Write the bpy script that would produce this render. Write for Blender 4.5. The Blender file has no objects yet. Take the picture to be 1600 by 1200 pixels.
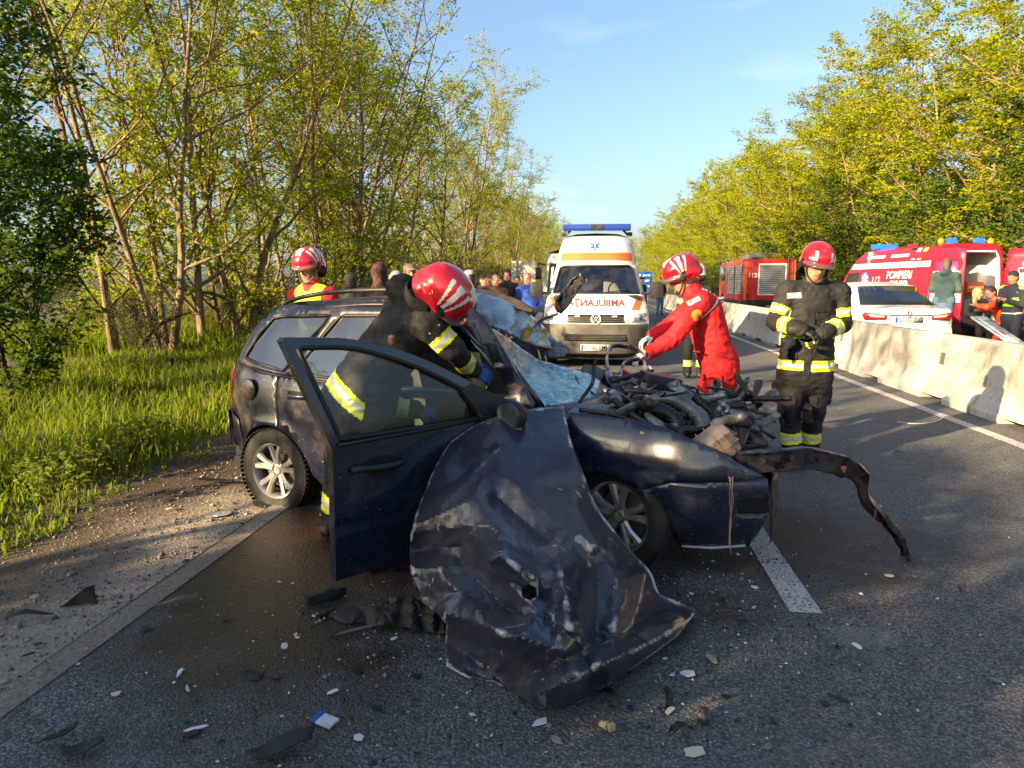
import bpy, bmesh, math, random
import numpy as np
from mathutils import Vector, Matrix, noise
from mathutils.geometry import delaunay_2d_cdt
from math import radians as RAD, sin, cos, pi

S = bpy.context.scene
COL = S.collection

# ------------------------------------------------------------------ camera
CAM_H, FPX, PITCH = 1.55, 1109.0, RAD(8.06)      # eye height; focal length in pixels of a 1600 px wide picture
cam_d = bpy.data.cameras.new('camera')
cam_d.sensor_width = 36.0
cam_d.lens = 36.0 * FPX / 1600.0
cam_d.clip_start, cam_d.clip_end = 0.05, 3000.0
cam = bpy.data.objects.new('camera', cam_d); COL.objects.link(cam)
cam.location = (0, 0, CAM_H)
cam.rotation_euler = (pi / 2 - PITCH, 0, 0)
S.camera = cam

# ------------------------------------------------------------------ sky and sun
SUN_EL, SUN_AZ = RAD(18.0), RAD(37.0)            # the light travels towards +x turned by SUN_AZ towards +y
sun_vec = Vector((-cos(SUN_AZ) * cos(SUN_EL), -sin(SUN_AZ) * cos(SUN_EL), sin(SUN_EL)))   # from the ground to the sun
world = bpy.data.worlds.new('World'); S.world = world; world.use_nodes = True
wn = world.node_tree.nodes; wl = world.node_tree.links
wn.clear()
sky = wn.new('ShaderNodeTexSky'); sky.sky_type = 'NISHITA'; sky.sun_disc = False
sky.sun_elevation = SUN_EL
sky.sun_rotation = math.atan2(sun_vec.x, sun_vec.y)
sky.altitude = 50; sky.air_density = 1.0; sky.dust_density = 2.8; sky.ozone_density = 2.6
bg = wn.new('ShaderNodeBackground'); bg.inputs['Strength'].default_value = 0.066
wo = wn.new('ShaderNodeOutputWorld')
# thin high cirrus, part of the sky all round
tcw = wn.new('ShaderNodeTexCoord'); mpw = wn.new('ShaderNodeMapping'); mpw.inputs['Scale'].default_value = (1.2, 1.2, 5.0)
nzw = wn.new('ShaderNodeTexNoise'); nzw.inputs['Scale'].default_value = 2.6; nzw.inputs['Detail'].default_value = 7
rpw = wn.new('ShaderNodeMapRange'); rpw.inputs['From Min'].default_value = 0.56; rpw.inputs['From Max'].default_value = 0.85
rpw.inputs['To Min'].default_value = 0.03; rpw.inputs['To Max'].default_value = 0.40
mxw = wn.new('ShaderNodeMix'); mxw.data_type = 'RGBA'; mxw.inputs['B'].default_value = (4.4, 5.0, 5.6, 1)
wl.new(tcw.outputs['Generated'], mpw.inputs['Vector']); wl.new(mpw.outputs[0], nzw.inputs['Vector'])
wl.new(nzw.outputs['Fac'], rpw.inputs['Value']); wl.new(rpw.outputs[0], mxw.inputs['Factor'])
wl.new(sky.outputs[0], mxw.inputs['A']); wl.new(mxw.outputs['Result'], bg.inputs['Color'])
wl.new(bg.outputs[0], wo.inputs['Surface'])

sun_d = bpy.data.lights.new('sun', 'SUN'); sun_d.energy = 5.0; sun_d.angle = RAD(0.5); sun_d.color = (1.0, 0.73, 0.40)
sun = bpy.data.objects.new('sun', sun_d); COL.objects.link(sun)
sun.location = sun_vec * 60
sun.rotation_euler = (-sun_vec).to_track_quat('-Z', 'Y').to_euler()

S.view_settings.view_transform = 'Standard'; S.view_settings.look = 'None'
S.view_settings.exposure = 2.15; S.view_settings.gamma = 1.0; S.view_settings.use_curve_mapping = False
S.render.engine = 'CYCLES'
S.cycles.use_denoising = True
S.cycles.max_bounces = 6; S.cycles.diffuse_bounces = 3; S.cycles.glossy_bounces = 3; S.cycles.transmission_bounces = 5
S.cycles.transparent_max_bounces = 10; S.cycles.caustics_reflective = False; S.cycles.caustics_refractive = False
S.cycles.sample_clamp_indirect = 6.0

# ------------------------------------------------------------------ places
CP, SP = cos(PITCH), sin(PITCH)
def W(px, py, Y):
    """world point that the photograph's pixel shows at forward distance Y"""
    u, v = (px - 800) / FPX, (py - 600) / FPX
    t = Y / (CP - v * SP)
    return Vector((u * t, Y, CAM_H - (SP + v * CP) * t))
def GP(px, py, z=0.0):
    """world point that the pixel shows at height z"""
    u, v = (px - 800) / FPX, (py - 600) / FPX
    t = (CAM_H - z) / (SP + v * CP)
    return Vector((u * t, (CP - v * SP) * t, z))
ROAD_A = RAD(6.45)
RC, RS = cos(ROAD_A), sin(ROAD_A)
def RD(s, t, z=0.0):
    """road coordinates: s to the right, t along the road"""
    return Vector((s * RC + t * RS, -s * RS + t * RC, z))

# ------------------------------------------------------------------ scene helpers
def tag(o, label=None, cat=None, group=None, kind=None):
    if label: o['label'] = label
    if cat: o['category'] = cat
    if group: o['group'] = group
    if kind: o['kind'] = kind
    return o
def empty(name, loc=(0, 0, 0), rz=0.0, label=None, cat=None, group=None, parent=None):
    o = bpy.data.objects.new(name, None); COL.objects.link(o)
    o.empty_display_size = 0.2
    o.location = loc; o.rotation_euler = (0, 0, rz)
    if parent: o.parent = parent
    return tag(o, label, cat, group)
def link(name, me, mats=None, parent=None, smooth=None):
    if mats is not None:
        for m in (mats if isinstance(mats, (list, tuple)) else [mats]): me.materials.append(m)
    if smooth is not None:
        me.polygons.foreach_set('use_smooth', [smooth] * len(me.polygons))
    o = bpy.data.objects.new(name, me); COL.objects.link(o)
    if parent: o.parent = parent
    return o
def copy_tree(o, parent=None):
    c = o.copy(); COL.objects.link(c); c.parent = parent
    for ch in [x for x in o.children]: copy_tree(ch, c)
    return c
def mesh_np(name, V, F):
    """V (n,3) array, F (m,3) or (m,4) array"""
    me = bpy.data.meshes.new(name)
    V = np.ascontiguousarray(V, dtype=np.float32); F = np.ascontiguousarray(F, dtype=np.int32)
    k = F.shape[1]
    me.vertices.add(len(V)); me.vertices.foreach_set('co', V.ravel())
    me.loops.add(F.size); me.loops.foreach_set('vertex_index', F.ravel())
    me.polygons.add(len(F)); me.polygons.foreach_set('loop_start', np.arange(0, F.size, k, dtype=np.int32))
    me.polygons.foreach_set('loop_total', np.full(len(F), k, dtype=np.int32))
    me.update(calc_edges=True); me.validate()
    return me

class MB:
    """collects simple shapes into ONE mesh"""
    def __init__(self): self.v = []; self.f = []; self.m = []
    def add(self, vs, fs, mi=0):
        b = len(self.v); self.v += [tuple(x) for x in vs]
        self.f += [tuple(i + b for i in f) for f in fs]; self.m += [mi] * len(fs); return self
    def box(self, c, s, rot=None, bev=0.0, mi=0):
        bm = bmesh.new(); bmesh.ops.create_cube(bm, size=1.0)
        for v in bm.verts: v.co = Vector((v.co.x * s[0], v.co.y * s[1], v.co.z * s[2]))
        if bev > 0: bmesh.ops.bevel(bm, geom=bm.edges[:], offset=bev, segments=2, affect='EDGES', profile=0.7)
        M = Matrix.Translation(c)
        if rot is not None: M = M @ (rot.to_matrix().to_4x4() if hasattr(rot, 'to_matrix') else rot.to_4x4())
        bm.verts.index_update()
        self.add([M @ v.co for v in bm.verts], [[v.index for v in f.verts] for f in bm.faces], mi); bm.free(); return self
    def tube(self, pts, r, n=8, caps=True, mi=0, flat=1.0):
        pts = [Vector(p) for p in pts]; N = len(pts)
        rs = r if isinstance(r, (list, tuple)) else [r] * N
        vs, fs = [], []; prev = None
        for i, p in enumerate(pts):
            d = (pts[min(i + 1, N - 1)] - pts[max(i - 1, 0)])
            d = d.normalized() if d.length > 1e-9 else Vector((0, 0, 1))
            a = prev if prev is not None else (Vector((0, 0, 1)) if abs(d.z) < 0.9 else Vector((1, 0, 0)))
            a = (a - d * a.dot(d)); a = a.normalized() if a.length > 1e-6 else d.orthogonal().normalized()
            prev = a; b = d.cross(a)
            for k in range(n):
                q = 2 * pi * k / n
                vs.append(p + a * (cos(q) * rs[i]) + b * (sin(q) * rs[i] * flat))
        for i in range(N - 1):
            for k in range(n):
                k2 = (k + 1) % n
                fs.append((i * n + k, i * n + k2, (i + 1) * n + k2, (i + 1) * n + k))
        if caps:
            fs.append(tuple(range(n - 1, -1, -1))); fs.append(tuple((N - 1) * n + k for k in range(n)))
        return self.add(vs, fs, mi)
    def lathe(self, prof, c, axis='z', n=24, mi=0, M=None):
        """prof: (radius, height) pairs"""
        vs, fs = [], []
        for (r, hh) in prof:
            for k in range(n):
                q = 2 * pi * k / n
                p = Vector((r * cos(q), r * sin(q), hh))
                if axis == 'y': p = Vector((p.x, p.z, p.y))
                if axis == 'x': p = Vector((p.z, p.x, p.y))
                if M is not None: p = M @ p
                vs.append(p + Vector(c))
        for i in range(len(prof) - 1):
            for k in range(n):
                k2 = (k + 1) % n
                fs.append((i * n + k, i * n + k2, (i + 1) * n + k2, (i + 1) * n + k))
        return self.add(vs, fs, mi)
    def prism(self, poly, z0, z1, mapf=None, mi=0):
        """polygon (a,b) extruded from z0 to z1; mapf(a,b,z) -> point"""
        mapf = mapf or (lambda a, b, z: (a, b, z)); n = len(poly)
        vs = [mapf(a, b, z0) for a, b in poly] + [mapf(a, b, z1) for a, b in poly]
        fs = [tuple(range(n - 1, -1, -1)), tuple(range(n, 2 * n))]
        fs += [(i, (i + 1) % n, n + (i + 1) % n, n + i) for i in range(n)]
        return self.add(vs, fs, mi)
    def ball(self, c, r, n=10, mi=0):
        r = r if isinstance(r, (tuple, list)) else (r, r, r); vs, fs = [], []; m = n
        for i in range(n + 1):
            a = pi * i / n
            for k in range(m):
                b = 2 * pi * k / m
                vs.append((c[0] + r[0] * sin(a) * cos(b), c[1] + r[1] * sin(a) * sin(b), c[2] + r[2] * cos(a)))
        for i in range(n):
            for k in range(m): fs.append((i * m + k, (i + 1) * m + k, (i + 1) * m + (k + 1) % m, i * m + (k + 1) % m))
        return self.add(vs, fs, mi)
    def mesh(self, name):
        me = bpy.data.meshes.new(name); me.from_pydata([tuple(v) for v in self.v], [], self.f); me.validate()
        if len(self.m) == len(me.polygons): me.polygons.foreach_set('material_index', self.m)
        bm = bmesh.new(); bm.from_mesh(me); bmesh.ops.recalc_face_normals(bm, faces=bm.faces[:]); bm.to_mesh(me); bm.free()
        return me
    def obj(self, name, mats, parent=None, smooth=False, angle=None):
        me = self.mesh(name); o = link(name, me, mats, parent, smooth if angle is None else True)
        if angle is not None: me.set_sharp_from_angle(angle=RAD(angle))
        return o

def spl(pts, n=6, closed=False):
    """Catmull-Rom through the points"""
    P = [Vector(p) for p in pts]; N = len(P); out = []
    for i in range(N if closed else N - 1):
        g = lambda j: P[j % N] if closed else P[max(0, min(N - 1, j))]
        a, b, c, d = g(i - 1), g(i), g(i + 1), g(i + 2)
        for k in range(n):
            t = k / n
            out.append(0.5 * ((2 * b) + (c - a) * t + (2 * a - 5 * b + 4 * c - d) * t * t + (3 * b - a - 3 * c + d) * t ** 3))
    if not closed: out.append(P[-1])
    return out
def inside(poly, x, y):
    """vectorised point in polygon"""
    poly = np.asarray([(p[0], p[1]) for p in poly]); r = np.zeros(len(x), bool); j = len(poly) - 1
    for i in range(len(poly)):
        xi, yi = poly[i]; xj, yj = poly[j]
        c = ((yi > y) != (yj > y)) & (x < (xj - xi) * (y - yi) / ((yj - yi) + 1e-12) + xi)
        r ^= c; j = i
    return r
def dense(poly, step):
    out = []
    for i in range(len(poly)):
        a, b = Vector(poly[i][:2]), Vector(poly[(i + 1) % len(poly)][:2]); n = max(1, int((b - a).length / step))
        out += [a.lerp(b, k / n) for k in range(n)]
    return out
def panel(name, outline, f, mat, parent=None, holes=(), step=0.06, thick=0.0, out=None, smooth=True, obj=True):
    """sheet with the given 2D outline (and holes), bent by f(u,v)->point, optionally given thickness away from `out`"""
    loops = [dense(outline, step)] + [dense(h, step) for h in holes]
    V, E = [], []
    for lp in loops:
        b = len(V); V += [Vector((p[0], p[1])) for p in lp]; E += [(b + i, b + (i + 1) % len(lp)) for i in range(len(lp))]
    a = np.array([(p[0], p[1]) for p in loops[0]]); lo, hi = a.min(0), a.max(0)
    gx, gy = np.meshgrid(np.arange(lo[0] + step * .5, hi[0], step), np.arange(lo[1] + step * .5, hi[1], step * .9))
    gx = (gx + (np.arange(gx.shape[0])[:, None] % 2) * step * .5).ravel(); gy = gy.ravel()
    ok = inside(loops[0], gx, gy)
    for h in holes: ok &= ~inside(h, gx, gy)
    allb = np.array([(v.x, v.y) for v in V])
    gx, gy = gx[ok], gy[ok]
    if len(gx):
        d = np.sqrt(((gx[:, None] - allb[None, :, 0]) ** 2 + (gy[:, None] - allb[None, :, 1]) ** 2)).min(1)
        gx, gy = gx[d > step * .35], gy[d > step * .35]
        V += [Vector((float(x), float(y))) for x, y in zip(gx, gy)]
    vo, eo, fo, *_ = delaunay_2d_cdt(V, E, [], 0, 1e-6)
    cx = np.array([sum(vo[i].x for i in t) / 3 for t in fo]); cy = np.array([sum(vo[i].y for i in t) / 3 for t in fo])
    ok = inside(loops[0], cx, cy)
    for h in holes: ok &= ~inside(h, cx, cy)
    F = [t for t, k in zip(fo, ok) if k]
    me = bpy.data.meshes.new(name); me.from_pydata([tuple(f(v.x, v.y)) for v in vo], [], F)
    if out is not None:
        me.update(); n = Vector((0, 0, 0))
        for p in me.polygons: n += p.normal * p.area
        if n.dot(Vector(out)) < 0: me.flip_normals()
    if not obj: return me
    o = link(name, me, mat, parent, smooth)
    if thick:
        md = o.modifiers.new('thickness', 'SOLIDIFY'); md.thickness = thick; md.offset = -1.0
    return o
def text_mesh(name, s, size, f=None, mat=None, parent=None, align='CENTER', depth=0.0, bold=0.0, mirror=False, sx=1.0):
    """flat lettering as a mesh; f(u,v)->point places it on its surface"""
    c = bpy.data.curves.new(name, 'FONT'); c.body = s; c.size = size; c.align_x = align; c.align_y = 'CENTER'
    c.resolution_u = 3; c.offset = bold; c.extrude = depth
    o = bpy.data.objects.new(name, c); COL.objects.link(o)
    me = bpy.data.meshes.new_from_object(o.evaluated_get(bpy.context.evaluated_depsgraph_get()))
    bpy.data.objects.remove(o); bpy.data.curves.remove(c)
    me.materials.clear()
    k = -1.0 if mirror else 1.0
    if f: 
        for v in me.vertices: v.co = Vector(f(v.co.x * k * sx, v.co.y))
    me.name = name
    return link(name, me, mat, parent, False)
def into(o, root):
    """make a piece modelled at its world place a part of root (whose parts sit in root's own frame)"""
    o.parent = root
    o.matrix_parent_inverse = (Matrix.Translation(root.location) @ root.rotation_euler.to_matrix().to_4x4()).inverted()
    return o
# ------------------------------------------------------------------ materials
_M = {}
def mk(name, base, rough=0.5, metal=0.0, layers=(), bump=None, coat=0.0, spec=0.5, emis=None, alpha=1.0, trans=0.0, ior=1.45,
       coord='Object', sub=0.0, objvar=0.0, sheen=0.0):
    """layers: (scale, lo, hi, colour, roughness or None, detail, stretch) - noise-shaped patches over the base colour"""
    if name in _M: return _M[name]
    m = bpy.data.materials.new(name); m.use_nodes = True; nt = m.node_tree; N = nt.nodes; L = nt.links
    b = N['Principled BSDF']
    tc = N.new('ShaderNodeTexCoord')
    col = None; rg = None
    def noise_fac(scale, lo, hi, detail=5, stretch=None):
        n = N.new('ShaderNodeTexNoise'); n.inputs['Scale'].default_value = scale; n.inputs['Detail'].default_value = detail
        n.inputs['Roughness'].default_value = 0.62
        if stretch:
            mp = N.new('ShaderNodeMapping'); mp.inputs['Scale'].default_value = stretch[:3]
            if len(stretch) > 3: mp.inputs['Rotation'].default_value = stretch[3:6]
            L.new(tc.outputs[coord], mp.inputs['Vector']); L.new(mp.outputs[0], n.inputs['Vector'])
        else: L.new(tc.outputs[coord], n.inputs['Vector'])
        r = N.new('ShaderNodeMapRange'); r.inputs['From Min'].default_value = lo; r.inputs['From Max'].default_value = hi
        L.new(n.outputs['Fac'], r.inputs['Value']); return r.outputs[0]
    rgbv = N.new('ShaderNodeRGB'); rgbv.outputs[0].default_value = (*base, 1); col = rgbv.outputs[0]
    rv = N.new('ShaderNodeValue'); rv.outputs[0].default_value = rough; rg = rv.outputs[0]
    for ly in layers:
        sc, lo, hi, c2 = ly[:4]; r2 = ly[4] if len(ly) > 4 else None; det = ly[5] if len(ly) > 5 else 5; st = ly[6] if len(ly) > 6 else None
        fac = noise_fac(sc, lo, hi, det, st)
        mx = N.new('ShaderNodeMix'); mx.data_type = 'RGBA'; L.new(fac, mx.inputs['Factor']); L.new(col, mx.inputs['A'])
        mx.inputs['B'].default_value = (*c2, 1); col = mx.outputs['Result']
        if r2 is not None:
            mr = N.new('ShaderNodeMix'); mr.data_type = 'FLOAT'; L.new(fac, mr.inputs['Factor']); L.new(rg, mr.inputs['A'])
            mr.inputs['B'].default_value = r2; rg = mr.outputs['Result']
    if objvar:
        oi = N.new('ShaderNodeObjectInfo'); hs = N.new('ShaderNodeHueSaturation')
        r = N.new('ShaderNodeMapRange'); r.inputs['To Min'].default_value = 1 - objvar; r.inputs['To Max'].default_value = 1 + objvar
        L.new(oi.outputs['Random'], r.inputs['Value']); L.new(r.outputs[0], hs.inputs['Value']); L.new(col, hs.inputs['Color']); col = hs.outputs[0]
    L.new(col, b.inputs['Base Color']); L.new(rg, b.inputs['Roughness'])
    b.inputs['Metallic'].default_value = metal; b.inputs['Specular IOR Level'].default_value = spec
    b.inputs['Coat Weight'].default_value = coat; b.inputs['Coat Roughness'].default_value = 0.06
    b.inputs['Alpha'].default_value = alpha; b.inputs['Transmission Weight'].default_value = trans; b.inputs['IOR'].default_value = ior
    b.inputs['Sheen Weight'].default_value = sheen
    if sub: b.inputs['Subsurface Weight'].default_value = sub; b.inputs['Subsurface Radius'].default_value = (0.01, 0.004, 0.002)
    if emis: b.inputs['Emission Color'].default_value = (*emis[:3], 1); b.inputs['Emission Strength'].default_value = emis[3]
    if bump:
        h = None
        for (sc, st, *rest) in (bump if isinstance(bump[0], tuple) else (bump,)):
            n = N.new('ShaderNodeTexNoise'); n.inputs['Scale'].default_value = sc; n.inputs['Detail'].default_value = rest[0] if rest else 4
            if len(rest) > 1:
                mp = N.new('ShaderNodeMapping'); mp.inputs['Scale'].default_value = rest[1]
                L.new(tc.outputs[coord], mp.inputs['Vector']); L.new(mp.outputs[0], n.inputs['Vector'])
            else: L.new(tc.outputs[coord], n.inputs['Vector'])
            bp = N.new('ShaderNodeBump'); bp.inputs['Strength'].default_value = 1.0; bp.inputs['Distance'].default_value = st
            L.new(n.outputs['Fac'], bp.inputs['Height'])
            if h: L.new(h, bp.inputs['Normal'])
            h = bp.outputs[0]
        L.new(h, b.inputs['Normal'])
        if coat: L.new(h, b.inputs['Coat Normal'])
    _M[name] = m; return m

def leaf_mat(name, c1, c2, c3, transl=0.45):
    """thin leaf: reflects and lets light through; colour varies from clump to clump and tree to tree"""
    m = bpy.data.materials.new(name); m.use_nodes = True; nt = m.node_tree; N = nt.nodes; L = nt.links; N.clear()
    o = N.new('ShaderNodeOutputMaterial'); tc = N.new('ShaderNodeTexCoord')
    n1 = N.new('ShaderNodeTexNoise'); n1.inputs['Scale'].default_value = 0.9; n1.inputs['Detail'].default_value = 3
    L.new(tc.outputs['Object'], n1.inputs['Vector'])
    n2 = N.new('ShaderNodeTexNoise'); n2.inputs['Scale'].default_value = 9; n2.inputs['Detail'].default_value = 2
    L.new(tc.outputs['Object'], n2.inputs['Vector'])
    r1 = N.new('ShaderNodeMapRange'); r1.inputs['From Min'].default_value = 0.35; r1.inputs['From Max'].default_value = 0.65; L.new(n1.outputs['Fac'], r1.inputs['Value'])
    r2 = N.new('ShaderNodeMapRange'); r2.inputs['From Min'].default_value = 0.4; r2.inputs['From Max'].default_value = 0.7; L.new(n2.outputs['Fac'], r2.inputs['Value'])
    a = N.new('ShaderNodeMix'); a.data_type = 'RGBA'; a.inputs['A'].default_value = (*c1, 1); a.inputs['B'].default_value = (*c2, 1); L.new(r1.outputs[0], a.inputs['Factor'])
    b = N.new('ShaderNodeMix'); b.data_type = 'RGBA'; b.inputs['B'].default_value = (*c3, 1); L.new(a.outputs['Result'], b.inputs['A']); L.new(r2.outputs[0], b.inputs['Factor'])
    oi = N.new('ShaderNodeObjectInfo'); r3 = N.new('ShaderNodeMapRange'); r3.inputs['To Min'].default_value = 0.78; r3.inputs['To Max'].default_value = 1.22; L.new(oi.outputs['Random'], r3.inputs['Value'])
    h = N.new('ShaderNodeHueSaturation'); L.new(b.outputs['Result'], h.inputs['Color']); L.new(r3.outputs[0], h.inputs['Value'])
    d = N.new('ShaderNodeBsdfDiffuse'); t = N.new('ShaderNodeBsdfTranslucent'); mx = N.new('ShaderNodeMixShader'); mx.inputs['Fac'].default_value = transl
    L.new(h.outputs[0], d.inputs['Color']); L.new(h.outputs[0], t.inputs['Color']); L.new(d.outputs[0], mx.inputs[1]); L.new(t.outputs[0], mx.inputs[2])
    L.new(mx.outputs[0], o.inputs['Surface']); return m

def glass_mat(name, tint=(0.6, 0.65, 0.62), opac=0.25, rough=0.03, dust=0.16, refl=1.1):
    """thin pane: mirror-like sheen over a tinted see-through sheet"""
    m = bpy.data.materials.new(name); m.use_nodes = True; nt = m.node_tree; N = nt.nodes; L = nt.links; N.clear()
    o = N.new('ShaderNodeOutputMaterial'); tr = N.new('ShaderNodeBsdfTransparent'); tr.inputs['Color'].default_value = (*tint, 1)
    gl = N.new('ShaderNodeBsdfGlossy'); gl.inputs['Roughness'].default_value = rough; gl.inputs['Color'].default_value = (1, 1, 1, 1)
    lw = N.new('ShaderNodeFresnel'); lw.inputs['IOR'].default_value = 1.5
    ad = N.new('ShaderNodeMath'); ad.operation = 'MULTIPLY_ADD'; ad.inputs[1].default_value = refl; ad.inputs[2].default_value = opac * 0.25
    L.new(lw.outputs[0], ad.inputs[0])
    mx = N.new('ShaderNodeMixShader'); L.new(ad.outputs[0], mx.inputs['Fac']); L.new(tr.outputs[0], mx.inputs[1]); L.new(gl.outputs[0], mx.inputs[2])
    df = N.new('ShaderNodeBsdfDiffuse'); df.inputs['Color'].default_value = (0.25, 0.22, 0.18, 1)      # road dust on the pane
    tc = N.new('ShaderNodeTexCoord'); nz = N.new('ShaderNodeTexNoise'); nz.inputs['Scale'].default_value = 4; nz.inputs['Detail'].default_value = 6
    rp = N.new('ShaderNodeMapRange'); rp.inputs['From Min'].default_value = 0.45; rp.inputs['From Max'].default_value = 0.9; rp.inputs['To Max'].default_value = dust
    L.new(tc.outputs['Object'], nz.inputs['Vector']); L.new(nz.outputs['Fac'], rp.inputs['Value'])
    m2 = N.new('ShaderNodeMixShader'); L.new(rp.outputs[0], m2.inputs['Fac']); L.new(mx.outputs[0], m2.inputs[1]); L.new(df.outputs[0], m2.inputs[2])
    L.new(m2.outputs[0], o.inputs['Surface']); return m

PAINT = mk('navy_paint', (0.007, 0.009, 0.022), 0.30, 0.0, [(3.0, 0.48, 0.72, (0.085, 0.062, 0.055), 0.5, 8), (40, 0.64, 0.70, (0.16, 0.14, 0.13), 0.6, 3)], coat=0.5, spec=0.5)
PAINT_CLEAN = mk('navy_paint_clean', (0.010, 0.013, 0.030), 0.26, 0.0, [(6.0, 0.55, 0.8, (0.05, 0.045, 0.05), 0.45, 8), (55, 0.66, 0.72, (0.12, 0.12, 0.13), 0.6, 3)], coat=0.7)
PAINT_TORN = mk('scraped_navy_paint', (0.020, 0.021, 0.040), 0.32, 0.15,
    [(1.6, 0.42, 0.70, (0.070, 0.058, 0.060), 0.42, 6), (5, 0.655, 0.68, (0.30, 0.28, 0.26), 0.7, 9), (7, 0.66, 0.675, (0.34, 0.33, 0.33), 0.6, 6, (1.0, 4.2, 1.0, 0.3, 0.6, 0.2))],
    bump=((14, 0.003, 3), (70, 0.0008, 2)), coat=0.5)
def add_edge_wear(m, lo, hi, colr):
    """bare primer where creases stand proud"""
    nt = m.node_tree; N = nt.nodes; L = nt.links; b = N['Principled BSDF']
    src = b.inputs['Base Color'].links[0].from_socket; g = N.new('ShaderNodeNewGeometry'); r = N.new('ShaderNodeMapRange'); r.inputs['From Min'].default_value = lo; r.inputs['From Max'].default_value = hi
    L.new(g.outputs['Pointiness'], r.inputs['Value']); tc = N.new('ShaderNodeTexCoord'); n = N.new('ShaderNodeTexNoise'); n.inputs['Scale'].default_value = 11; n.inputs['Detail'].default_value = 6; L.new(tc.outputs['Object'], n.inputs['Vector'])
    r2 = N.new('ShaderNodeMapRange'); r2.inputs['From Min'].default_value = 0.46; r2.inputs['From Max'].default_value = 0.56; L.new(n.outputs['Fac'], r2.inputs['Value'])
    mu = N.new('ShaderNodeMath'); mu.operation = 'MULTIPLY'; L.new(r.outputs[0], mu.inputs[0]); L.new(r2.outputs[0], mu.inputs[1])
    x = N.new('ShaderNodeMix'); x.data_type = 'RGBA'; L.new(mu.outputs[0], x.inputs['Factor']); L.new(src, x.inputs['A']); x.inputs['B'].default_value = (*colr, 1); L.new(x.outputs['Result'], b.inputs['Base Color'])
add_edge_wear(PAINT_TORN, 0.53, 0.56, (0.42, 0.41, 0.42))
BLACK_PL = mk('black_plastic', (0.012, 0.012, 0.013), 0.45, layers=[(8, 0.5, 0.8, (0.05, 0.045, 0.04), 0.7, 6)], bump=(60, 0.001))
RUBBER = mk('tyre_rubber', (0.010, 0.010, 0.010), 0.75, layers=[(5, 0.5, 0.8, (0.030, 0.026, 0.022), 0.9, 6)], bump=(40, 0.002))
ALLOY = mk('alloy_rim', (0.42, 0.41, 0.40), 0.35, 0.85, [(7, 0.5, 0.75, (0.12, 0.09, 0.07), 0.7, 6)])
DARK = mk('dark_cavity', (0.006, 0.006, 0.007), 0.9)
SEAT = mk('grey_seat_cloth', (0.045, 0.045, 0.05), 0.95, bump=(80, 0.002))
GLASS = glass_mat('car_glass', (0.22, 0.25, 0.23), 0.35, dust=0.10)
GLASS_DOOR = glass_mat('door_glass', (0.88, 0.93, 0.91), 0.03, dust=0.0, refl=0.75)
GLASS_DARK = glass_mat('dark_glass', (0.16, 0.18, 0.18), 0.5)
CHROME = mk('chrome', (0.6, 0.6, 0.6), 0.15, 1.0)
STEEL = mk('bent_steel', (0.16, 0.155, 0.15), 0.42, 0.8, [(9, 0.45, 0.7, (0.05, 0.035, 0.025), 0.7, 6), (30, 0.55, 0.7, (0.22, 0.10, 0.04), 0.8, 5)], bump=(30, 0.003))
ALU = mk('engine_alloy', (0.40, 0.40, 0.40), 0.38, 0.8, [(10, 0.45, 0.7, (0.07, 0.06, 0.05), 0.7, 6)], bump=(40, 0.002))
SHATTER = mk('shattered_glass', (0.33, 0.62, 0.65), 0.30, layers=[(9, 0.46, 0.60, (0.15, 0.40, 0.44), 0.3, 9), (26, 0.52, 0.60, (0.55, 0.78, 0.80), 0.5, 6), (70, 0.58, 0.62, (0.75, 0.88, 0.90), 0.5, 3), (5, 0.60, 0.70, (0.10, 0.24, 0.27), 0.4, 8)], bump=((90, 0.010, 3), (14, 0.02, 4)), coat=0.2)
add_edge_wear(SHATTER, 0.515, 0.55, (0.78, 0.90, 0.92))
WHITE_V = mk('white_van_paint', (0.72, 0.72, 0.72), 0.28, layers=[(1.6, 0.5, 0.8, (0.58, 0.57, 0.55), 0.4, 7)], coat=0.5)
WHITE_C = mk('white_car_paint', (0.78, 0.78, 0.78), 0.22, layers=[(2, 0.55, 0.85, (0.66, 0.65, 0.63), 0.35, 7)], coat=0.7)
SILVER = mk('silver_car_paint', (0.32, 0.36, 0.42), 0.3, 0.4, coat=0.6)
RED_T = mk('fire_red_paint', (0.50, 0.025, 0.018), 0.3, layers=[(2, 0.5, 0.8, (0.38, 0.03, 0.022), 0.45, 7)], coat=0.5)
SMURD_RED = mk('crimson_paint', (0.33, 0.012, 0.035), 0.28, layers=[(2, 0.5, 0.8, (0.26, 0.012, 0.035), 0.4, 7)], coat=0.5)
ORANGE_S = mk('orange_stripe', (0.75, 0.13, 0.035), 0.4)
WHITE_S = mk('white_reflective', (0.78, 0.78, 0.77), 0.35)
YEL_S = mk('yellow_stripe', (0.75, 0.55, 0.08), 0.4)
RED_S = mk('red_lettering', (0.60, 0.03, 0.02), 0.45)
BLUE_S = mk('blue_lettering', (0.02, 0.09, 0.40), 0.4)
BLACK_S = mk('black_lettering', (0.01, 0.01, 0.01), 0.5)
PLATE = mk('plate_white', (0.72, 0.73, 0.72), 0.35)
BLUE_OFF = mk('blue_beacon_unlit', (0.01, 0.03, 0.22), 0.15, coat=0.8)
BLUE_ON = mk('blue_beacon_lit', (0.01, 0.03, 0.5), 0.2, emis=(0.004, 0.06, 1.0, 1.6))
LAMP_ON = mk('headlamp_lit', (0.9, 0.85, 0.7), 0.2, emis=(1.0, 0.72, 0.36, 2.0))
AMBER = mk('amber_beacon', (0.75, 0.22, 0.01), 0.25, emis=(1.0, 0.30, 0.02, 0.12))
LENS = mk('lamp_lens', (0.55, 0.56, 0.56), 0.08, 0.3, coat=1.0)
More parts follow.
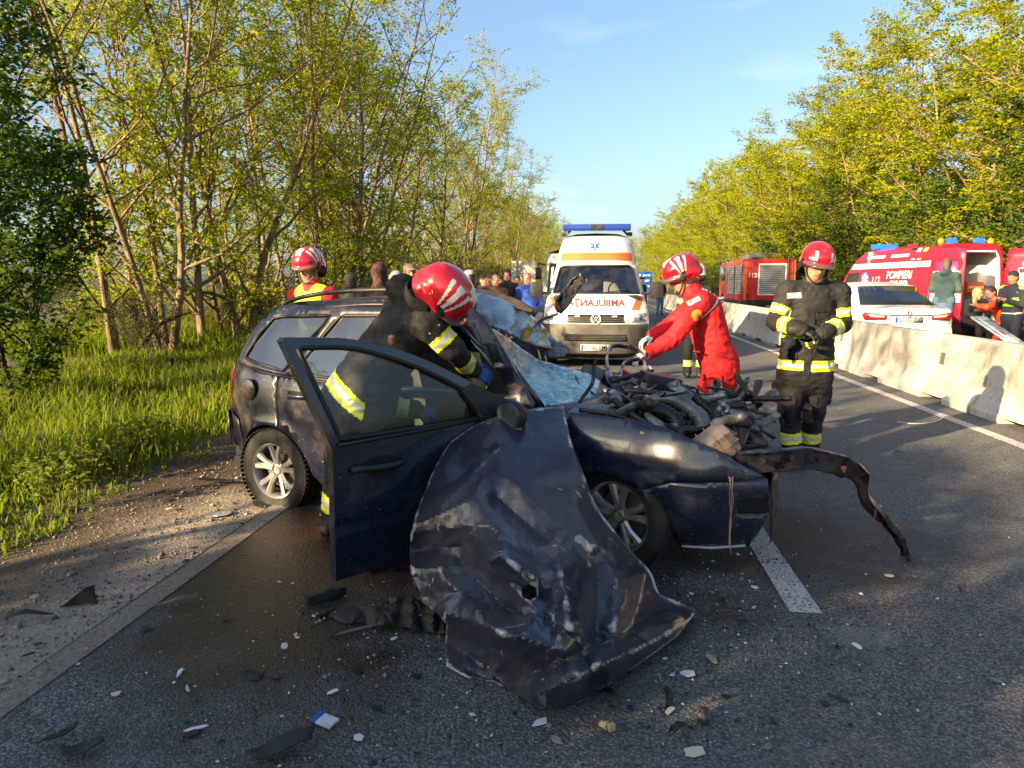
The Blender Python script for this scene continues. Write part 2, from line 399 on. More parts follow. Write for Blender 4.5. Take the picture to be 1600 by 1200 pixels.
RED_L = mk('red_lamp', (0.45, 0.012, 0.02), 0.12, coat=1.0)
LENS_W = mk('clear_lamp', (0.7, 0.66, 0.62), 0.12, 0.1, coat=1.0)
# ------------------------------------------------------------------ smooth solid builder (rounded limbs that flow into each other)
def cap(a, b, ra, rb=None, mat=0, k=0.03, bands=(), flat=None):
    """tapered limb from a to b; flat=(axis, factor) squeezes it along an axis; bands=(t0,t1,material)"""
    return dict(t='c', a=np.array(a, float), b=np.array(b, float), ra=ra, rb=ra if rb is None else rb, mat=mat, k=k, bands=bands, flat=flat)
def ell(c, r, mat=0, k=0.03, R=None, bands=(), axis=None):
    return dict(t='e', c=np.array(c, float), r=np.array(r, float), R=np.eye(3) if R is None else np.array(R, float), mat=mat, k=k, bands=bands, axis=axis)
def _sd(p, X):
    if p['t'] == 'c':
        a, ba = p['a'], p['b'] - p['a']; L2 = ba.dot(ba) + 1e-12; pa = X - a
        tr = pa @ ba / L2; t = np.clip(tr, 0, 1)
        q = pa - t[..., None] * ba
        if p['flat'] is not None:
            n = np.array(p['flat'][0], float); n /= np.linalg.norm(n); q = q + (p['flat'][1] - 1) * (q @ n)[..., None] * n
        return np.sqrt((q * q).sum(-1)) - (p['ra'] + (p['rb'] - p['ra']) * t), tr
    q = (X - p['c']) @ p['R']
    k0 = np.sqrt(((q / p['r']) ** 2).sum(-1)) + 1e-9; k1 = np.sqrt(((q / p['r'] ** 2) ** 2).sum(-1)) + 1e-9
    d = k0 * (k0 - 1) / k1
    if p['axis'] is not None:
        a, b = np.array(p['axis'][0], float), np.array(p['axis'][1], float); ba = b - a; t = np.clip((X - a) @ ba / (ba @ ba), 0, 1)
    else: t = np.full(d.shape, 0.5)
    return d, t
def _bb(p):
    if p['t'] == 'c':
        r = max(p['ra'], p['rb']); return np.minimum(p['a'], p['b']) - r, np.maximum(p['a'], p['b']) + r
    r = p['r'].max(); return p['c'] - r, p['c'] + r
_CO = np.array([[i, j, k] for i in (0, 1) for j in (0, 1) for k in (0, 1)])
_ED = [(0, 1), (2, 3), (4, 5), (6, 7), (0, 2), (1, 3), (4, 6), (5, 7), (0, 4), (1, 5), (2, 6), (3, 7)]
def sdf_mesh(name, prims, vox, cut=None, wrinkle=0.0, wfreq=14.0, cloth=None, paint=None, seed=0):
    lo = np.min([_bb(p)[0] for p in prims], 0) - 3 * vox; hi = np.max([_bb(p)[1] for p in prims], 0) + 3 * vox
    n = np.ceil((hi - lo) / vox).astype(int) + 1
    D = np.full(n, 0.5, np.float32)
    ax = [lo[i] + vox * np.arange(n[i]) for i in range(3)]
    for p in prims:
        a, b = _bb(p); m = p['k'] + 2.5 * vox
        i0 = np.maximum(0, ((a - m - lo) / vox).astype(int)); i1 = np.minimum(n, ((b + m - lo) / vox).astype(int) + 2)
        sl = tuple(slice(i0[i], i1[i]) for i in range(3))
        X = np.stack(np.meshgrid(ax[0][sl[0]], ax[1][sl[1]], ax[2][sl[2]], indexing='ij'), -1)
        d, _ = _sd(p, X); d0 = D[sl]; k = max(p['k'], 1e-4)
        h = np.clip(0.5 + 0.5 * (d0 - d) / k, 0, 1)
        D[sl] = d0 * (1 - h) + d * h - k * h * (1 - h)
    if cut is not None:
        X = np.stack(np.meshgrid(*ax, indexing='ij'), -1); D = np.maximum(D, cut(X)).astype(np.float32)
    Sg = D < 0
    c = [Sg[i:n[0] - 1 + i, j:n[1] - 1 + j, k:n[2] - 1 + k] for i, j, k in _CO]
    s = sum(x.astype(np.int8) for x in c); act = (s > 0) & (s < 8)
    I = np.argwhere(act); N = len(I)
    vid = np.full(act.shape, -1, np.int64); vid[act] = np.arange(N)
    val = np.stack([D[I[:, 0] + i, I[:, 1] + j, I[:, 2] + k] for i, j, k in _CO], 1)
    acc = np.zeros((N, 3)); cnt = np.zeros(N)
    for a, b in _ED:
        va, vb = val[:, a], val[:, b]; mk_ = (va < 0) != (vb < 0)
        t = np.where(mk_, va / (va - vb + 1e-12), 0)
        acc += np.where(mk_[:, None], _CO[a] + t[:, None] * (_CO[b] - _CO[a]), 0); cnt += mk_
    V = lo + vox * (I + acc / cnt[:, None])
    Fs = []
    for axi in range(3):
        o1, o2 = [(1, 2), (2, 0), (0, 1)][axi]
        sl0 = [slice(1, n[0] - 1)] * 3; A = [slice(1, m_ - 1) for m_ in n]; B = [slice(1, m_ - 1) for m_ in n]
        A[axi] = slice(0, n[axi] - 1); B[axi] = slice(1, n[axi])
        sa, sb = Sg[tuple(A)], Sg[tuple(B)]
        E_ = np.argwhere(sa != sb); fl = sa[tuple(E_.T)]
        E_ = E_ + np.array([0 if q == axi else 1 for q in range(3)])
        u = np.zeros(3, int); u[o1] = 1; w = np.zeros(3, int); w[o2] = 1
        q = np.stack([vid[tuple((E_ - u - w).T)], vid[tuple((E_ - w).T)], vid[tuple(E_.T)], vid[tuple((E_ - u).T)]], 1)
        q[~fl] = q[~fl][:, ::-1]; Fs.append(q)
    F = np.concatenate(Fs)
    # smooth once
    me = mesh_np(name, V, F)
    # which limb owns each face, and its colour
    FC = V[F].mean(1); best = np.full(len(FC), 1e9); mi = np.zeros(len(FC), int)
    for p in prims:
        d, t = _sd(p, FC); m = np.full(len(FC), p['mat'])
        for (t0, t1, bm_) in p['bands']: m = np.where((t >= t0) & (t <= t1), bm_, m)
        ok = d < best; best = np.where(ok, d, best); mi = np.where(ok, m, mi)
    if paint is not None: mi = paint(FC, mi)
    if wrinkle:
        me.update(); nr = np.zeros(len(V) * 3, np.float32); me.vertices.foreach_get('normal', nr); nr = nr.reshape(-1, 3)
        vm = np.zeros(len(V), bool)
        if cloth is not None: vm[np.unique(F[np.isin(mi, list(cloth))])] = True
        off = np.zeros(len(V)); rs = random.Random(seed); o = Vector((rs.uniform(0, 50), rs.uniform(0, 50), rs.uniform(0, 50)))
        for i in np.nonzero(vm)[0]:
            q = Vector(V[i]) * wfreq; q.z *= 1.4
            w1 = noise.noise(q + o); w2 = noise.noise(q * 2.1 + o + Vector((w1, w1, w1)))
            off[i] = (0.55 - abs(w1) * 1.9) * wrinkle + w2 * wrinkle * 0.35
        V = V + nr * off[:, None]; me.vertices.foreach_set('co', V.astype(np.float32).ravel())
    me.polygons.foreach_set('material_index', mi.astype(np.int32)); me.polygons.foreach_set('use_smooth', [True] * len(me.polygons))
    me.update(); return me
def tps(P, Z):
    """smooth surface through scattered heights"""
    P = np.asarray(P, float); Z = np.asarray(Z, float); n = len(P)
    U = lambda r2: 0.5 * r2 * np.log(r2 + 1e-12)
    r2 = ((P[:, None] - P[None]) ** 2).sum(-1)
    A = np.zeros((n + 3, n + 3)); A[:n, :n] = U(r2) + np.eye(n) * 1e-6; A[:n, n] = 1; A[:n, n + 1:] = P; A[n, :n] = 1; A[n + 1:, :n] = P.T
    w = np.linalg.solve(A, np.concatenate([Z, np.zeros(3)]))
    return lambda x, y: float(U((P[:, 0] - x) ** 2 + (P[:, 1] - y) ** 2) @ w[:n] + w[n] + w[n + 1] * x + w[n + 2] * y)
def crumple(x, y, f, amp, seed=0.0, oct=3):
    """sharp-creased dents"""
    r = 0.0; a = amp
    for k in range(oct):
        wx = noise.noise(Vector((x * f * .5, y * f * .5, seed + 7 + k))) * 1.2
        n = noise.noise(Vector((x * f + wx, y * f * .8 - wx, seed + 3.1 * k)))
        r += a * (1 - 2.2 * abs(n)); f *= 2.1; a *= 0.45
    return r
def patch(name, ctrl, outline, mat, parent, step=9.0, dent=(0.0, 1.0, 0.0), thick=0.003, inv=None, holes=(), smooth=True, sharp=None):
    """bent sheet: ctrl points (px,py,Y) give its place in depth; outline in picture coordinates; dents push it in and out"""
    fy = tps([(c[0] / 100, c[1] / 100) for c in ctrl], [c[2] for c in ctrl])
    amp, fr, sd = dent
    def f(x, y):
        Y = fy(x / 100, y / 100)
        if amp: Y += crumple(x / 100, y / 100, fr, amp, sd)
        p = W(x, y, Y)
        if p.z < 0.006: p.z = 0.006
        return inv @ p if inv is not None else p
    o = panel(name, outline, f, mat, parent, holes, step, 0.0, None, smooth)
    if sharp: o.data.set_sharp_from_angle(angle=RAD(sharp))
    if thick:
        md = o.modifiers.new('thickness', 'SOLIDIFY'); md.thickness = thick; md.offset = 0
    return o
# ------------------------------------------------------------------ ground, road, markings
def ground_mat(name, base, speck, stains=(), speck_scale=120.0, patch=None, rough=0.85, bump=0.004, side=None):
    """grainy ground; stains: (centre, half sizes, turn, colour, roughness, strength) - spilt fluids and soil with shapes of their own"""
    m = bpy.data.materials.new(name); m.use_nodes = True; nt = m.node_tree; N = nt.nodes; L = nt.links; b = N['Principled BSDF']
    tc = N.new('ShaderNodeTexCoord')
    def nz(scale, detail=5):
        n = N.new('ShaderNodeTexNoise'); n.inputs['Scale'].default_value = scale; n.inputs['Detail'].default_value = detail; n.inputs['Roughness'].default_value = 0.65
        L.new(tc.outputs['Object'], n.inputs['Vector']); return n.outputs['Fac']
    def mr(v, a, c, lo=0.0, hi=1.0):
        r = N.new('ShaderNodeMapRange'); r.inputs['From Min'].default_value = a; r.inputs['From Max'].default_value = c
        r.inputs['To Min'].default_value = lo; r.inputs['To Max'].default_value = hi; L.new(v, r.inputs['Value']); return r.outputs[0]
    def mix(fac, A, B):
        x = N.new('ShaderNodeMix'); x.data_type = 'RGBA'; L.new(fac, x.inputs['Factor'])
        if isinstance(A, tuple): x.inputs['A'].default_value = (*A, 1)
        else: L.new(A, x.inputs['A'])
        if isinstance(B, tuple): x.inputs['B'].default_value = (*B, 1)
        else: L.new(B, x.inputs['B'])
        return x.outputs['Result']
    vo = N.new('ShaderNodeTexVoronoi'); vo.inputs['Scale'].default_value = speck_scale; L.new(tc.outputs['Object'], vo.inputs['Vector'])
    sep = N.new('ShaderNodeSeparateColor'); L.new(vo.outputs['Color'], sep.inputs[0])
    col = mix(mr(sep.outputs[0], 0.35, 1.0), base, speck)
    dk = tuple(c * 0.45 for c in base)
    col = mix(mr(vo.outputs['Distance'], 0.35, 0.75), col, dk)          # gaps between the stones
    if patch: col = mix(mr(nz(0.55, 8), 0.42, 0.7, 0, 0.8), col, patch)
    col = mix(mr(nz(7, 8), 0.5, 0.8, 0, 0.6), col, dk)
    if side:                                            # (limit, soft width, colour): dust lies on one side of a ragged line along the road
        sx = N.new('ShaderNodeSeparateXYZ'); L.new(tc.outputs['Object'], sx.inputs[0])
        ad = N.new('ShaderNodeMath'); ad.operation = 'MULTIPLY_ADD'; L.new(nz(1.6, 9), ad.inputs[0]); ad.inputs[1].default_value = 1.1; L.new(sx.outputs['X'], ad.inputs[2])
        col = mix(mr(ad.outputs[0], side[0], side[0] + side[1], 0, 0.95), col, mix(mr(sep.outputs[1], 0.3, 1.0), side[2], tuple(c * 1.35 for c in side[2])))
    rg = N.new('ShaderNodeValue'); rg.outputs[0].default_value = rough; rg = rg.outputs[0]
    for (c, hs, turn, sc, sr, st) in stains:
        mp = N.new('ShaderNodeMapping'); mp.vector_type = 'TEXTURE'
        mp.inputs['Location'].default_value = (c[0], c[1], 0); mp.inputs['Rotation'].default_value = (0, 0, turn); mp.inputs['Scale'].default_value = (hs[0], hs[1], 1)
        L.new(tc.outputs['Object'], mp.inputs['Vector'])
        ln = N.new('ShaderNodeVectorMath'); ln.operation = 'LENGTH'; L.new(mp.outputs[0], ln.inputs[0])
        ad = N.new('ShaderNodeMath'); ad.operation = 'MULTIPLY_ADD'; L.new(nz(2.6, 7), ad.inputs[0]); ad.inputs[1].default_value = 1.5; L.new(ln.outputs['Value'], ad.inputs[2])
        fac = mr(ad.outputs[0], 1.95, 1.35, 0.0, st)
        col = mix(fac, col, sc)
        x = N.new('ShaderNodeMix'); x.data_type = 'FLOAT'; L.new(fac, x.inputs['Factor']); L.new(rg, x.inputs['A']); x.inputs['B'].default_value = sr; rg = x.outputs['Result']
    b.inputs['Specular IOR Level'].default_value = 0.3
    L.new(col, b.inputs['Base Color']); L.new(rg, b.inputs['Roughness'])
    bp = N.new('ShaderNodeBump'); bp.inputs['Distance'].default_value = bump; bp.inputs['Strength'].default_value = 0.9; bp.invert = True
    L.new(vo.outputs['Distance'], bp.inputs['Height'])
    bp2 = N.new('ShaderNodeBump'); bp2.inputs['Distance'].default_value = 0.006; bp2.inputs['Strength'].default_value = 0.5
    L.new(nz(30, 6), bp2.inputs['Height']); L.new(bp.outputs[0], bp2.inputs['Normal']); L.new(bp2.outputs[0], b.inputs['Normal'])
    return m
ASPHALT = ground_mat('asphalt', (0.116, 0.118, 0.121), (0.26, 0.258, 0.25),
    [((-1.30, 3.45), (1.45, 0.72), RAD(-62), (0.034, 0.023, 0.010), 0.38, 0.92), ((-0.2, 3.75), (1.5, 0.42), RAD(-26), (0.011, 0.009, 0.008), 0.4, 0.9),
     ((-1.2, 4.2), (1.1, 0.55), RAD(-28), (0.050, 0.024, 0.010), 0.32, 0.85), ((1.2, 4.0), (1.0, 0.5), RAD(-25), (0.014, 0.014, 0.015), 0.5, 0.75),
     ((1.55, 2.95), (0.16, 0.09), 0.2, (0.16, 0.165, 0.17), 0.8, 0.6), ((0.6, 4.9), (2.2, 0.8), RAD(-28), (0.012, 0.011, 0.010), 0.55, 0.8)],
    95.0, (0.094, 0.097, 0.101), 0.80, 0.006)
CONCRETE_SH = ground_mat('dusty_shoulder', (0.085, 0.062, 0.042), (0.14, 0.105, 0.075), [((-3.0, 3.2), (0.5, 0.9), RAD(-5), (0.10, 0.078, 0.056), 0.9, 0.6), ((-3.1, 5.6), (0.7, 1.0), 0, (0.045, 0.033, 0.024), 0.9, 0.85)], 70.0, (0.055, 0.042, 0.030), 0.92, 0.004, side=(-2.55, 0.45, (0.235, 0.20, 0.16)))
SOIL = ground_mat('soil', (0.075, 0.056, 0.038), (0.125, 0.095, 0.068), (), 45.0, (0.048, 0.036, 0.024), 0.95, 0.012)
FIELD = ground_mat('meadow', (0.060, 0.075, 0.022), (0.10, 0.11, 0.04), (), 18.0, (0.09, 0.085, 0.04), 0.95, 0.02)
PAINT_W = ground_mat('worn_road_paint', (0.52, 0.51, 0.49), (0.60, 0.59, 0.57), (), 60.0, (0.36, 0.35, 0.34), 0.75, 0.002)
PAINT_OLD = ground_mat('old_edge_paint', (0.31, 0.27, 0.22), (0.40, 0.36, 0.30), [((-1.85, 3.2), (0.5, 1.4), RAD(4), (0.15, 0.12, 0.09), 0.9, 0.6)], 60.0, (0.19, 0.16, 0.13), 0.85, 0.002)

def sheet(name, s0, s1, t0, t1, z, mat, ns=1, ntt=1, parent=None, kind='structure', wob=0.0, seed=0):
    rnd = random.Random(seed); V = []; F = []
    for j in range(ntt + 1):
        t = t0 + (t1 - t0) * j / ntt
        for i in range(ns + 1):
            s = s0 + (s1 - s0) * i / ns + (rnd.uniform(-wob, wob) if wob and i in (0, ns) else 0)
            V.append(RD(s, t, z))
    for j in range(ntt):
        for i in range(ns):
            a = j * (ns + 1) + i; F.append((a, a + 1, a + ns + 2, a + ns + 1))
    me = bpy.data.meshes.new(name); me.from_pydata([tuple(v) for v in V], [], F)
    o = link(name, me, mat, parent)
    if parent is None: o['kind'] = kind
    return o
g = MB().add([(-1500, -300, -0.03), (1500, -300, -0.03), (1500, 2500, -0.03), (-1500, 2500, -0.03)], [(0, 1, 2, 3)]).obj('ground', FIELD); g['kind'] = 'structure'
sheet('roadside_soil', 10.4, 15.0, -30, 120, -0.018, SOIL)
sh_me = bpy.data.meshes.new('road_shoulder'); sh_me.from_pydata([(-7.5, -30, 0), (-2.2, -30, 0), (-2.2, 130, 0), (-7.5, 130, 0)], [], [(0, 1, 2, 3)])
sh_o = link('road_shoulder', sh_me, CONCRETE_SH); sh_o.location = (0, 0, -.008); sh_o.rotation_euler = (0, 0, -ROAD_A); sh_o['kind'] = 'structure'
road = sheet('road', -2.24, 10.6, -40, 420, 0.0, ASPHALT)
def marking(name, s0, s1, t0, t1, mat, z=0.004): return sheet(name, s0, s1, t0, t1, z, mat, 1, 1, parent=road)
marking('edge_line', -2.22, -2.09, -30, 300, PAINT_OLD)
marking('edge_line', 4.06, 4.20, -30, 300, PAINT_W)
marking('edge_line', 5.35, 5.48, -30, 300, PAINT_W)
for k in range(-3, 26):
    t = 3.32 + 7.5 * k
    marking('centre_dash', 0.955, 1.105, t, t + 3.0, PAINT_W)
for k in range(-3, 26): marking('lane_dash', 8.2, 8.34, 2 + 7.5 * k, 5 + 7.5 * k, PAINT_W)

# ------------------------------------------------------------------ concrete barrier, segment by segment
CONC = mk('barrier_concrete', (0.47, 0.44, 0.385), 0.85, layers=[(1.3, 0.42, 0.75, (0.30, 0.28, 0.245), 0.9, 8), (14, 0.55, 0.75, (0.24, 0.22, 0.19), 0.9, 5), (2.2, 0.60, 0.72, (0.50, 0.47, 0.42), 0.85, 6), (2.0, 0.55, 0.72, (0.22, 0.20, 0.175), 0.9, 6, (2.2, 2.2, 0.35)), (40, 0.66, 0.70, (0.16, 0.15, 0.13), 0.9, 3)],
          bump=((22, 0.004, 6), (140, 0.0015, 3)))
prof = [(-0.30, 0.0), (-0.30, 0.07), (-0.27, 0.10), (-0.145, 0.32), (-0.085, 0.85), (-0.07, 0.87), (0.07, 0.87), (0.085, 0.85), (0.145, 0.32), (0.27, 0.10), (0.30, 0.07), (0.30, 0.0)]
def barrier_mesh():
    LN = 3.96
    bm = bmesh.new()
    ys = [-LN / 2, -LN / 2 + 0.02, -1.35, -1.33, -0.75, -0.73, 0.73, 0.75, 1.33, 1.35, LN / 2 - 0.02, LN / 2]
    rings = []
    for k, y in enumerate(ys):
        ins = 0.975 if k in (0, len(ys) - 1) else 1.0
        slot = k in (3, 4, 7, 8)                       # two drain slots under the foot
        rings.append([bm.verts.new((x * ins, y, (0.075 if (slot and z < 0.08) else z * (0.99 if ins < 1 else 1)))) for x, z in prof])
    n = len(prof)
    for a, b in zip(rings[:-1], rings[1:]):
        for i in range(n): bm.faces.new((a[i], a[(i + 1) % n], b[(i + 1) % n], b[i]))
    bm.faces.new(rings[0][::-1]); bm.faces.new(rings[-1])
    bmesh.ops.recalc_face_normals(bm, faces=bm.faces[:])
    me = bpy.data.meshes.new('barrier'); bm.to_mesh(me); bm.free(); return me
bar_me = barrier_mesh()
plate_me = MB().box((-0.118, 0, 0), (0.012, 0.12, 0.16), rot=Matrix.Rotation(RAD(6.5), 3, 'Y'), bev=0.003).mesh('lifting_plate')
ORD = ['first', 'second', 'third', 'fourth', 'fifth', 'sixth', 'seventh', 'eighth', 'ninth', 'tenth', 'eleventh', 'twelfth', 'thirteenth', 'fourteenth', 'fifteenth', 'sixteenth', 'seventeenth', 'eighteenth', 'nineteenth', 'twentieth']
BPLATE = mk('barrier_plate', (0.12, 0.12, 0.115), 0.7)
bar_labels = ['pale concrete road barrier segment at the right edge of the picture', 'sunlit concrete barrier segment in front of the white sedan',
              'concrete barrier segment just behind the standing firefighter', 'shaded concrete barrier segment with dark plate beside the bent-over red medic']
for k in range(11):
    t = 7.0 + 4.0 * k
    r_ = random.Random(k)
    lab = bar_labels[k] if k < 4 else '%s concrete barrier segment of the line, counted from the picture edge' % ORD[k]
    root = empty('concrete_barrier', RD(4.82 + r_.uniform(-.015, .015), t), -ROAD_A + r_.uniform(-.004, .004), lab, 'road barrier', 'concrete barrier segments along the road')
    link('barrier_block', bar_me, CONC if not bar_me.materials else None, root, False)
    for y in (-0.9,):
        p = link('lifting_plate', plate_me, BPLATE if not plate_me.materials else None, root); p.location = (0, y, 0.55)

# loose stones and dirt on the shoulder
rng = np.random.default_rng(5); n = 5200
s_ = -2.15 - np.abs(rng.normal(0, .75, n)); t_ = rng.uniform(1.6, 10.5, n); r_ = rng.uniform(.003, .011, n) * np.where(rng.uniform(0, 1, n) < .06, 2.2, 1)
X = s_ * RC + t_ * RS; Y_ = -s_ * RS + t_ * RC
oct_ = np.array([[1, 0, 0], [0, 1, 0], [-1, 0, 0], [0, -1, 0], [0, 0, .8], [0, 0, -.4]])
V = (oct_[None] * (r_[:, None, None] * rng.uniform(.6, 1.3, (n, 6, 1)))) + np.stack([X, Y_, np.full(n, -.004)], 1)[:, None]
F = np.arange(n)[:, None, None] * 6 + np.array([[0, 1, 4], [1, 2, 4], [2, 3, 4], [3, 0, 4], [1, 0, 5], [2, 1, 5], [3, 2, 5], [0, 3, 5]])[None]
me = mesh_np('gravel', V.reshape(-1, 3), F.reshape(-1, 3)); me.polygons.foreach_set('material_index', np.repeat(rng.integers(0, 3, n), 8).astype(np.int32))
tag(link('gravel', me, [mk('stone_grey', (.16, .15, .13), .9), mk('stone_brown', (.11, .085, .06), .9), mk('stone_pale', (.27, .24, .20), .9)]), 'loose gravel strewn over the dusty shoulder', 'gravel', kind='stuff')
SHADE_TREES = [(-9.4, 0.6, 3, .95), (-9.8, -3.0, 1, 1.0), (-7.6, -6.5, 2, 1.0), (-9.4, -9.5, 4, 1.0), (-8.0, -14, 0, 1.0), (-9, -19, 3, 1.0)]
SHADE_BUSHES = [(-7.4, -3.1, 1, 1.55), (-8.2, -4.6, 0, 1.6), (-7.6, -5.6, 1, 1.7), (-8.0, -7.6, 0, 1.6), (-8.4, -10, 1, 1.6)]
# ------------------------------------------------------------------ trees
BARK = mk('bark', (0.19, 0.135, 0.08), 0.95, layers=[(6, 0.42, 0.65, (0.075, 0.055, 0.036), 0.95, 7, (1, 1, 0.25)), (2.5, 0.52, 0.7, (0.27, 0.20, 0.11), 0.95, 5)], bump=(14, 0.03, 6, (1, 1, 0.22)), objvar=0.2)
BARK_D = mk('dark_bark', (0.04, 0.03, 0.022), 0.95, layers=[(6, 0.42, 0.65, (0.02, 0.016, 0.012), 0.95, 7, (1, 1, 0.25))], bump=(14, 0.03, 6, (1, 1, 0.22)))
LEAF_L = leaf_mat('spring_leaf', (0.285, 0.355, 0.008), (0.350, 0.380, 0.010), (0.200, 0.275, 0.009), 0.62)
LEAF_R = leaf_mat('yellow_green_leaf', (0.285, 0.340, 0.006), (0.345, 0.360, 0.008), (0.170, 0.225, 0.009), 0.55)
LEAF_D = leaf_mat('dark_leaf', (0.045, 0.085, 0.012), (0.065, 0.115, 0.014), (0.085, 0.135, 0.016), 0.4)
LEAF_O = leaf_mat('olive_leaf', (0.085, 0.100, 0.035), (0.115, 0.120, 0.045), (0.065, 0.085, 0.022), 0.4)

def tubes_np(polys, sides):
    """polys: list of (points array (k,3), radii (k,)) with k equal -> V,F arrays"""
    P = np.array([p for p, _ in polys]); R = np.array([r for _, r in polys]); n, k = R.shape
    D = np.empty_like(P); D[:, 1:-1] = P[:, 2:] - P[:, :-2]; D[:, 0] = P[:, 1] - P[:, 0]; D[:, -1] = P[:, -1] - P[:, -2]
    D /= np.linalg.norm(D, axis=2, keepdims=True) + 1e-9
    ref = np.where(np.abs(D[:, :1, 2:3]) < 0.8, np.array([[[0, 0, 1.0]]]), np.array([[[1.0, 0, 0]]])) * np.ones_like(D)
    A = np.cross(D, ref); A /= np.linalg.norm(A, axis=2, keepdims=True) + 1e-9; B = np.cross(D, A)
    q = np.arange(sides) * 2 * pi / sides
    V = P[:, :, None] + R[:, :, None, None] * (A[:, :, None] * np.cos(q)[None, None, :, None] + B[:, :, None] * np.sin(q)[None, None, :, None])
    b = (np.arange(n) * k * sides)[:, None, None]; i = (np.arange(k - 1) * sides)[None, :, None]; j = np.arange(sides)[None, None]; j2 = (j + 1) % sides
    F = np.stack([b + i + j, b + i + j2, b + i + sides + j2, b + i + sides + j], -1).reshape(-1, 4)
    return V.reshape(-1, 3), F
def leaves_np(C, size, rng, flat=0.6, droop=0.2, aspect=0.5):
    """diamond leaves at points C; flat 1 = horizontal"""
    n = len(C)
    a = rng.uniform(0, 2 * pi, n)
    d = np.stack([np.cos(a), np.sin(a), rng.normal(-droop, 0.35, n)], 1); d /= np.linalg.norm(d, axis=1, keepdims=True)
    up = rng.normal(0, 1, (n, 3)) * (1 - flat); up[:, 2] += flat * 1.2
    w = np.cross(d, up); w /= np.linalg.norm(w, axis=1, keepdims=True) + 1e-9
    nn = np.cross(w, d)
    s = (size * rng.uniform(0.6, 1.35, n))[:, None]
    V = np.stack([C, C + d * s * .5 + w * s * aspect * .5 + nn * s * .07, C + d * s, C + d * s * .5 - w * s * aspect * .5 + nn * s * .07], 1).reshape(-1, 3)
    F = (np.arange(n)[:, None] * 4 + np.arange(4)[None])
    return V, F
def grow(rng, p0, d0, length, r0, r1, nseg, wander, up):
    pts = [np.array(p0, float)]; d = np.array(d0, float); d /= np.linalg.norm(d)
    for i in range(nseg):
        d = d + rng.normal(0, wander, 3); d[2] += up; d /= np.linalg.norm(d)
        pts.append(pts[-1] + d * length / nseg)
    return np.array(pts), np.linspace(r0, r1, nseg + 1)
def tree_meshes(seed, H, stems=1, spread=0.12, r=0.11, first=0.3, nb=16, blen=2.6, bup=0.04, nt=9, tlen=1.0, leaf=0.09, per=14, leaf_top=1.0, flat=0.6, leafmin=0.12, shape='vase', twig_leaf_frac=0.95, bang=0.9):
    rng = np.random.default_rng(seed)
    T8, T5, T3 = [], [], []; leafC = []
    for sidx in range(stems):
        a = rng.uniform(0, 2 * pi) if stems == 1 else 2 * pi * sidx / stems + rng.uniform(-.5, .5)
        lean = spread * rng.uniform(0.5, 1.3)
        h = H * rng.uniform(0.82, 1.05)
        rr = r * rng.uniform(0.75, 1.1)
        p0 = np.array([cos(a) * 0.10 * (stems > 1), sin(a) * 0.10 * (stems > 1), -0.15])
        pts, rad = grow(rng, p0, (cos(a) * lean, sin(a) * lean, 1), h, rr * 1.15, rr * 0.16, 13, 0.055, 0.03)
        rad = rr * (1.2 - 1.06 * np.linspace(0, 1, 14) ** 0.8); rad[0] *= 1.25
        T8.append((pts, rad))
        for b in range(nb):
            u = first + (1 - first) * ((b + rng.uniform(0, 1)) / nb)
            i = min(12, int(u * 13)); f = u * 13 - i
            p = pts[i] * (1 - f) + pts[i + 1] * f
            ab = rng.uniform(0, 2 * pi)
            if shape == 'vase': L = blen * (1.15 - 0.75 * u) * rng.uniform(0.6, 1.25)
            else: L = blen * (0.55 + 0.9 * sin(pi * min(1, (u - first) / (1 - first) * 0.85 + 0.12))) * rng.uniform(0.7, 1.2)
            tilt = bang * rng.uniform(0.7, 1.2)
            d = (cos(ab) * sin(tilt), sin(ab) * sin(tilt), cos(tilt))
            br = rad[i] * 0.5
            bp, brd = grow(rng, p, d, L, br, 0.012, 6, 0.13, bup)
            T5.append((bp, brd))
            for k in range(nt):
                v = 0.22 + 0.78 * (k + rng.uniform(0, 1)) / nt
                ii = min(5, int(v * 6)); ff = v * 6 - ii
                q = bp[ii] * (1 - ff) + bp[ii + 1] * ff
                dd = bp[min(6, ii + 1)] - bp[ii]; dd /= np.linalg.norm(dd) + 1e-9
                side = rng.normal(0, 1, 3); side[2] *= (1 - flat); side -= dd * side.dot(dd); side /= np.linalg.norm(side) + 1e-9
                tl = tlen * (1.15 - 0.6 * v) * rng.uniform(0.5, 1.3)
                tp, trd = grow(rng, q, dd * 0.7 + side, tl, 0.010, 0.004, 3, 0.16, 0.02)
                T3.append((tp, trd))
                if rng.uniform() < twig_leaf_frac:
                    n = rng.poisson(per)
                    w = rng.uniform(leafmin, 1.05, n); jj = np.clip((w * 3).astype(int), 0, 2); fw = (w * 3 - jj)[:, None]
                    base = tp[jj] * (1 - fw) + tp[jj + 1] * fw
                    off = rng.normal(0, 1, (n, 3)) * np.array([0.10, 0.10, 0.10 * (1.15 - flat)]) * (tlen ** 0.5)
                    leafC.append(base + off)
    V1, F1 = tubes_np(T8, 8); V2, F2 = tubes_np(T5, 5); V3, F3 = tubes_np(T3, 3)
    V = np.concatenate([V1, V2, V3]); F = np.concatenate([F1, F2 + len(V1), F3 + len(V1) + len(V2)])
    tm = mesh_np('trunk', V, F); tm.polygons.foreach_set('use_smooth', [True] * len(tm.polygons))
    LC = np.concatenate(leafC) if leafC else np.zeros((0, 3))
    Vl, Fl = leaves_np(LC, leaf, rng, 0.12)
    cm = mesh_np('crown', Vl, Fl)
    return tm, cm
def tree(name, pair, loc, rz, sc, label, group, cat='tree'):
    root = empty(name, loc, rz, label, cat, group); root.scale = sc if isinstance(sc, tuple) else (sc, sc, sc)
    link('trunk', pair[0], None, root); link('crown', pair[1], None, root)
    return root
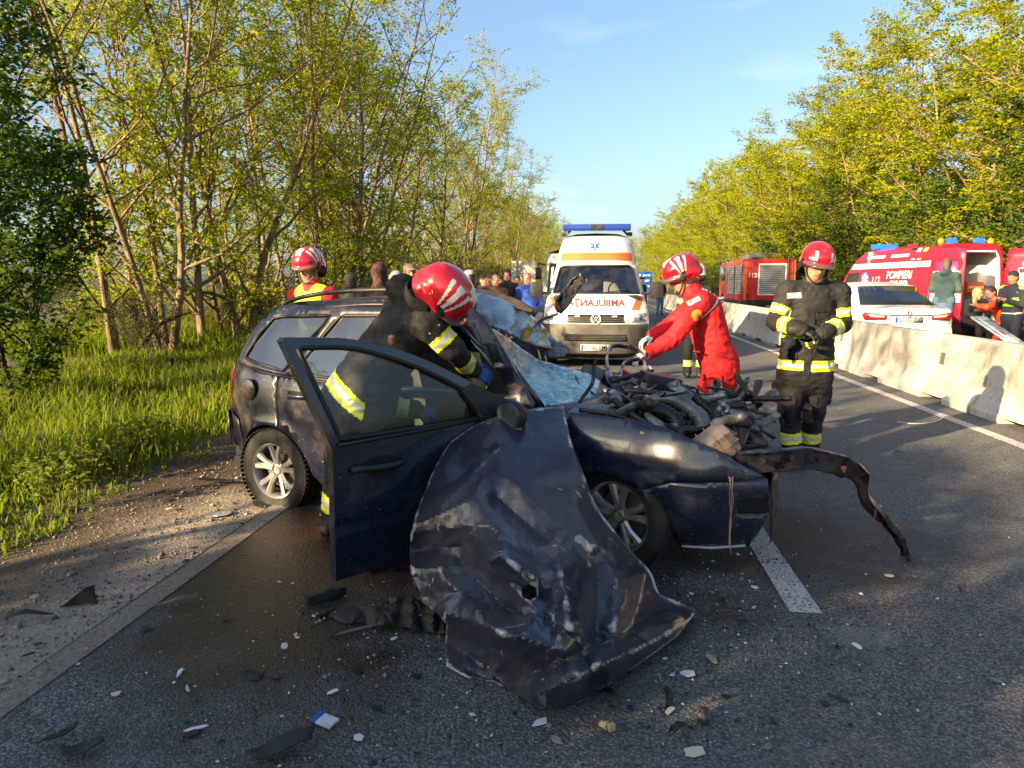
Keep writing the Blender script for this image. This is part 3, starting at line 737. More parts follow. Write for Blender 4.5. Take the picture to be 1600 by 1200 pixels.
def variants(n, mats, **kw):
    out = []
    for i in range(n):
        k = {a: (b[i % len(b)] if isinstance(b, list) else b) for a, b in kw.items()}
        t, c = tree_meshes(**k); t.materials.append(mats[0]); c.materials.append(mats[1]); out.append((t, c))
    return out
LEFT = variants(5, (BARK, LEAF_L), seed=[11, 12, 13, 14, 15], H=[11.5, 10.5, 12, 11, 10], stems=[2, 1, 3, 2, 1], spread=[.13, .06, .2, .16, .1], r=[.085, .105, .08, .085, .095], first=0.07, nb=[19, 27, 15, 19, 28],
                blen=[2.2, 2.4, 2.2, 2.3, 2.3], bup=0.05, nt=9, tlen=1.0, leaf=0.095, per=[27, 28, 27, 27, 28], flat=0.7, shape='round', bang=0.95)
RIGHT = variants(4, (BARK, LEAF_R), seed=[21, 22, 23, 24], H=[11.2, 12.2, 10.8, 11.8], stems=[2, 2, 3, 1], spread=[.18, .14, .24, .08], r=[.11, .12, .10, .14], first=0.10, nb=[22, 22, 16, 38],
                 blen=[3.6, 3.4, 3.3, 3.7], bup=0.035, nt=12, tlen=1.35, leaf=0.115, per=[56, 56, 56, 56], flat=0.8, shape='round', bang=1.05)
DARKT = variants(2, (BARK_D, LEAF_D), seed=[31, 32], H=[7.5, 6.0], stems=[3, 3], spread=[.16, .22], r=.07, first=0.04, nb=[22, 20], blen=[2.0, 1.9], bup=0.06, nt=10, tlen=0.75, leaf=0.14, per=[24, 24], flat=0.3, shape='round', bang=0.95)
SHRUB = variants(3, (BARK_D, LEAF_O), seed=[41, 42, 43], H=[2.6, 2.0, 2.9], stems=[6, 5, 7], spread=[.45, .6, .4], r=.022, first=0.12, nb=9, blen=0.75, bup=0.05, nt=5, tlen=0.4, leaf=0.075, per=8, flat=0.2, shape='round', bang=0.8)
SHRUB_Y = variants(2, (BARK, LEAF_L), seed=[61, 62], H=[2.8, 2.2], stems=[6, 5], spread=[.4, .55], r=.022, first=0.08, nb=10, blen=0.9, bup=0.05, nt=5, tlen=0.45, leaf=0.085, per=10, flat=0.3, shape='round', bang=0.85)
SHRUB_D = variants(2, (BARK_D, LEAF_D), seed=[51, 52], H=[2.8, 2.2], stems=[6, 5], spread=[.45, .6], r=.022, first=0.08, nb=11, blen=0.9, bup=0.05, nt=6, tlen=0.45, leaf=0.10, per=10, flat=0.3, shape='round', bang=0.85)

rt = random.Random(5)
# left roadside belt; the near ones stand where their trunks meet the ground in the photograph
left_near = [(GP(185, 560), 0, 1.0), (GP(262, 560), 2, 0.95), (GP(318, 548), 1, 1.05), (GP(385, 545), 3, 1.0), (GP(455, 530), 0, 1.0), (GP(520, 525), 2, 1.0),
             (GP(575, 512), 4, 1.05), (GP(610, 505), 3, 1.0), (GP(225, 548), 4, .9), (GP(350, 538), 4, .95), (GP(425, 528), 1, .95), (GP(490, 518), 4, .95), (GP(545, 512), 1, 1.0)]
left_near.sort(key=lambda q: q[0].length)
idx = 0
for p, v, s in left_near:
    idx += 1
    tree('roadside_tree', LEFT[v], p, rt.uniform(0, 6.28), (s, s, s * rt.uniform(.95, 1.08)), 'slender brown-barked tree with thin spring leaves, %s by distance in the left belt' % ORD[idx - 1], 'trees of the left roadside belt')
for k in range(46):
    t = 22 + k * 2.5 + rt.uniform(-.8, .8) + max(0, k - 20) * 1.6; s = -5.9 - rt.uniform(0, 1.3) - (k % 3) * 2.0
    if k < 9: lab = '%s of the sunlit yellow-green trees behind the bystanders, counted from the camera' % ORD[k]
    else: lab = 'distant yellow-green tree in the far stretch of the left belt'
    tree('roadside_tree', LEFT[rt.randrange(5)], RD(s, t, -.03), rt.uniform(0, 6.28), rt.uniform(.92, 1.12), lab, 'trees of the left roadside belt')
for n_, (s, t, v, sc) in enumerate([(-13, 19, 3, .95), (-12.5, 24, 0, .9), (-15, 29, 2, 1), (-13.5, 35, 4, .9)]):
    tree('roadside_tree', LEFT[v], RD(s, t, -.03), rt.uniform(0, 6.28), sc, '%s thin tree in the back row of the left belt against the sky' % ORD[n_], 'trees of the left roadside belt')
# the belt goes on behind the viewpoint and shades the road
for (s, t, v, sc) in SHADE_TREES:
    tree('roadside_tree', LEFT[v], RD(s, t, -.03), rt.uniform(0, 6.28), sc, 'tree of the left belt standing behind the viewpoint', 'trees behind the viewpoint')
for (s, t, v, sc) in SHADE_BUSHES:  # unseen bushes, added to keep low sun off the foreground and front wing
    tree('shade_bush', SHRUB_D[v], RD(s, t, -.03), rt.uniform(0, 6.28), sc, 'unseen leafy bush added behind the viewpoint to shade road and car', 'bushes behind the viewpoint', 'bush')
tree('dark_tree', DARKT[1], RD(-8.0, -3.6, -.03), 2.0, .8, 'unseen dark leafy tree added behind the viewpoint to shade the car wing', 'trees behind the viewpoint')  # unseen dense tree, added to block the sun spots on the front wing
# dark leafy trees at the left edge
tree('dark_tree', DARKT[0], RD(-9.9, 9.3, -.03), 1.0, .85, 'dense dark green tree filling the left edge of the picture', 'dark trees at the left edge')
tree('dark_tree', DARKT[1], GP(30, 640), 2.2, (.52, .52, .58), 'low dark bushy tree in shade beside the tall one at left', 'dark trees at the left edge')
# undergrowth of the left belt
for i, (px, py, v, sc) in enumerate([(560, 505, 0, 1.0), (600, 500, 2, .9), (640, 497, 1, 1.0), (690, 490, 0, 1.0), (735, 486, 2, 1.0), (520, 520, 1, .8), (470, 525, 2, .75), (430, 535, 1, .7), (660, 500, 1, .8), (390, 545, 0, .55), (230, 565, 1, .7), (770, 482, 0, 1.1)]):
    tree('shrub', SHRUB[v], GP(px, py), rt.uniform(0, 6.28), sc, '%s grey-green shrub from the camera under the left trees' % ORD[i], 'shrubs under the left trees', 'shrub')
for i in range(12):
    tree('shrub', SHRUB[i % 3], RD(-15 - rt.uniform(0, 14), 22 + i * 3.2, -.03), rt.uniform(0, 6.28), rt.uniform(.6, .95), 'leafy shrub closing the view behind the left trees', 'shrubs behind the left trees', 'shrub')
for i in range(14):
    tree('shrub', SHRUB[i % 3], RD(-7.5 - rt.uniform(0, 3), 34 + i * 4.5, -.03), rt.uniform(0, 6.28), rt.uniform(.9, 1.4), 'distant shrub at the foot of the left belt', 'far shrubs under the left trees', 'shrub')
for i, (px, py, v, sc) in enumerate([(205, 548, 0, .9), (250, 545, 1, 1.0), (300, 538, 0, .8), (345, 536, 1, 1.0), (400, 528, 0, .9), (440, 522, 1, 1.1), (490, 515, 0, 1.0), (160, 552, 1, 1.0), (530, 508, 1, 1.1), (575, 500, 0, 1.1), (625, 494, 1, 1.1), (670, 488, 0, 1.2), (715, 482, 1, 1.2)]):
    tree('sapling', SHRUB_Y[v], GP(px, py), rt.uniform(0, 6.28), sc * .55, '%s yellow-green sapling among the left trunks, counted towards the ambulance' % ORD[i], 'saplings among the left trunks', 'shrub')
# right hand belt
for k in range(32):
    t = 10 + k * 4.2 + rt.uniform(-.7, .7) + max(0, k - 18) * 3; s = 13.2 + rt.uniform(-.5, .8)
    lab = ('%s yellow-green tree from the picture edge in the right belt' % ORD[k]) if k < 12 else 'distant yellow-green tree in the far stretch of the right belt'
    tree('roadside_tree', RIGHT[k % 4], RD(s, t, -.03), rt.uniform(0, 6.28), (1.0, 1.0, rt.uniform(.95, 1.1)), lab, 'trees of the right roadside belt')
for k in range(14):
    tree('roadside_tree', RIGHT[(k + 1) % 4], RD(19.5 + rt.uniform(-1, 1), 12 + k * 6.5, -.03), rt.uniform(0, 6.28), 1.1, 'yellow-green tree in the back row of the right belt', 'trees of the right back row')
for k in range(22):
    t = 14 + k * 3.1 + rt.uniform(-1, 1)
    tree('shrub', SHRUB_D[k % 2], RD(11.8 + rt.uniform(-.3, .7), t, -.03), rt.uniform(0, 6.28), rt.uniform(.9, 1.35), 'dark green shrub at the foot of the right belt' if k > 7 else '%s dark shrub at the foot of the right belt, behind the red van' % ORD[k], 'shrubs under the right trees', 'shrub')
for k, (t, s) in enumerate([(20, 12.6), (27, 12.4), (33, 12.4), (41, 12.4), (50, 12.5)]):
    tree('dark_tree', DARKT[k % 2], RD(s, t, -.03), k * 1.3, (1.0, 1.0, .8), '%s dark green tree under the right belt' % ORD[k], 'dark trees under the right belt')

# ------------------------------------------------------------------ grass
GRASS = leaf_mat('grass_blade', (0.085, 0.150, 0.014), (0.140, 0.200, 0.016), (0.190, 0.210, 0.020), 0.45)
def grass(name, n, srange, trange, hmin, hmax, seed, label, edge=None, wid=0.010, clump=0.0, mat=None):
    rng = np.random.default_rng(seed)
    s = rng.uniform(*srange, n); t = trange[0] + (trange[1] - trange[0]) * rng.uniform(0, 1, n) ** 1.5
    ed = -3.62 - 0.22 * np.sin(t * 1.1) - 0.15 * np.sin(t * 2.7 + 1) - 0.1 * np.sin(t * 6.1)
    keep = (s < ed + rng.normal(0, 0.10, n)) if edge else np.ones(n, bool)
    s, t = s[keep], t[keep]; n = len(s)
    dens = 0.5 + 0.5 * np.sin(s * 2.3 + 1.3 * np.sin(t * .9)) * np.sin(t * 1.9 + .7 * s)
    far = np.clip((-s - 3.4) / 1.2, 0.25, 1)
    hh = (hmin + (hmax - hmin) * rng.uniform(0, 1, n) ** 1.4) * (0.55 + 0.65 * dens) * far
    a = rng.uniform(0, 2 * pi, n); ln = rng.uniform(0.1, 0.75, n)
    X = s * RC + t * RS; Y = -s * RS + t * RC
    B = np.stack([X, Y, np.full(n, -0.03)], 1); D = np.stack([np.cos(a), np.sin(a), np.zeros(n)], 1); Wd = np.stack([-np.sin(a), np.cos(a), np.zeros(n)], 1)
    w = (wid * rng.uniform(.6, 1.4, n))[:, None]; H = hh[:, None]; Z = np.array([[0, 0, 1.0]]); Ln = ln[:, None]
    v0 = B - Wd * w; v1 = B + Wd * w
    m = B + Z * H * .6 + D * H * Ln * .25
    v2 = m + Wd * w * .75; v3 = m - Wd * w * .75
    v4 = B + Z * H * (1 - .25 * Ln) + D * H * Ln * .8
    V = np.stack([v0, v1, v2, v3, v4], 1).reshape(-1, 3); i = np.arange(n)[:, None] * 5
    F = np.concatenate([i + np.array([[0, 1, 2]]), i + np.array([[0, 2, 3]]), i + np.array([[3, 2, 4]])])
    o = link(name, mesh_np(name, V, F), mat or GRASS); tag(o, label, 'grass', kind='stuff'); return o
grass('grass', 70000, (-9.5, -3.3), (2.2, 17), 0.10, 0.46, 1, 'tall green grass on the verge beside the dark estate car', edge=True)
grass('grass', 26000, (-15, -5.5), (14, 60), 0.25, 0.85, 2, 'sunlit yellow-green grass under the left trees', wid=0.016)
grass('grass', 14000, (10.7, 14.5), (9, 60), 0.15, 0.5, 3, 'grass strip at the foot of the right trees', wid=0.016)
STRAW = leaf_mat('dry_stalk', (0.24, 0.19, 0.10), (0.30, 0.24, 0.12), (0.16, 0.15, 0.06), 0.3)
grass('dry_grass', 5000, (-9.5, -3.3), (2.2, 17), 0.2, 0.6, 5, 'dry straw-coloured stalks mixed into the verge grass', edge=True, wid=0.005, mat=STRAW)
# flowering weeds and a fallen branch on the verge
WEED = leaf_mat('weed_leaf', (0.16, 0.20, 0.03), (0.20, 0.21, 0.04), (0.10, 0.15, 0.02), 0.4)
for i, (px, py) in enumerate([(205, 715), (245, 705), (175, 735), (140, 755), (95, 800), (60, 770)]):
    rng = np.random.default_rng(60 + i); C = []; st = []
    for k in range(9):
        a = rng.uniform(0, 6.28); tip = np.array([cos(a) * .12, sin(a) * .12, rng.uniform(.16, .30)])
        st.append((np.array([[0, 0, -.02], tip * .5 + np.array([0, 0, .03]), tip]), np.array([.004, .003, .002])))
        C.append(tip + rng.normal(0, .035, (26, 3)))
    root = empty('weed', GP(px, py), 0, 'pale yellow-green weed in the verge grass, %s from the car' % ORD[i], 'weed', 'weeds in the verge grass')
    V, F = tubes_np(st, 3); link('stem', mesh_np('stem', V, F), WEED, root)
    V, F = leaves_np(np.concatenate(C), .045, rng, .5); link('foliage', mesh_np('foliage', V, F), WEED, root)
b = MB(); P0 = GP(205, 565)
b.tube(spl([P0 + Vector((0, 0, .05)), W(240, 515, P0.y), W(270, 497, P0.y + .1), W(300, 488, P0.y + .3)], 4), [.05] * 5 + [.035] * 4 + [.02] * 3 + [.012], 7)
b.tube(spl([W(240, 515, P0.y), W(250, 545, P0.y - .2), W(262, 570, P0.y - .3)], 3), .025, 6)
tag(b.obj('fallen_branch', BARK_D, smooth=True), 'bare dead branch sticking up out of the verge grass', 'branch')
b = MB(); P0 = GP(235, 585)
b.tube(spl([P0, W(262, 575, P0.y), W(268, 560, P0.y)], 4), [.06] * 4 + [.045] * 5, 7)
tag(b.obj('dead_log', BARK_D, smooth=True), 'short grey log lying in the sunlit grass', 'log')
# ------------------------------------------------------------------ the wrecked dark blue estate car
CAR = empty('estate_car', GP(965, 893), RAD(-28.53), 'wrecked dark blue estate car with crushed front and open passenger door', 'car')
CARM = Matrix.Translation(CAR.location) @ Matrix.Rotation(RAD(-28.53), 4, 'Z'); CARI = CARM.inverted()
def interp(x, xs, ys):
    return float(np.interp(x, xs, ys))
def inset(z):
    return interp(z, [0.1, 0.2, 0.35, 0.55, 0.75, 0.88, 0.95, 1.05, 1.2, 1.34, 1.40, 1.46], [0.05, 0.02, -0.02, -0.05, -0.052, -0.035, -0.01, 0.035, 0.10, 0.165, 0.205, 0.29])
def plan(x):
    r = 0.0
    if x < -2.60: r += ((-2.60 - x) / 0.55) ** 2.2 * 0.20
    if x > 0.30: r += ((x - 0.30) / 0.45) ** 2.0 * 0.15
    return r
def side(off=0.0, flare=None):
    def f(x, z):
        y = inset(z) + plan(x) - off
        if flare:
            d = math.hypot((x - flare[0]), (z - flare[1])) - flare[2]
            if d < 0.07: y -= 0.020 * (1 - max(0, d) / 0.07) ** 1.2
        return Vector((x, y, z))
    return f
def arc(cx, cz, r, a0, a1, n=14, rz=None):
    return [(cx + r * cos(RAD(a0 + (a1 - a0) * i / n)), cz + (rz or r) * sin(RAD(a0 + (a1 - a0) * i / n))) for i in range(n + 1)]
OUTR = (-0.0, -1, 0)
RA = (-2.54, 0.235, 0.345)                                  # rear arch
fl = RA
# shell pieces of the right side
panel('rear_quarter_panel', [(-3.145, .615), (-3.115, .80), (-3.06, .975), (-2.75, .955), (-2.468, .922), (-2.470, .79), (-2.452, .575)] + arc(*RA, 74, 168) + [(-2.885, .42), (-2.905, .585)],
      side(0, fl), PAINT, CAR, step=.05, thick=.004, out=OUTR)
panel('rear_bumper', [(-3.03, .33), (-3.13, .44), (-3.155, .54), (-3.15, .607), (-2.912, .578), (-2.892, .42), (-2.90, .30)], side(.012), PAINT, CAR, step=.04, thick=.006, out=OUTR)
rd = panel('rear_door', [(-2.460, .920), (-2.462, .79), (-2.444, .580)] + arc(*RA, 72, 4) + [(-2.16, .20), (-2.12, .165), (-1.60, .165), (-1.585, .9)], side(0, fl), PAINT, CAR, step=.05, thick=.004, out=OUTR)
MB().tube(spl([(-2.33, -.075, .800), (-2.28, -.088, .803), (-2.22, -.090, .805), (-2.17, -.075, .805)], 4), .014, 8).obj('handle', PAINT, rd, True)
MB().prism([(-2.36, .77), (-2.14, .775), (-2.15, .835), (-2.35, .83)], -.052, -.056, lambda a, b, z: (a, z, b)).obj('handle_recess', DARK, rd)
fc = MB(); fc.lathe([(0.0, -.062), (.070, -.062), (.076, -.058), (.076, -.05)], (0, 0, 0), 'y', 28)
o = fc.obj('fuel_flap', PAINT, CAR, True); o.location = (-2.735, 0.002, .815); o.rotation_euler = (0, 0, RAD(-3.0))
panel('rear_lamp', [(-3.12, .62), (-3.165, .62), (-3.135, .82), (-3.085, .968), (-3.062, .968), (-3.105, .81)], side(.008), RED_L, CAR, step=.04, thick=.01, out=OUTR)
panel('sill', [(-2.14, .16), (-2.12, .115), (-0.50, .115), (-0.46, .175), (-0.50, .21), (-1.57, .21), (-1.58, .16)], side(-.006), PAINT, CAR, step=.06, thick=.01, out=OUTR)
# window frame of the right side, with its openings
qwin = [(-2.905, 1.020), (-2.80, 1.17), (-2.675, 1.305), (-2.60, 1.318), (-2.15, 1.335), (-2.44, .955)]
rwin = [(-2.355, .945), (-2.06, 1.335), (-1.66, 1.345), (-1.645, .925)]
fwin = [(-1.565, .925), (-1.58, 1.345), (-1.22, 1.335), (-1.02, 1.285), (-0.66, .925)]
outer = [(-3.06, .982), (-2.97, 1.12), (-2.83, 1.29), (-2.72, 1.375), (-2.5, 1.425), (-1.9, 1.452), (-1.3, 1.452), (-1.06, 1.412), (-0.93, 1.345), (-0.74, 1.15), (-0.50, .895), (-0.50, .86), (-0.64, .875), (-1.59, .892), (-2.47, .927)]
panel('window_frame', outer, side(-.004), PAINT, CAR, holes=[qwin, rwin, fwin], step=.05, thick=.012, out=OUTR)
RUB = mk('window_rubber', (0.010, 0.010, 0.011), 0.5)
def strip_loop(name, poly, f, r, mat, parent, n=5):
    pts = [f(p[0], p[1]) for p in dense(poly, .05)]; pts.append(pts[0])
    return MB().tube(pts, r, n, caps=False).obj(name, mat, parent, True)
for nm, w_ in (('quarter_window', qwin), ('rear_door_window', rwin)):
    gw = panel(nm, w_, side(-.012), GLASS, CAR, step=.08, out=OUTR)
    strip_loop('window_seal', w_, side(-.006), .011, RUB, gw)
MB().tube([side(.004)(x, z) for x, z in spl([(-3.06, .978), (-2.75, .958), (-2.47, .925), (-1.60, .893)], 6)], .007, 5).obj('belt_trim', RUB, CAR, True)
# left side, seen through the windows
def lside(off=0.0):
    f = side(off)
    def g(x, z):
        v = f(x, z); return Vector((v.x, 1.62 - v.y, v.z))
    return g
panel('left_flank', [(-3.145, .35), (-3.115, .80), (-3.06, .975), (-2.47, .92), (-0.64, .872), (-0.45, .85), (-0.45, .13), (-2.1, .13)] + arc(*RA, 0, 170), lside(), PAINT, CAR, step=.09, thick=.01, out=(0, 1, 0))
panel('left_window_frame', [q for q in outer if q[0] < -1.85] [:6] + [(-1.78, 1.43), (-1.72, 1.2), (-1.60, .95), (-1.55, .89), (-2.47, .927)], lside(-.004), PAINT, CAR, holes=[qwin], step=.09, thick=.012, out=(0, 1, 0))
for nm, w_ in (('left_quarter_window', qwin),): panel(nm, w_, lside(-.012), GLASS, CAR, step=.1, out=(0, 1, 0))
# roof with rails; its front edge is crushed
def roof_f(x, y):
    c = (y - .81) / .55; e = max(0, (x + 1.35) / .35)
    z = interp(x, [-2.85, -2.72, -2.5, -1.9, -1.3, -1.0], [1.30, 1.385, 1.44, 1.478, 1.485, 1.47]) - .055 * c * c
    if e: z += crumple(x * 2, y * 2, 1.4, .02 * min(1, e), 4.0)
    return Vector((x, y, z))
ROOFP = mk('dusty_roof_paint', (0.05, 0.042, 0.036), 0.35, layers=[(4, 0.4, 0.7, (0.16, 0.13, 0.10), 0.6, 7), (30, 0.6, 0.7, (0.25, 0.22, 0.18), 0.8, 4)], coat=0.3)
roof = panel('roof', [(-2.80, .27), (-2.74, .205), (-1.05, .215), (-1.17, .5), (-1.36, .81), (-1.62, 1.2), (-1.76, 1.40), (-2.74, 1.415), (-2.80, 1.35)], roof_f, ROOFP, CAR, step=.07, thick=.006, out=(0, 0, 1))
for y, xe in ((.255, -1.25), (1.365, -1.80)):
    pts = spl([(-2.70, y, 1.375), (-2.62, y, 1.425), (-2.35, y, 1.475), (-1.95, y, 1.505), (xe, y, 1.505), (xe + .04, y, 1.46)], 5)
    MB().tube(pts, .016, 8).obj('roof_rail', BLACK_PL, roof, True)
# tailgate seen from behind the pillar
panel('tailgate', [(.28, .60), (.24, .95), (.42, 1.33), (.81, 1.36), (1.20, 1.33), (1.38, .95), (1.34, .60)], lambda y, z: Vector((interp(z, [.6, .95, 1.36], [-3.32, -3.28, -2.86]) + .10 * ((y - .81) / .55) ** 2, y, z)), PAINT, CAR, holes=[[(.40, .99), (.50, 1.28), (1.12, 1.28), (1.22, .99)]], step=.1, thick=.01, out=(-1, 0, 0))
panel('rear_window', [(.39, .98), (.49, 1.29), (1.13, 1.29), (1.23, .98)], lambda y, z: Vector((interp(z, [.6, .95, 1.36], [-3.325, -3.285, -2.865]) + .10 * ((y - .81) / .55) ** 2, y, z)), GLASS, CAR, step=.2)
panel('rear_bumper_bar', [(.1, .34), (.1, .60), (1.52, .60), (1.52, .34)], lambda y, z: Vector((-3.36 + .22 * ((y - .81) / .71) ** 4 - .02 * (z - .34), y, z)), PAINT, CAR, step=.1, thick=.01, out=(-1, 0, 0))
# floor, cabin, seats, dashboard
b = MB(); b.box((-1.85, .81, .22), (2.5, 1.42, .08)); b.box((-2.55, .20, .48), (.86, .16, .5)); b.box((-2.75, .81, .45), (.8, 1.3, .45))
b.box((-2.54, .26, .62), (.9, .30, .10))
b.obj('floor_pan', DARK, CAR)
def seat(x, y, w=.50):
    s = MB(); s.box((x, y, .44), (.50, w, .18), bev=.05); s.box((x - .30, y, .78), (.14, w * .96, .62), rot=Matrix.Rotation(RAD(-14), 3, 'Y'), bev=.05)
    o = s.obj('seat', SEAT, CAR, angle=40); h = MB(); h.box((x - .42, y, 1.13), (.09, .26, .18), bev=.04); h.obj('headrest', SEAT, o, angle=40)
seat(-1.15, .42); seat(-1.15, 1.2)
s = MB(); s.box((-2.1, .81, .44), (.50, 1.2, .18), bev=.05); s.box((-2.36, .81, .74), (.14, 1.2, .55), rot=Matrix.Rotation(RAD(-16), 3, 'Y'), bev=.05); s.obj('rear_bench', SEAT, CAR, angle=40)
d = MB(); d.box((-.66, .80, .60), (.36, 1.1, .30), rot=Matrix.Rotation(RAD(8), 3, 'Y'), bev=.06); d.box((-.82, 1.1, .72), (.1, .3, .12), bev=.03); d.obj('dashboard', BLACK_PL, CAR, angle=40)
CREAM = mk('headliner_cloth', (0.30, 0.28, 0.25), 0.95)
d = MB(); d.box((-.78, .24, .70), (.10, .04, .22), bev=.01); d.obj('door_pocket', CREAM, CAR)
b = MB(); b.box((-1.60, .06, .60), (.10, .07, .82), rot=Matrix.Rotation(RAD(2), 3, 'X'), bev=.015); b.obj('centre_pillar', PAINT, CAR, angle=40)
b = MB(); b.box((-.50, .08, .48), (.08, .12, .74), bev=.02); b.box((-.30, .35, .42), (.10, .5, .6)); b.obj('front_bulkhead', DARK, CAR)

# wheels
def wheel(name, loc, radius, width, turn=0.0, rim=.195, flat=0.0, parent=CAR, rimmat=None, nsp=5):
    root = empty(name, loc, turn, parent=parent)
    t = MB(); w = width / 2
    pr = [(rim * .98, -w * .82), (rim + .015, -w * .95), (radius - .055, -w * 1.03), (radius - .018, -w * .92), (radius, -w * .70), (radius, w * .70), (radius - .018, w * .92), (rim + .015, w * .95), (rim, w * .8)]
    t.lathe(pr, (0, 0, 0), 'y', 40)
    for k in range(60):                                              # tread blocks
        a = 2 * pi * k / 60
        for sy in (-.4, 0, .4):
            c = Vector((cos(a) * (radius + .001), sy * width, sin(a) * (radius + .001)))
            t.box(c, (.006, width * .22, radius * .07), rot=Matrix.Rotation(-a, 3, 'Y'))
    if flat:
        for i, v in enumerate(t.v):
            z = v[2]; zf = -(radius - flat)
            if z < zf: t.v[i] = (v[0] * (1 + .10 * (zf - z) / flat), v[1] * (1 + .9 * (zf - z) / flat), zf + (z - zf) * .06)
    t.obj('tyre', RUBBER, root, angle=35)
    r = MB()
    r.lathe([(rim * .90, w * .6), (rim * .90, -w * .30), (rim * .93, -w * .72), (rim * 1.02, -w * .90), (rim * 1.02, -w * .80)], (0, 0, 0), 'y', 40)
    r.lathe([(0.0, -w * .55), (.028, -w * .56), (.034, -w * .48), (.055, -w * .44), (.055, -w * .2), (0, -w * .2)], (0, 0, 0), 'y', 20)
    for k in range(nsp):
        for dlt in (-.16, .16):
            a = 2 * pi * k / nsp + .3
            p0 = Vector((cos(a + dlt * 1.0) * .045, -w * .42, sin(a + dlt) * .045)); p1 = Vector((cos(a + dlt * 1.15) * rim * .55, -w * .56, sin(a + dlt * 1.15) * rim * .55)); p2 = Vector((cos(a + dlt * 1.5) * rim * .95, -w * .62, sin(a + dlt * 1.5) * rim * .95))
            r.tube([p0, p1, p2], [.024, .020, .026], 6, flat=.7)
    r.obj('rim', rimmat or ALLOY, root, angle=50)
    h = MB(); h.lathe([(0, -w * .05), (rim * .7, -w * .05), (rim * .7, w * .0), (0, w * .0)], (0, 0, 0), 'y', 24); h.obj('brake_disc', STEEL, root)
    return root
wheel('rear_wheel', (-2.555, .055, .240), .305, .195, RAD(2), flat=.068)
wheel('front_wheel', (-.005, .085, .300), .302, .195, RAD(-10))
wheel('left_rear_wheel', (-2.555, 1.53, .300), .30, .195, pi)
wheel('left_front_wheel', (-.10, 1.52, .300), .30, .195, pi + .3)
b = MB(); b.add([side(-.03)(x, z) + Vector((0, y, 0)) for y in (0, .28) for x, z in arc(RA[0], RA[1], RA[2] - .004, -8, 188, 16)], [(i, i + 1, 18 + i, 17 + i) for i in range(16)])
b.obj('wheel_housing', DARK, CAR, True)

# front wing, bumper corner
archF = [tuple(p) for p in spl([(-.42, .16), (-.40, .33), (-.30, .475), (-.13, .545), (.05, .522), (.175, .425), (.255, .28), (.315, .172)], 4)]
k = max(range(len(archF)), key=lambda i: -abs(archF[i][0] - .125) - (archF[i][0] < 0) * 9)
wing = [(-.455, .16), (-.46, .86), (-.38, .845), (-.07, .842), (.12, .835), (.26, .812), (.44, .755), (.58, .692), (.735, .600), (.50, .580), (.30, .562), archF[k]] + archF[:k][::-1]
def front_f(off=0.0):
    f = side(off)
    def g(x, z):
        v = f(x, z); v.y += max(0, z - .66) ** 1.5 * .9 - (.010 if z < .655 + .06 * x and z < .69 else 0)      # shoulder rolls inwards, crease below
        d = abs(z - (.60 - .04 * x)); v.y += .010 * math.exp(-(d / .03) ** 2) if x < .3 else 0
        v.y += crumple(x * 3, z * 3, .8, .004, 2.0, 2)
        return v
    return g
wg = panel('front_wing', wing, front_f(), PAINT_CLEAN, CAR, step=.04, thick=.004, out=OUTR)
bump = [archF[k], (.30, .556), (.50, .574), (.733, .594), (.748, .51), (.742, .40), (.70, .30), (.652, .216), (.48, .185), (.315, .172)] + archF[k + 1:-1][::-1]
fog = [(.60, .485), (.738, .502), (.741, .41), (.612, .402)]
def bump_f(x, z):
    v = side(.006)(x, z); v.y += max(0, z - .54) * .25 + ((.30 - z) * .5 if z < .30 else 0)
    return v
bp = panel('front_bumper', bump, bump_f, PAINT_CLEAN, CAR, holes=[fog], step=.035, thick=.006, out=OUTR)
panel('fog_lamp_recess', [(.59, .495), (.75, .512), (.752, .40), (.60, .392)], lambda x, z: bump_f(x, z) + Vector((-.01, .045, 0)), BLACK_PL, bp, step=.05, out=OUTR)
MB().tube([bump_f(x, z) + Vector((0, -.006, 0)) for x, z in [(.325, .178), (.48, .192), (.64, .222)]], .007, 6).obj('bumper_lip', mk('pale_scuff', (.35, .37, .42), .5), bp, True)
panel('bumper_return', [(.0, .24), (.0, .58), (.22, .56), (.25, .34)], lambda y, z: Vector((.728 - .05 * y, .17 + y, z)) + Vector((crumple(y * 4, z * 4, 1, .02, 1), 0, 0)), BLACK_PL, CAR, step=.06, thick=.006)
# dangling wiring at the bumper corner
wir = MB()
for j, cc in enumerate(((0, 0), (.012, .006), (-.008, .01))):
    wir.tube(spl([W(1142, 745, 3.29) + Vector((cc[0], cc[1], 0)), W(1140 + 3 * j, 780, 3.27), W(1143 - 1.5 * j, 815, 3.27), W(1139 + j, 845, 3.27), W(1143 - j, 868 - 9 * j, 3.28)], 5), .0022, 5, mi=j % 2)
into(wir.obj('torn_wiring', [mk('wire_tan', (.22, .16, .09), .6), mk('wire_pink', (.35, .14, .10), .6)], None, True), CAR)
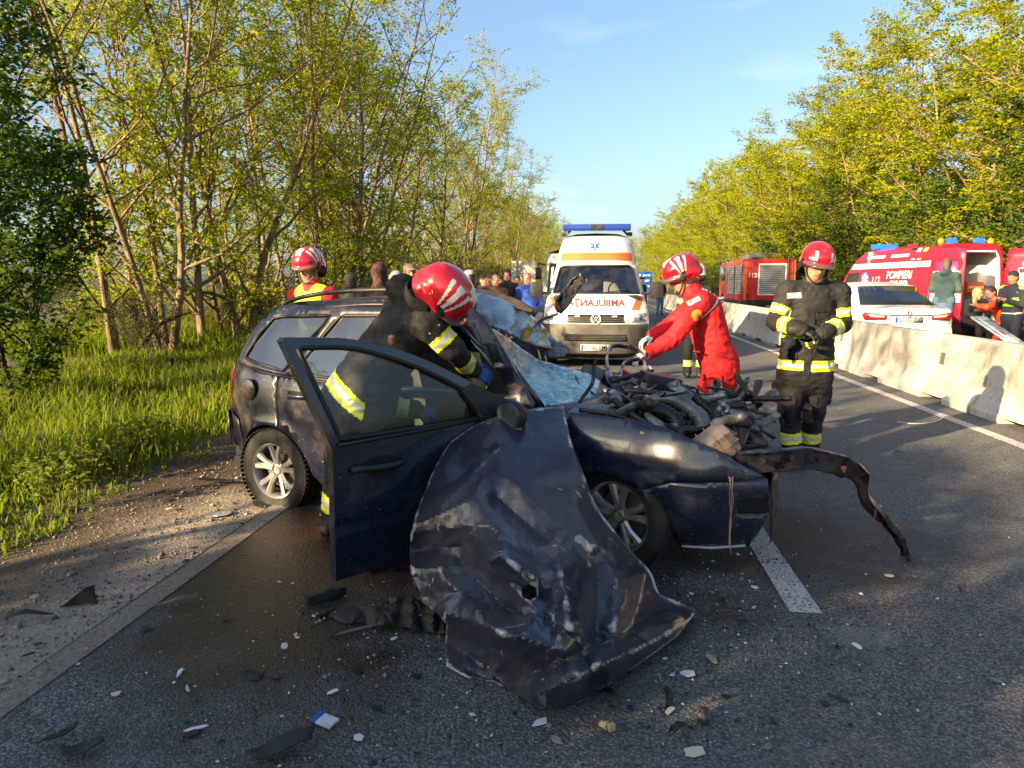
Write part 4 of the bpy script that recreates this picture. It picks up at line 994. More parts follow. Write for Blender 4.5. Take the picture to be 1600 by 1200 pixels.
# open passenger door, hinged at the screen pillar
DW = Vector((.09, 3.94, 0)); DANG = math.atan2(3.17 - 3.94, -.83 - .09)
DE, DN = Vector((cos(DANG), sin(DANG), 0)), Vector((-sin(DANG), cos(DANG), 0))           # along the door, towards its outer face
if DN.y > 0: DN = -DN
door = empty('door', CARI @ DW, DANG - RAD(-28.53), parent=CAR)
sgn = -1 if (Matrix.Rotation(DANG, 3, 'Z') @ Vector((0, 1, 0))).dot(DN) < 0 else 1       # local y of the outer face
def dface(off=0.0, inner=False):
    def f(u, z):
        y = .035 - .18 * max(0, z - .84) ** 1.15 - .05 * ((z - .6) / .45) ** 2 * (z < .6)
        y -= .010 * math.exp(-((z - .40 - .03 * u) / .018) ** 2)                             # rubbing crease
        return Vector((u, sgn * (y + off), z))
    return f
DOUT = (0, sgn, 0)
dout = [tuple(p) for p in spl([(.03, .80), (.02, .50), (.05, .20)], 3)] + [(.30, .168), (.80, .165), (1.19, .158), (1.205, .40), (1.208, .80), (1.39, 1.30)] + [tuple(p) for p in spl([(1.375, 1.315), (1.22, 1.308), (1.04, 1.290), (.73, 1.200), (.38, 1.027), (.08, .862)], 5)]
dwin = [(1.165, .845), (1.32, 1.262)] + [tuple(p) for p in spl([(1.30, 1.268), (1.04, 1.248), (.73, 1.145), (.47, 1.015)], 4)] + [(.345, .845)]
panel('outer_skin', dout, dface(), PAINT_CLEAN, door, holes=[dwin], step=.028, out=DOUT)
panel('inner_skin', dout, dface(-.055), BLACK_PL, door, holes=[dwin], step=.028, out=(0, -sgn, 0))
for nm_, lp_ in (('door_edge', dout), ('window_reveal', dwin)):
    rim = [dface()(p[0], p[1]) for p in dense(lp_, .028)]; rin = [dface(-.055)(p[0], p[1]) for p in dense(lp_, .028)]; n = len(rim)
    MB().add(rim + rin, [(i, (i + 1) % n, n + (i + 1) % n, n + i) for i in range(n)]).obj(nm_, PAINT_CLEAN if nm_ == 'door_edge' else RUB, door, angle=35)
dg = panel('window_pane', dwin, dface(-.022), GLASS_DOOR, door, step=.1, out=DOUT)
strip_loop('window_seal', dwin, dface(-.002), .013, RUB, dg)
MB().tube([dface(.006)(u, z) for u, z in [(.30, .846), (.7, .832), (1.18, .822)]], .011, 6).obj('belt_trim', RUB, door, True)
hd = MB(); hd.prism([tuple(p) for p in spl([(.845, .700), (.92, .735), (1.0, .735), (1.06, .705), (1.0, .640), (.92, .632)], 4, True)], .022, .0375, lambda a, b, z: (a, sgn * z, b)); hd.obj('handle_recess', DARK, door)
hd = MB(); hd.tube(spl([dface(.012)(.845, .693), dface(.038)(.90, .693), dface(.042)(1.0, .695), dface(.022)(1.08, .697), dface(.008)(1.12, .695)], 4), .018, 8, flat=.8)
hd.lathe([(0, 0), (.010, 0), (.010, .006), (0, .006)], dface(.026)(1.085, .697), 'y', 12); hd.obj('handle', BLACK_PL, door, True)
MB().prism([(.335, .845), (.07, .868), (.19, .935), (.40, 1.035), (.455, 1.015)], -.005, .002, lambda a, b, z: dface(z)(a, b)).obj('mirror_base', BLACK_PL, door)
mp = dface(.125)(.255, .868)
mpr = [ell(mp, (.075, .098, .080), 0, .01), cap(dface(.0)(.19, .87), mp + Vector((-.02, -sgn * .05, -.03)), .026, .024, 0, .02)]
mm = sdf_mesh('mirror', mpr, .008, cut=lambda X: X[..., 0] - (mp.x + .028), paint=lambda C, mi: np.where((C[:, 0] > mp.x + .024) & ((C[:, 1] - mp.y) ** 2 / .078 ** 2 + (C[:, 2] - mp.z) ** 2 / .062 ** 2 < 1), 1, 0))
mr_ = link('mirror', mm, [BLACK_PL, mk('mirror_dark_glass', (.09, .10, .12), .08, .5)], door)
d = MB(); d.tube(spl([(1.1, -sgn * .03, .30), (.8, -sgn * .07, .27), (.5, -sgn * .07, .27), (.3, -sgn * .03, .32)], 4), .03, 8); d.box((.75, -sgn * .05, .66), (.5, .06, .09), bev=.02); d.obj('armrest', BLACK_PL, door, angle=40)

# shattered windscreen, folded down over the scuttle
ws = patch('windscreen', [(722, 510, 4.42), (770, 570, 4.30), (838, 640, 4.12), (905, 632, 4.25), (935, 605, 4.55), (905, 578, 4.85), (850, 572, 4.95), (800, 545, 4.95), (760, 515, 4.85), (835, 600, 4.42), (790, 552, 4.62)],
           [(722, 510), (742, 540), (770, 573), (800, 603), (836, 638), (868, 632), (905, 628), (930, 618), (938, 596), (918, 583), (895, 577), (868, 570), (842, 563), (815, 545), (798, 532), (770, 514), (745, 506)], SHATTER, None, 4, (.06, 4.5, 9.0), .006)
into(ws, CAR)
MB_ = MB()
for a, b_, w_ in (((728, 500, 4.36), (842, 640, 4.06), .045), ((722, 508, 4.40), (800, 600, 4.2), .03)):
    MB_.tube([W(*a), W((a[0] + b_[0]) / 2 + 4, (a[1] + b_[1]) / 2 - 3, (a[2] + b_[2]) / 2), W(*b_)], [w_, w_ * .95, w_ * 1.1], 8, flat=.6)
into(MB_.obj('screen_pillar', PAINT_CLEAN, None, True), CAR)
gb = MB(); gb.tube(spl([W(905, 628, 4.2), W(925, 600, 4.3), W(928, 575, 4.35), W(932, 560, 4.35)], 4), .012, 6); into(gb.obj('wiper_arm', BLACK_PL, None, True), CAR)
# crushed front of the roof, and what is left of its far edge
CRUSH = mk('crushed_roof_skin', (.022, .028, .042), .24, .2, [(3, .45, .75, (.05, .055, .065), .4, 7), (14, .64, .67, (.3, .3, .3), .5, 5)], coat=.12)
cr = patch('crushed_roof_front', [(640, 470, 4.55), (722, 506, 4.34), (700, 462, 4.9), (760, 462, 5.2), (812, 482, 5.25), (862, 528, 5.15), (848, 545, 4.7), (790, 518, 4.45), (760, 485, 4.75), (820, 510, 4.85), (690, 478, 4.6)],
           [(640, 468), (660, 460), (700, 452), (745, 456), (780, 466), (815, 482), (845, 505), (866, 530), (862, 545), (835, 540), (805, 528), (782, 516), (755, 508), (724, 507), (690, 492)], CRUSH, None, 4, (.075, 2.4, 3.0), .006, sharp=24)
into(cr, CAR)
tr = patch('torn_headliner', [(800, 522, 5.05), (840, 540, 5.0), (888, 548, 5.1), (850, 560, 4.9)], [(806, 520), (835, 522), (858, 528), (892, 546), (880, 558), (852, 556), (838, 540), (812, 532)], mk('torn_foam_board', (.22, .23, .25), .9, layers=[(30, .4, .6, (.08, .09, .10), .9, 6)], bump=(60, .02)), None, 6, (.05, 4, 5.0), .012)
into(tr, CAR)
b = MB(); b.tube(spl([W(735, 455, 5.45), W(775, 462, 5.55), W(810, 474, 5.6), W(838, 492, 5.6)], 4), .028, 7, flat=.5); b.tube(spl([W(800, 490, 5.4), W(830, 505, 5.35), W(850, 498, 5.4), W(872, 490, 5.4)], 4), .012, 6)
b.tube(spl([W(770, 470, 5.4), W(800, 480, 5.3), W(835, 486, 5.3)], 4), .018, 6)
into(b.obj('bent_roof_edge', mk('dusty_trim', (.12, .09, .065), .7, layers=[(9, .4, .7, (.05, .04, .035), .7)]), None, True), CAR)
tr = patch('torn_trim', [(862, 492, 5.2), (888, 490, 5.15), (905, 432, 5.3), (890, 450, 5.35)], [(868, 470), (880, 452), (893, 436), (908, 427), (914, 437), (906, 450), (895, 466), (885, 482), (878, 490), (870, 488), (868, 480)], BLACK_PL, None, 4, (.05, 6, 2.0), .015, sharp=25)
into(tr, CAR)
sc = patch('scuttle_panel', [(880, 640, 4.0), (940, 640, 4.05), (970, 612, 4.3), (930, 612, 4.4), (900, 625, 4.2)], [(884, 646), (905, 632), (930, 617), (955, 606), (968, 612), (974, 634), (950, 640), (925, 645), (900, 650)], mk('scuttle_plastic', (.16, .17, .19), .55, layers=[(20, .45, .6, (.06, .065, .07), .5, 6)], bump=(50, .006)), None, 5, (.03, 4, 8.0), .005)
into(sc, CAR)

# ---- engine bay: what the crash left bare
rg = random.Random(17)
eng = []
E0 = lambda x, y, z: CARM @ Vector((x, y, z))
for (x, y, z, r) in [(.1, .75, .52, .30), (.30, .45, .50, .24), (.25, 1.0, .50, .28), (-.15, .6, .55, .28), (-.15, 1.1, .5, .26), (.48, .7, .45, .20), (.45, 1.1, .42, .22), (.2, 1.3, .45, .22), (.05, .38, .55, .2)]:
    eng.append(ell(E0(x, y, z), (r * rg.uniform(.8, 1.2), r * rg.uniform(.8, 1.2), r * .72), 0, .05))
for k_ in range(64):
    c = E0(rg.uniform(-.25, .60), rg.uniform(.25, 1.4), rg.uniform(.56, .88)); q = Vector((rg.uniform(-1, 1), rg.uniform(-1, 1), rg.uniform(-.4, .4))).normalized() * rg.uniform(.05, .16)
    eng.append(cap(c - q, c + q, rg.uniform(.012, .036), rg.uniform(.012, .036), rg.choice([0, 0, 1, 1, 2]), .010))
em = sdf_mesh('engine', eng, .011)
ENG0 = mk('oily_engine', (.018, .017, .016), .42, .3, [(16, .45, .65, (.06, .05, .04), .6, 6)], bump=(50, .006))
ENG2 = mk('grimy_casting', (.26, .255, .25), .5, .6, [(12, .4, .65, (.03, .028, .025), .6, 6)], bump=(60, .004))
into(link('engine', em, [ENG0, ENG2, BLACK_PL]), CAR)
# corrugated intake hose, pipes and cables
def along(pts, n=6): return spl([W(*p) for p in pts], n)
def ribbed(pts, r, n=4, amp=.12):
    P_ = along(pts, n); return P_, [r * (1 + amp * (1 if i % 2 else -1)) for i in range(len(P_))]
b = MB(); P_, R_ = ribbed([(1000, 642, 4.02), (1025, 640, 3.98), (1050, 650, 3.96), (1062, 668, 3.92)], .042, 7); b.tube(P_, R_, 12); into(b.obj('intake_hose', BLACK_PL, None, True), CAR)
b = MB(); b.tube(along([(1008, 632, 4.12), (1030, 622, 4.12), (1060, 626, 4.1), (1085, 645, 4.05)], 5), [.034] * 5 + [.04] * 5 + [.045] * 6, 10); b.tube(along([(1085, 645, 4.05), (1095, 655, 4.0), (1100, 672, 3.95)], 4), .05, 10); into(b.obj('intake_pipe', mk('brushed_pipe', (.20, .20, .205), .35, .6, [(12, .45, .65, (.1, .09, .08), .6)]), None, True), CAR)
hoses = [[(890, 648, 3.95), (930, 652, 3.9), (985, 662, 3.85), (1040, 680, 3.8), (1062, 690, 3.72)], [(905, 640, 4.0), (960, 648, 3.95), (1010, 668, 3.86), (1055, 682, 3.8)], [(960, 625, 4.1), (1000, 655, 3.95), (1040, 665, 3.9), (1068, 678, 3.8)],
         [(1080, 630, 4.2), (1100, 660, 4.0), (1105, 690, 3.85)], [(1062, 690, 3.72), (1066, 672, 3.75), (1085, 672, 3.75)], [(975, 610, 4.3), (1010, 612, 4.25), (1045, 620, 4.2)], [(1110, 640, 4.2), (1140, 660, 4.1), (1165, 690, 4.0), (1200, 692, 3.95)],
         [(990, 600, 4.4), (1020, 595, 4.5), (1060, 605, 4.5), (1090, 625, 4.3)], [(955, 596, 4.5), (985, 588, 4.6), (1020, 580, 4.7)], [(1120, 690, 3.9), (1150, 700, 3.85), (1200, 694, 3.8)], [(1040, 600, 4.5), (1075, 610, 4.45), (1110, 625, 4.4)]]
hm = [BLACK_PL, ENG0]
for i, h_ in enumerate(hoses):
    b = MB(); b.tube(along(h_, 5), rg.uniform(.010, .021), 8); into(b.obj('hose', hm[i % 2], None, True), CAR)
for k_ in range(34):
    x0, y0, Y0 = rg.uniform(900, 1120), rg.uniform(600, 670), rg.uniform(3.9, 4.6); pts = [(x0, y0, Y0)]
    for j in range(3): x0 += rg.uniform(-15, 45); y0 += rg.uniform(-16, 20); pts.append((x0, y0, Y0 + rg.uniform(-.1, .1)))
    b = MB(); b.tube(along(pts, 4), rg.uniform(.003, .008), 6); into(b.obj('cable', [BLACK_PL, ENG0, ENG2][k_ % 3], None, True), CAR)
b = MB(); b.tube(along([(1000, 676, 3.62), (1030, 686, 3.60), (1037, 695, 3.58), (1045, 697, 3.575), (1052, 688, 3.58), (1060, 690, 3.58), (1062, 698, 3.57)], 5), .0085, 7); into(b.obj('yellow_pipe', mk('yellowed_pipe', (.55, .42, .16), .5), None, True), CAR)
# grimy coolant bottle
RES = mk('dirty_translucent_plastic', (.25, .20, .165), .30, layers=[(6, .4, .7, (.13, .10, .08), .4, 6), (22, .5, .7, (.07, .055, .045), .5, 5)], sub=.3, coat=.3)
Rr = Matrix.Rotation(RAD(-38), 3, 'Y') @ Matrix.Rotation(RAD(12), 3, 'X')
b = MB(); c0 = W(1112, 700, 3.58); b.box(c0, (.25, .17, .14), rot=Rr, bev=.045)
for k_ in (-.07, -.02, .03, .08): b.box(c0 + Rr @ Vector((k_, -.002, .002)), (.006, .1735, .1435), rot=Rr, bev=.002)
b.box(c0 + Rr @ Vector((.0, 0, 0)), (.254, .174, .004), rot=Rr); b.tube([c0 + Rr @ Vector((-.10, -.03, .06)), c0 + Rr @ Vector((-.10, -.03, .10))], .032, 12)
res = into(b.obj('coolant_bottle', RES, None, angle=40), CAR)
b = MB(); b.box(W(1128, 738, 3.50), (.065, .035, .035), rot=Matrix.Rotation(RAD(20), 3, 'Y'), bev=.008); into(b.obj('indicator_lens', mk('amber_plastic', (.65, .27, .02), .3, coat=.5), None, angle=40), CAR)
# small boxes and torn sheets among the engine parts
for nm, px_, py_, Y_, s_, r_, m_ in [('fuse_box', 1065, 622, 4.15, (.09, .06, .12), 30, mk('blue_grey_case', (.16, .20, .28), .5)), ('battery_cover', 1003, 603, 4.5, (.10, .16, .06), 18, mk('grey_blue_case', (.10, .12, .18), .45)),
                                     ('relay_block', 935, 628, 4.25, (.10, .05, .05), -25, ENG2), ('bracket', 975, 640, 4.0, (.16, .03, .03), -35, ALU), ('bracket', 1085, 612, 4.35, (.14, .04, .02), 20, ALU), ('air_box', 1030, 600, 4.5, (.22, .18, .12), 12, BLACK_PL),
                                     ('lamp_shell', 1105, 665, 4.1, (.14, .1, .09), -20, BLACK_PL), ('bracket', 950, 615, 4.3, (.12, .03, .02), 50, ALU)]:
    b = MB(); b.box(W(px_, py_, Y_), s_, rot=Matrix.Rotation(RAD(r_), 3, 'Y') @ Matrix.Rotation(RAD(r_), 3, 'Z'), bev=.008); into(b.obj(nm, m_, None, angle=40), CAR)
def shard(nm, ctrl, out, m_, dent=(.05, 3, 1), step=6, sharp=25): return into(patch(nm, ctrl, out, m_, None, step, dent, .004, sharp=sharp), CAR)
GREYM = mk('bare_torn_metal', (.20, .20, .21), .35, .7, [(6, .42, .65, (.06, .055, .06), .5, 7), (18, .55, .62, (.38, .37, .36), .45, 5)], bump=(24, .008))
shard('torn_wing', [(1120, 640, 4.5), (1150, 590, 4.7), (1190, 590, 4.7), (1160, 680, 4.35), (1140, 620, 4.6)], [(1128, 655), (1135, 625), (1150, 610), (1165, 590), (1172, 588), (1170, 615), (1160, 645), (1148, 668), (1138, 676)], GREYM, (.10, 4, 1))
shard('torn_panel', [(1105, 600, 4.7), (1125, 585, 4.8), (1130, 640, 4.5), (1115, 630, 4.6)], [(1108, 606), (1118, 592), (1128, 596), (1130, 620), (1124, 642), (1112, 632)], GREYM, (.08, 5, 3))
shard('pink_torn_plate', [(1120, 650, 4.35), (1150, 648, 4.4), (1150, 668, 4.25), (1118, 668, 4.2)], [(1120, 652), (1135, 648), (1150, 650), (1146, 660), (1150, 668), (1136, 664), (1130, 670), (1118, 667)], mk('pinkish_plate', (.36, .20, .24), .5), (.05, 5, 3))
shard('bent_support', [(1150, 660, 4.2), (1180, 690, 4.0), (1190, 710, 3.9), (1165, 700, 4.0)], [(1150, 655), (1160, 662), (1176, 680), (1190, 702), (1182, 712), (1170, 698), (1158, 680)], GREYM, (.06, 4, 8))
shard('crushed_front_panel', [(1120, 700, 3.75), (1190, 700, 3.7), (1210, 770, 3.55), (1130, 770, 3.45)], [(1135, 700), (1165, 696), (1196, 712), (1206, 735), (1216, 752), (1212, 770), (1188, 764), (1160, 745), (1140, 738)], mk('black_torn_metal', (.02, .02, .022), .4, .5, [(10, .5, .7, (.16, .12, .09), .6)]), (.12, 4, 4))
shard('far_wing', [(945, 575, 5.0), (985, 545, 5.2), (1010, 590, 4.9), (960, 600, 4.8)], [(950, 598), (944, 585), (942, 570), (950, 575), (960, 590), (985, 600), (1015, 596), (1018, 604), (985, 610), (958, 608)], PAINT_TORN, (.05, 4, 6))
b = MB(); b.tube(along([(955, 590, 4.9), (948, 565, 5.0), (952, 545, 5.1), (968, 540, 5.15), (995, 545, 5.2), (1012, 555, 5.15)], 5), .022, 7, flat=.4)
b.tube(along([(970, 590, 4.9), (975, 568, 5.0), (1000, 560, 5.0)], 5), .02, 7, flat=.5); b.tube(along([(1005, 560, 5.05), (1012, 580, 4.95), (1016, 598, 4.9)], 4), .022, 7, flat=.6)
into(b.obj('bent_lamp_frame', PAINT_TORN, None, True), CAR)
b = MB(); b.box(W(975, 583, 5.0), (.07, .05, .05), rot=Matrix.Rotation(.5, 3, 'Y'), bev=.012); into(b.obj('red_connector', mk('red_plastic', (.55, .02, .02), .4), None, angle=40), CAR)
b = MB(); b.box(W(925, 585, 4.9), (.16, .08, .12), rot=Matrix.Rotation(.3, 3, 'Y'), bev=.05); into(b.obj('grey_cover', mk('grey_cover_plastic', (.10, .10, .105), .6), None, angle=50), CAR)
for k_ in range(26):                                     # small torn sheets all over the bay
    x0, y0, Y0 = rg.uniform(920, 1165), rg.uniform(596, 678), rg.uniform(3.95, 4.6); w_, h_ = rg.uniform(8, 20), rg.uniform(6, 16); n_ = rg.randint(4, 6); t0_ = rg.uniform(0, 6.28)
    ol = [(x0 + cos(t0_ + 6.283 * q / n_) * w_ * rg.uniform(.5, 1.1), y0 + sin(t0_ + 6.283 * q / n_) * h_ * rg.uniform(.5, 1.1)) for q in range(n_)]
    dy = rg.uniform(-.006, .006); dx = rg.uniform(-.006, .006)
    shard('torn_sheet', [(x0 - 20, y0 - 20, Y0 - 20 * dy - 20 * dx), (x0 + 20, y0 - 20, Y0 - 20 * dy + 20 * dx), (x0, y0 + 20, Y0 + 20 * dy), (x0 + 5, y0, Y0)], ol, [GREYM, BLACK_PL, ENG2, PAINT_TORN, GREYM][k_ % 5], (.03, 6, k_), 5)
# bumper beam torn out to the right, its end on the road
PB = along([(1150, 722, 3.48), (1200, 718, 3.50), (1250, 714, 3.55), (1285, 720, 3.6), (1318, 728, 3.65), (1342, 742, 3.7), (1352, 775, 3.72), (1378, 805, 3.76), (1405, 835, 3.80), (1416, 858, 3.82), (1420, 874, 3.84)], 4)
def ribbon(b, P_, wid, twist, dep, jag=0.0, seed=0):
    """bent steel section of U profile swept along P_"""
    r = random.Random(seed); n = len(P_); V, F = [], []
    for i, p in enumerate(P_):
        t = (P_[min(i + 1, n - 1)] - P_[max(i - 1, 0)]).normalized(); u0 = (Vector((0, 0, 1)) - t * t.z).normalized() if abs(t.z) < .95 else Vector((1, 0, 0))
        q = Matrix.Rotation(twist(i / (n - 1)), 3, t); u = q @ u0; s_ = t.cross(u); w = wid(i / (n - 1)); d = dep(i / (n - 1)); J = lambda: r.uniform(-jag, jag)
        for a, c in ((.5, .9), (.5, 0), (.28, -.25), (-.28, -.25), (-.5, 0), (-.5, .9), (-.44, .9), (-.42, .12), (.42, .12), (.44, .9)): V.append(p + u * (a * w + J()) + s_ * (c * d + J()))
    k = 10
    for i in range(n - 1):
        for j in range(k): F.append((i * k + j, i * k + (j + 1) % k, (i + 1) * k + (j + 1) % k, (i + 1) * k + j))
    b.add(V, F)
b = MB(); ribbon(b, PB, lambda t: .115 if t < .38 else (.115 - (t - .38) * .25 if t < .55 else .062 + .012 * sin(t * 40)), lambda t: 0.15 + (0 if t < .35 else (t - .35) * 3.4), lambda t: .035 if t < .4 else .03, .0045, 4)
bb = into(b.obj('bumper_beam', mk('scorched_beam_steel', (.10, .092, .105), .32, .75, [(9, .56, .70, (.15, .085, .05), .5, 6), (24, .5, .64, (.022, .02, .022), .35, 5)], bump=(30, .003)), None, angle=25), CAR)
for (px_, py_, Y_) in [(1192, 720, 3.44), (1238, 714, 3.48)]:
    b = MB(); b.tube([W(px_, py_, Y_ - .02), W(px_, py_, Y_ + .04)], .014, 10); into(b.obj('beam_hole', DARK, None), CAR)
b = MB()
for (a0, a1) in [((1318, 728, 3.64), (1319, 738, 3.63)), ((1370, 795, 3.75), (1366, 812, 3.73)), ((1395, 822, 3.78), (1408, 826, 3.77))]: b.tube([W(*a0), W(*a1)], [.022, .006], 5, flat=.4)
into(b.obj('beam_tear', mk('rust_tear', (.26, .12, .05), .6, .4), None), CAR)

# ------------------------------------------------------------------ bonnet torn off and hanging over the wing down to the road
BON = empty('crumpled_bonnet', GP(850, 1040), 0, 'crumpled dark blue bonnet hanging over the front wing down to the road', 'bonnet')
bo = [(735, 668), (762, 655), (800, 645), (840, 638), (878, 637), (884, 665), (893, 700), (907, 735), (928, 790), (955, 828), (985, 865), (1015, 897), (1028, 930), (1052, 942), (1087, 958), (1072, 976), (1060, 992), (1020, 1022), (985, 1046), (948, 1070),
      (915, 1092), (880, 1104), (845, 1106), (822, 1092), (800, 1082), (768, 1072), (730, 1058), (698, 1042), (697, 1005), (698, 975), (688, 962), (660, 940), (645, 910), (640, 870), (642, 835), (650, 805), (665, 765), (682, 725), (705, 690)]
bc = [(735, 668, 3.62), (800, 645, 3.72), (878, 637, 3.80), (893, 700, 3.42), (928, 790, 3.28), (985, 865, 3.24), (1028, 930, 3.18), (1087, 958, 3.14), (1060, 992, 2.98), (985, 1046, 2.70), (915, 1092, 2.50), (850, 1104, 2.44), (822, 1092, 2.50),
      (768, 1072, 2.60), (698, 1042, 2.74), (697, 985, 2.94), (660, 940, 3.05), (640, 870, 3.16), (650, 805, 3.26), (682, 725, 3.42), (780, 760, 3.16), (850, 760, 3.18), (760, 880, 2.78), (850, 880, 2.86), (930, 900, 2.90), (800, 980, 2.52), (880, 985, 2.55), (960, 975, 2.78), (870, 1050, 2.42), (940, 1040, 2.56)]
fy_b = tps([(c[0] / 100, c[1] / 100) for c in bc], [c[2] for c in bc])
def ridge(x, y, a, b_, w, h_):
    """a straight crease from a to b"""
    ax_, ay_ = b_[0] - a[0], b_[1] - a[1]; L2 = ax_ * ax_ + ay_ * ay_; t = max(0, min(1, ((x - a[0]) * ax_ + (y - a[1]) * ay_) / L2))
    d = math.hypot(x - a[0] - t * ax_, y - a[1] - t * ay_); return h_ * max(0, 1 - d / w)
RIDG = [((660, 860), (755, 850), 30, -.07), ((755, 850), (840, 905), 26, .08), ((780, 780), (870, 860), 34, -.06), ((870, 860), (895, 1000), 34, .09), ((895, 1000), (930, 1060), 22, -.05), ((700, 960), (860, 1010), 36, .06), ((690, 1000), (780, 1050), 30, -.05), ((720, 880), (800, 960), 34, -.09),
        ((935, 880), (930, 1000), 26, -.06), ((985, 900), (960, 980), 24, .05), ((780, 700), (690, 790), 10, .025), ((650, 820), (740, 780), 36, .06), ((900, 790), (960, 900), 30, .04), ((835, 1088), (1045, 990), 34, .10), ((1010, 980), (1075, 970), 20, .04), ((830, 640), (850, 760), 40, -.02)]
_rb = random.Random(23)
def _planes(n):
    return [(_rb.uniform(640, 1080), _rb.uniform(780, 1090), _rb.uniform(-.42, .42), _rb.uniform(-.42, .42), _rb.uniform(-.05, .05)) for _ in range(n)]
FA, FB = _planes(15), _planes(15)
def facets(x, y):
    """flat panels meeting in sharp folds"""
    g = lambda P_: max(((x - c[0]) * c[2] + (y - c[1]) * c[3]) / 330 + c[4] - ((x - c[0]) ** 2 + (y - c[1]) ** 2) / 9.0e5 for c in P_)
    return g(FA) - g(FB)
def bon_f(x, y):
    Y = fy_b(x / 100, y / 100)
    low = min(1, max(0, (y - 760) / 130)) * (1 - .5 * min(1, max(0, (x - 950) / 120)))
    for rd_ in RIDG: Y -= ridge(x, y, *rd_) * 1.35
    Y += low * (.62 * facets(x, y) + crumple(x / 100, y / 100, 3.2, .010, 5.0, 2)) + .25 * (1 - low) * facets(x, y) * .4
    Y += .003 * noise.noise(Vector((x * .08, y * .08, 2)))
    p = W(x, y, Y); p.z = max(p.z, .006); return p
bs = panel('bonnet_skin', bo, bon_f, PAINT_TORN, None, holes=[[(815, 920), (826, 912), (838, 918), (840, 932), (828, 938), (816, 932)]], step=4.2, smooth=True)
bs.data.set_sharp_from_angle(angle=RAD(20)); md = bs.modifiers.new('thickness', 'SOLIDIFY'); md.thickness = .006; md.offset = 1 if False else 0
into(bs, BON)
b = MB(); b.tube([bon_f(p.x, p.y) + Vector((0, .012, 0)) for p in spl([Vector(q) for q in bo[4:15]], 4)], .010, 6); into(b.obj('folded_edge', PAINT_TORN, None, True), BON)
b = MB(); q = W(934, 845, 3.19); b.ball(q, (.018, .014, .014), 8); into(b.obj('rubber_stop', BLACK_PL, None, True), BON)
# ------------------------------------------------------------------ other vehicles
TINT = mk('tinted_window', (.012, .014, .016), .06, coat=1.0, layers=[(3, .5, .8, (.03, .03, .03), .2, 6)])
GREYP = mk('grey_bumper_plastic', (.055, .053, .050), .55, layers=[(4, .45, .75, (.11, .095, .075), .7, 6)], bump=(60, .001))
def flat_front(y): return lambda a, b: Vector((a, y, b))
def plate_on(parent, c, txt, f, w=.52, h=.11):
    """white number plate with a blue band, on surface f(x,z)->point (already proud)"""
    p = panel('number_plate', [(c[0] - w / 2, c[1] - h / 2), (c[0] + w / 2, c[1] - h / 2), (c[0] + w / 2, c[1] + h / 2), (c[0] - w / 2, c[1] + h / 2)], f, PLATE, parent, step=.2, thick=.004, out=(0, -1, 0))
    off = lambda a, b: f(a, b) + Vector((0, -.004, 0))
    panel('plate_band', [(c[0] - w / 2 + .005, c[1] - h / 2 + .005), (c[0] - w / 2 + .045, c[1] - h / 2 + .005), (c[0] - w / 2 + .045, c[1] + h / 2 - .005), (c[0] - w / 2 + .005, c[1] + h / 2 - .005)], off, BLUE_S, p, step=.2)
    text_mesh('plate_lettering', txt, .118, lambda u, v: off(c[0] + .022 + u, c[1] + v), BLACK_S, p, sx=.80, bold=.002)
    return p
def star_of_life(parent, c, r, f, mat, inner):
    s = MB()
    for k in range(3):
        a = k * pi / 3; d = Vector((cos(a + pi / 2), sin(a + pi / 2))); n_ = Vector((-d.y, d.x)); w_ = r * .24
        q = [d * r + n_ * w_, d * r - n_ * w_, -d * r - n_ * w_, -d * r + n_ * w_]
        s.add([f(c[0] + p.x, c[1] + p.y) + Vector((0, -.0006 * k, 0)) for p in q], [(0, 1, 2, 3)])
    o = s.obj('medical_star', mat, parent)
    t = MB(); t.add([f(c[0] + x, c[1] + y) + Vector((0, -.003, 0)) for x, y in [(-r * .05, -r * .7), (r * .05, -r * .7), (r * .05, r * .7), (-r * .05, r * .7)]], [(0, 1, 2, 3)])
    t.add([f(c[0] + x, c[1] + y) + Vector((0, -.0036, 0)) for x, y in [(-r * .16, r * .15), (r * .16, r * .25), (r * .12, r * .36), (-r * .18, r * .27)]], [(0, 1, 2, 3)]); t.obj('staff_symbol', inner, o)
    return o
def simple_wheel(parent, x, y, r=.33, w=.22, side_=1):
    e = empty('wheel', (x, y, r), 0, parent=parent)
    t = MB(); h = w / 2; t.lathe([(r * .6, -h), (r * .93, -h), (r, -h * .7), (r, h * .7), (r * .93, h), (r * .6, h)], (0, 0, 0), 'x', 28); t.obj('tyre', RUBBER, e, angle=40)
    q = MB(); q.lathe([(0, h * .7 * side_), (r * .25, h * .75 * side_), (r * .5, h * .55 * side_), (r * .6, h * .95 * side_), (r * .62, h * .8 * side_)], (0, 0, 0), 'x', 24); q.obj('rim', ALLOY, e, True)

# ---- white ambulance facing the camera
AMB = empty('ambulance', (1.53, 13.0, 0), -ROAD_A, 'white high-roof ambulance with orange stripes facing the camera, headlights lit', 'ambulance')
AW = lambda z: interp(z, [.2, .4, .65, 1.0, 1.34, 1.6, 1.9, 2.1, 2.4, 2.53], [.90, .955, .965, .955, .905, .855, .785, .765, .69, .62])
AY = lambda z: interp(z, [.2, .30, .5, .72, .9, 1.0, 1.06, 1.34, 1.9, 1.96, 2.2, 2.42, 2.53], [.06, .02, 0, .01, .035, .075, .16, .60, 1.22, 1.28, 1.42, 1.62, 1.95])
def af(off=0.0):
    def f(x, z):
        q = min(1, abs(x) / AW(z)); return Vector((x, AY(z) + .40 * q ** 3.2 - off, z))
    return f
zs = [.26, .4, .6, .8, 1.0, 1.1, 1.2, 1.34, 1.6, 1.9, 2.1, 2.3, 2.42, 2.53]
amb_out = [(-AW(z), z) for z in zs] + [(AW(z), z) for z in zs[::-1]]
